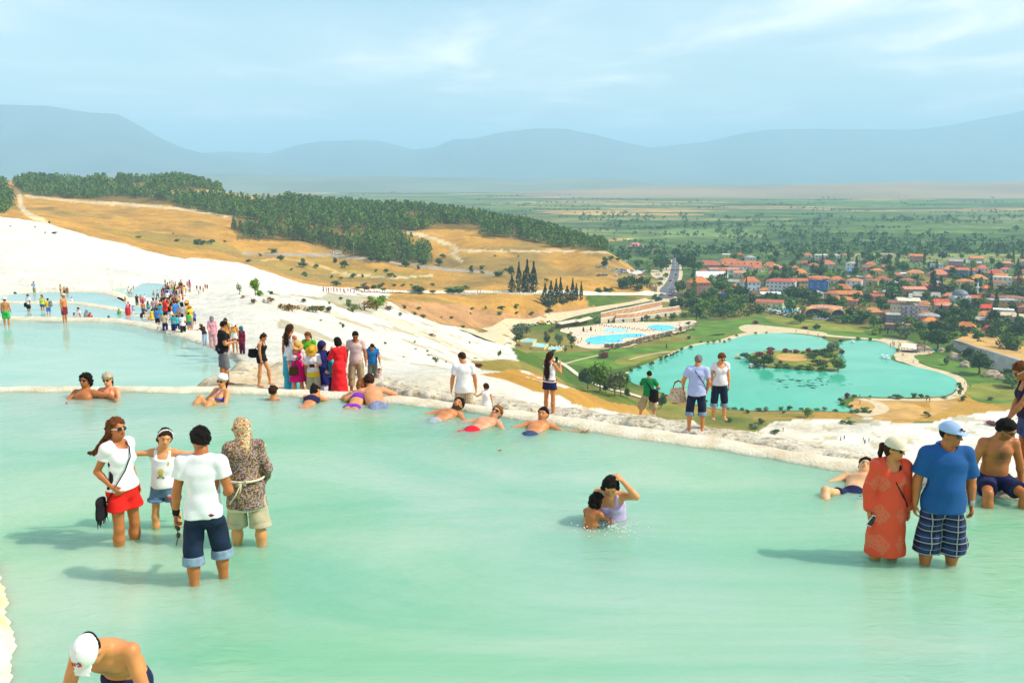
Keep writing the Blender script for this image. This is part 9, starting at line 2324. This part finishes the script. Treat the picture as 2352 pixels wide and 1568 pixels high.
tpl('kid',Figure(1.25,'c',0,True),[('shirt','shirt',BASEC,dict(sleeve=.6,hem=-.06)),('trousers','shorts',BASEC,dict(len=.85,flare=.03))],('short',HAIR_B))
tpl('hatted',Figure(1.64,'f',.2),[('shirt','shirt',BASEC,dict(sleeve=.7,hem=-.10)),('trousers','trousers',BASEC,dict(len=1.8,flare=.03))],('bob',HAIR_B),[('sunhat',STRAW_H,{})])
COLN={'white':(.76,.75,.75),'black':(.02,.02,.022),'red':(.66,.03,.03),'orange':(.74,.22,.03),'yellow':(.76,.55,.05),'green':(.05,.42,.08),'lime':(.50,.62,.08),'teal':(.03,.36,.42),'turquoise':(.06,.50,.62),'blue':(.03,.20,.58),'navy':(.02,.025,.10),'pink':(.74,.24,.32),'magenta':(.68,.03,.22),'maroon':(.22,.025,.035),'grey':(.30,.30,.32),'beige':(.58,.47,.32),'khaki':(.38,.30,.17),'denim':(.06,.11,.22),'brown':(.20,.10,.05),'cream':(.72,.66,.52),'purple':(.26,.06,.36),'lightblue':(.38,.52,.74)}
def cper(key,base,h,yaw,top,bot,label,group=None,hat=None):
 r0,used,h0=TPL[key]
 o=r0 if not used else dup(r0)
 TPL[key][1]=True
 o.location=base;o.rotation_euler=(0,0,RAD(yaw));s=min(max(h/h0,.55),1.25);o.scale=(s,)*3
 if not group and 'group' in o:del o['group']
 tag(o,label,'person',group)
 for ch in o.children:
  n=ch.name.split('.')[0]
  c={'shirt':top,'dress':top,'shorts':bot,'trousers':bot,'headscarf':hat or bot,'cap':hat or 'white','bill':hat or 'white'}.get(n)
  if c:
   ch.material_slots[0].link='OBJECT';ch.material_slots[0].material=cloth(COLN[c])
 return o
GC1='visitors crowding the terraces'
CR=[(75,590,300,'bare',10,'green','green',-5.0,.22,'man in bright green swim shorts and white cap wading in the second pool','white'),(700,565,258,'bare',-100,'maroon','maroon',-5.0,.10,'man in dark red trunks and beige hat standing in the second pool','beige'),(310,440,265,'man',160,'white','black',-7.5,.30,'person in white shirt and black shorts with a dark bag in the third pool',None),(460,432,270,'woman',190,'lime','denim',-7.5,.35,'woman in a lime green top with big dark hair in the third pool',None),(525,487,308,'man',20,'yellow','blue',-7.5,.10,'boy in yellow tee and blue shorts with a grey backpack',None),(845,517,405,'man',150,'white','grey',-7.5,.75,'man in white tee sitting low in the third pool',None),(795,517,465,'kid',150,'white','grey',-7.5,.75,'small child beside the man sitting low in the third pool',None),(935,518,428,'scarved',200,'grey','grey',-7.5,.95,'woman in a grey and red scarf sitting in the third pool','grey'),(970,520,465,'kid',200,'red','red',-7.5,.75,'child in red beside the scarved woman in the third pool',None),(1165,536,495,'bather',180,'navy','navy',-7.5,1.35,'dark haired head of a child peeping over the pool rim',None),(370,250,125,'shooter',170,'lightblue','khaki',-11.0,.15,'person in pale shirt raising a camera in the fourth pool',None),(650,243,155,'woman',160,'yellow','red',-11.0,.20,'woman in yellow top and red shorts at the fourth pool edge',None),(690,246,180,'bather',30,'black','black',-11.0,.45,'dark tanned bather left of the brown one in the fourth pool',None),(722,246,186,'lady',40,'brown','brown',-11.0,.40,'person in brown stooping in the fourth pool',None),(770,357,295,'kid',60,'white','white',-11.0,.35,'child in white standing on the rim of the fourth pool',None),(1005,218,185,'bather',100,'navy','navy',-14.6,1.0,'left of three heads in the fifth pool',None),(1075,238,190,'bather',170,'navy','navy',-14.6,.8,'middle one of three bathers in the fifth pool',None),(1140,218,198,'bather',150,'navy','navy',-14.6,1.2,'right of three heads in the fifth pool',None),(1382,265,180,'man',10,'white','grey',-14.6,.25,'man in white tee wading in the fifth pool',None),(1410,262,200,'woman',200,'cream','grey',-14.6,.35,'woman beside the man in white in the fifth pool',None),(1430,192,172,'bather',150,'navy','navy',-14.6,1.2,'far head in the fifth pool',None),(1280,418,285,'lady',170,'turquoise','turquoise',-14.6,.30,'woman in a turquoise dress at the pool edge',None),(1345,380,285,'man',170,'orange','cream',None,0,'man in an orange tee next to the turquoise dress',None),(1470,385,265,'walker',200,'black','black',None,0,'person in black top heading down the path',None),(1512,372,270,'man',170,'orange','red',None,0,'person in orange walking behind the one in black',None),(1552,345,263,'walker',30,'white','grey',None,0,'person in white behind the orange shirts',None),(1535,395,300,'lady',180,'magenta','red',None,0,'woman in magenta among the orange shirts',None),(1382,500,345,'man',170,'maroon','grey',None,0,'person in maroon behind the striped red figure',None),(1378,562,370,'scarved',175,'red','red',None,0,'woman in red and white stripes with a pink scarf','pink'),(1432,492,385,'stroller',200,'lightblue','white',None,0,'woman in pale blue behind the striped figure',None),(1283,552,420,'man',10,'green','grey',None,0,'person from behind in a green tee with a red bag',None),(1540,505,340,'bather',10,'orange','denim',None,0,'bare backed man in the middle of the crowd',None),(1592,475,335,'woman',10,'teal','denim',None,0,'woman in a teal top seen from behind in the crowd',None),(1520,577,430,'bender',-60,'black','black',None,0,'man in black vest bending towards a child',None),(1600,602,535,'kid',20,'orange','orange',None,0,'small child held by the man in black vest',None),(1630,562,420,'lady',20,'yellow','yellow',None,0,'child in a yellow dress beside the blue tee',None),(1692,622,415,'man',5,'blue','black',None,0,'man in a bright blue tee seen from behind in the crowd',None),(1722,465,355,'man',170,'white','beige',None,0,'person in white with a white cap in the crowd',None),(1772,662,455,'stroller',10,'beige','navy',None,0,'woman in beige top and navy trousers from behind',None),(1802,500,400,'man',20,'orange','orange',None,0,'person in rusty orange in the middle of the crowd',None),(1846,490,335,'bather',170,'black','black',None,0,'tall tanned man in black trousers above the crowd',None),(1862,668,478,'hatted',10,'teal','navy',None,0,'person in straw hat and teal shirt from behind',None),(1905,660,500,'walker',10,'turquoise','navy',None,0,'person in turquoise at the right of the straw hat',None),(1965,702,470,'stroller',20,'white','black',None,0,'woman in a white jacket with a brown bag from behind',None),(1950,500,360,'man',150,'maroon','black',None,0,'man in a dark red tee at the right of the crowd',None),(2030,645,460,'man',20,'green','denim',None,0,'person in green tee beside the white jacket',None),(2085,590,455,'man',20,'blue','navy',None,0,'person in royal blue at the right end of the crowd',None),(2010,560,440,'woman',170,'brown','black',None,0,'woman in brown behind the green tee',None),(1920,560,440,'stroller',170,'pink','brown',None,0,'woman in pink behind the white jacket',None),(1740,335,245,'walker',10,'lightblue','navy',None,0,'person in pale blue walking away in the second cluster',None),(1790,262,200,'man',170,'white','denim',None,0,'person in white at the back of the second cluster',None),(1838,322,245,'lady',170,'red','red',None,0,'woman in red in the second cluster',None),(1802,335,268,'stroller',170,'pink','white',None,0,'woman in pink in the second cluster',None),(1876,305,220,'walker',200,'white','navy',None,0,'person in white shirt right of the red woman',None),(1690,302,212,'walker',170,'cream','black',None,0,'person in cream at the left of the second cluster',None),(1645,268,228,'bather',170,'navy','navy',-14.6,.7,'bather left of the second cluster',None),(1722,255,205,'man',170,'white','grey',None,0,'person in white behind the cream shirt',None),(1830,262,206,'walker',170,'maroon','black',None,0,'person in maroon at the back of the second cluster',None),(1765,300,235,'woman',170,'orange','denim',None,0,'woman in orange amid the second cluster',None),(1910,345,300,'kid',170,'yellow','orange',None,0,'child in yellow right of the second cluster',None),(1960,350,320,'kid',120,'orange','navy',None,0,'child in orange sitting on the white slope',None),(1770,155,122,'man',170,'grey','black',None,0,'far figure in grey at the left of the distant group',None),(1820,160,122,'man',170,'white','black',None,0,'far figure in white, first of the distant group',None),(1838,162,124,'woman',170,'lightblue','white',None,0,'far figure in pale blue of the distant group',None),(1856,168,128,'man',170,'cream','brown',None,0,'far figure in cream of the distant group',None),(1880,180,135,'man',170,'pink','navy',None,0,'far figure in pink of the distant group',None),(1922,205,130,'walker',10,'brown','grey',None,0,'far figure in brown of the distant group',None),(1900,220,165,'man',170,'white','red',None,0,'far figure in white and red of the distant group',None),(1942,235,190,'lady',170,'orange','orange',None,0,'far woman in orange of the distant group',None),(1985,242,190,'walker',170,'white','grey',None,0,'far figure in white and grey of the distant group',None),(2006,185,140,'man',170,'magenta','navy',None,0,'far figure in magenta of the distant group',None),(2032,245,182,'walker',170,'cream','denim',None,0,'far figure in cream and denim of the distant group',None),(1960,200,150,'woman',170,'turquoise','navy',None,0,'far woman in turquoise of the distant group',None),(2110,222,180,'man',170,'navy','grey',None,0,'far man in navy right of the distant group',None),(2146,228,180,'man',170,'black','black',None,0,'far man in black right of the distant group',None),(2178,242,186,'woman',170,'orange','brown',None,0,'far woman in orange right of the man in black',None),(2200,205,156,'man',170,'red','navy',None,0,'far man in red at the right end',None),(2221,210,160,'man',170,'maroon','black',None,0,'far man in maroon at the right end',None),(2130,270,235,'kid',100,'black','brown',None,0,'far small figure crouching on the white slope',None),]
for x,yf,yh,key,yaw,top,bot,wz,sink,lab,hat in CR:
 P=KZ1(x,yf);Ph=KZ1(x,yh)
 if wz is not None:b=at_z(P[0],P[1],wz);base=Vector((b.x,b.y,wz-sink))
 else:base=ongr(P[0],P[1],45)
 h=stat(Ph[0],Ph[1],base)
 fh=TPL[key][2]
 cper(key,base,fh if h<.5 else(h if key not in('bender','kid')else(h*1.15 if key=='bender' else h)),yaw,top,bot,lab,GC1,hat)
cw=random.Random(5);pairs_=[(a,b)for a in COLN for b in('black','navy','grey','denim','white','khaki')];cw.shuffle(pairs_)
for k in range(64):
 t_=cw.random();x=np.interp(t_,[0,.35,.6,1],[2010,1800,1790,1960])+cw.gauss(0,70);yf=np.interp(t_,[0,.35,.6,1],[640,520,340,210])+cw.gauss(0,16)
 base=ongr(*KZ1(x,yf),45);a,b=pairs_[k]
 cper(cw.choice(['man','walker','woman','stroller','shooter','hatted']),base,cw.uniform(1.55,1.78),cw.choice([10,170,200,-60,60]),a,b,f'person in {a} and {b} in the thick of the terrace crowd',GC1)
bp=held('backpack','grey backpack on the boy in yellow tee','backpack',(0,0,0));vv,ff=bagm(.34,.44,.2,8,6);mobj('pouch',vv,ff,cloth((.22,.22,.25)),bp,True)
q=at_z(*KZ1(540,487),-7.5);bp.location=(q.x+.12,q.y-.05,-7.5+1.0)
sg=held('shoulder_bag','dark bag on the back of the person in white in the third pool','bag',(0,0,0));vv,ff=bagm(.36,.34,.16,8,6);mobj('pouch',vv,ff,M_BLACK,sg,True)
q=at_z(*KZ1(290,440),-7.5);sg.location=(q.x,q.y-.1,-7.5+.55)
bb_=held('handbag','brown handbag at the side of the woman in the white jacket','bag',(0,0,0));vv,ff=bagm(.34,.24,.12,8,6);mobj('pouch',vv,ff,cloth((.30,.12,.03)),bb_,True)
q=ongr(*KZ1(2000,700),45);bb_.location=(q.x,q.y-.3,q.z+.95)
GT='people strolling far below'
ws=random.Random(17)
keys=['man','woman','walker','stroller','lady'];cols=list(COLN)
def tiny(zf,x,y,top=None,label='tiny figure',f0=150,dz=.0,group=GT):
 p=ongr(*zf(x,y),f0);c=top or ws.choice(cols);k=ws.choice(keys)
 cper(k,(p.x,p.y,p.z+dz),ws.uniform(1.55,1.8),ws.uniform(0,360),c,ws.choice(cols),label.replace('%',c),group)
for k in range(26):x=280+k*19+ws.uniform(-6,6);tiny(zm,x,716+(k%3)*3-(x-280)*.002,ws.choice(['red','magenta','pink','white','black','orange','navy']),'tiny figure in % on the walkway at the end of the white slope',250,.5)
for x in(1110,1160,1240,1330,1350,1440,1452,1475,1500,1590,1650,1700):tiny(zm,x,719,None,'tiny figure in % on the walkway above the retaining wall',420,.6)
for x,y,lab in[(925,986,'left of five tiny figures on the white flats'),(953,980,'second of five tiny figures on the white flats'),(1102,992,'third of five tiny figures on the white flats'),(1113,1012,'lowest of five tiny figures on the white flats'),(1145,996,'right of five tiny figures on the white flats'),(478,915,'tiny dark figure on the near edge of the white flats')]:tiny(z6,x,y,'black' if x!=925 else 'lightblue',lab)
for x,y,lab in[(1593,684,'tiny figure left of a pair on the hay field'),(1617,684,'tiny figure right of a pair on the hay field'),(1075,706,'tiny figure alone on the sandy spit'),(1075,655,'tiny figure on the shore of the spit'),(1918,575,'tiny figure in the middle of the shore path'),(1932,580,'tiny dark figure on the shore path'),(1890,555,'tiny figure at the bend of the shore path'),(1893,636,'tiny figure low on the shore path'),(1404,330,'tiny figure left of a pair on the plaza'),(1415,330,'tiny figure right of a pair on the plaza'),(1318,340,'tiny figure by the moored boats'),(1490,382,'tiny figure on the plaza edge'),(580,142,'tiny figure left on the far plaza'),(318,96,'tiny figure at the left end of the far plaza'),(672,165,'tiny figure on the far waterline'),(750,175,'tiny figure right on the far waterline'),(650,805,'tiny figure left under the lone round tree'),(672,808,'tiny figure right under the lone round tree')]:tiny(z6,x,y,ws.choice(['black','navy','white','red','brown']),lab,150,.14)
for k in range(14):tiny(z6,1310+ws.uniform(0,90),235+ws.uniform(-14,30),None,'tiny figure in % crowding beside the lakeside pavilion',200,.16)
for x,y in[(945,640),(960,650),(972,640),(868,590),(850,630),(1010,410),(1050,412),(1100,410),(640,460),(700,450),(1390,600),(1500,620),(1270,500),(1450,490),(1660,480),(2130,420),(1900,470)]:tiny(r4,x,y,ws.choice(['red','orange','navy','brown','black']),'tiny bather in % on the resort deck',300,.22)
for x,y,lab in[(985,545,'left'),(1105,560,'second left'),(1165,575,'near left'),(1240,540,'middle'),(1290,565,'inner'),(1360,540,'right'),(1080,600,'near'),(1270,600,'bay'),(1460,530,'far right'),(1800,415,'far'),(1900,440,'central'),(2010,430,'end')]:
 p=low(*r4(x,y));cper('bather',(p.x,p.y,Z_LOW-.95),1.7,ws.uniform(0,360),'navy','navy',f'tiny swimmer at the {lab} spot of the blue resort pools',GT)
 # ==========================================================
def haze_box():
 m=bpy.data.materials.new('haze_air');m.use_nodes=True
 N,L=m.node_tree.nodes,m.node_tree.links
 N.clear()
 out=N.new('ShaderNodeOutputMaterial')
 v=N.new('ShaderNodeVolumePrincipled')
 si(v,'Color',(.50,.78,1.0,1))
 si(v,'Density',HAZE)
 si(v,'Anisotropy',.0)
 L.new(v.outputs[0],out.inputs['Volume'])
 try:m.cycles.homogeneous_volume=True
 except Exception:pass
 zs=[(o.matrix_world@Vector(c)).z for o in bpy.data.objects if o.type=='MESH' and o.get('kind')=='structure' for c in o.bound_box]
 top=max(zs)+30;bot=min(zs)-1.0
 x,y0,y1=52000,-4000,52000
 vs_=[(-x,y0,bot),(x,y0,bot),(x,y1,bot),(-x,y1,bot),(-x,y0,top),(x,y0,top),(x,y1,top),(-x,y1,top)]
 o=mobj('haze',vs_,[(0,3,2,1),(4,5,6,7),(0,1,5,4),(1,2,6,5),(2,3,7,6),(3,0,4,7)],m)
 tag(o,kind='stuff')
HAZE=1.3e-4
for key_ in list(TREES):
 root_,used_,_h=TREES[key_]
 if not used_:
  for ch_ in list(root_.children):bpy.data.objects.remove(ch_)
  bpy.data.objects.remove(root_)
bpy.context.view_layer.update()
haze_box()
from collections import Counter
things_=[o for o in scene.objects if o.parent is None and 'category' in o]
cnt_=Counter(o['label']for o in things_)
refs_=[o for o in scene.objects if o.parent is None and o.get('category')in('house','hotel','mosque','minaret','hall','mast','pavilion','bath house','bar','shop','shelter','parasol','basin','boulder','pedal boat','lamp','minibus')or(o.parent is None and o.get('category')in('cypress','tree','bush')and cnt_[o['label']]==1)]
rxy_=np.array([(o.location.x,o.location.y)for o in refs_])
SHORT_={'tree':None,'shrub':'','car':None,'sun lounger':None,'cabana':'cream cabana','person':None}
new_={}
for o in things_:
 if cnt_[o['label']]<2 or o['category']not in SHORT_ or o.name.startswith('pine'):continue
 if 'house'==o['category']:continue
 d_=np.hypot(rxy_[:,0]-o.location.x,(rxy_[:,1]-o.location.y)*.6);i_=int(np.argmin(d_))
 if d_[i_]>max(60,.16*o.location.y):continue
 dx_,dy_=o.location.x-rxy_[i_,0],(o.location.y-rxy_[i_,1])*.6
 side=('right of' if dx_>0 else 'left of')if abs(dx_)>abs(dy_)else('behind' if dy_>0 else 'in front of')
 head_=o['label'][:max(o['label'].find('bush'),o['label'].find('tuft'))+4]if o['category']=='shrub' else SHORT_[o['category']]or ' ' .join(o['label'].split()[:{'tree':3,'car':2,'sun lounger':3,'person':4}[o['category']]])
 ref_=refs_[i_]['label'].split()[:9]
 while ref_[-1]in('the','a','of','by','with','and','in','at','on','under','behind','left','right','an','its','over','front','near','from','before','half','two','very','long','white','dark','orange','red','brown','stone','bright'):ref_.pop()
 new_.setdefault(head_+' '+side+' the '+' ' .join(ref_),[]).append(o)
for l_,os_ in new_.items():
 for o in os_:o['label']=l_
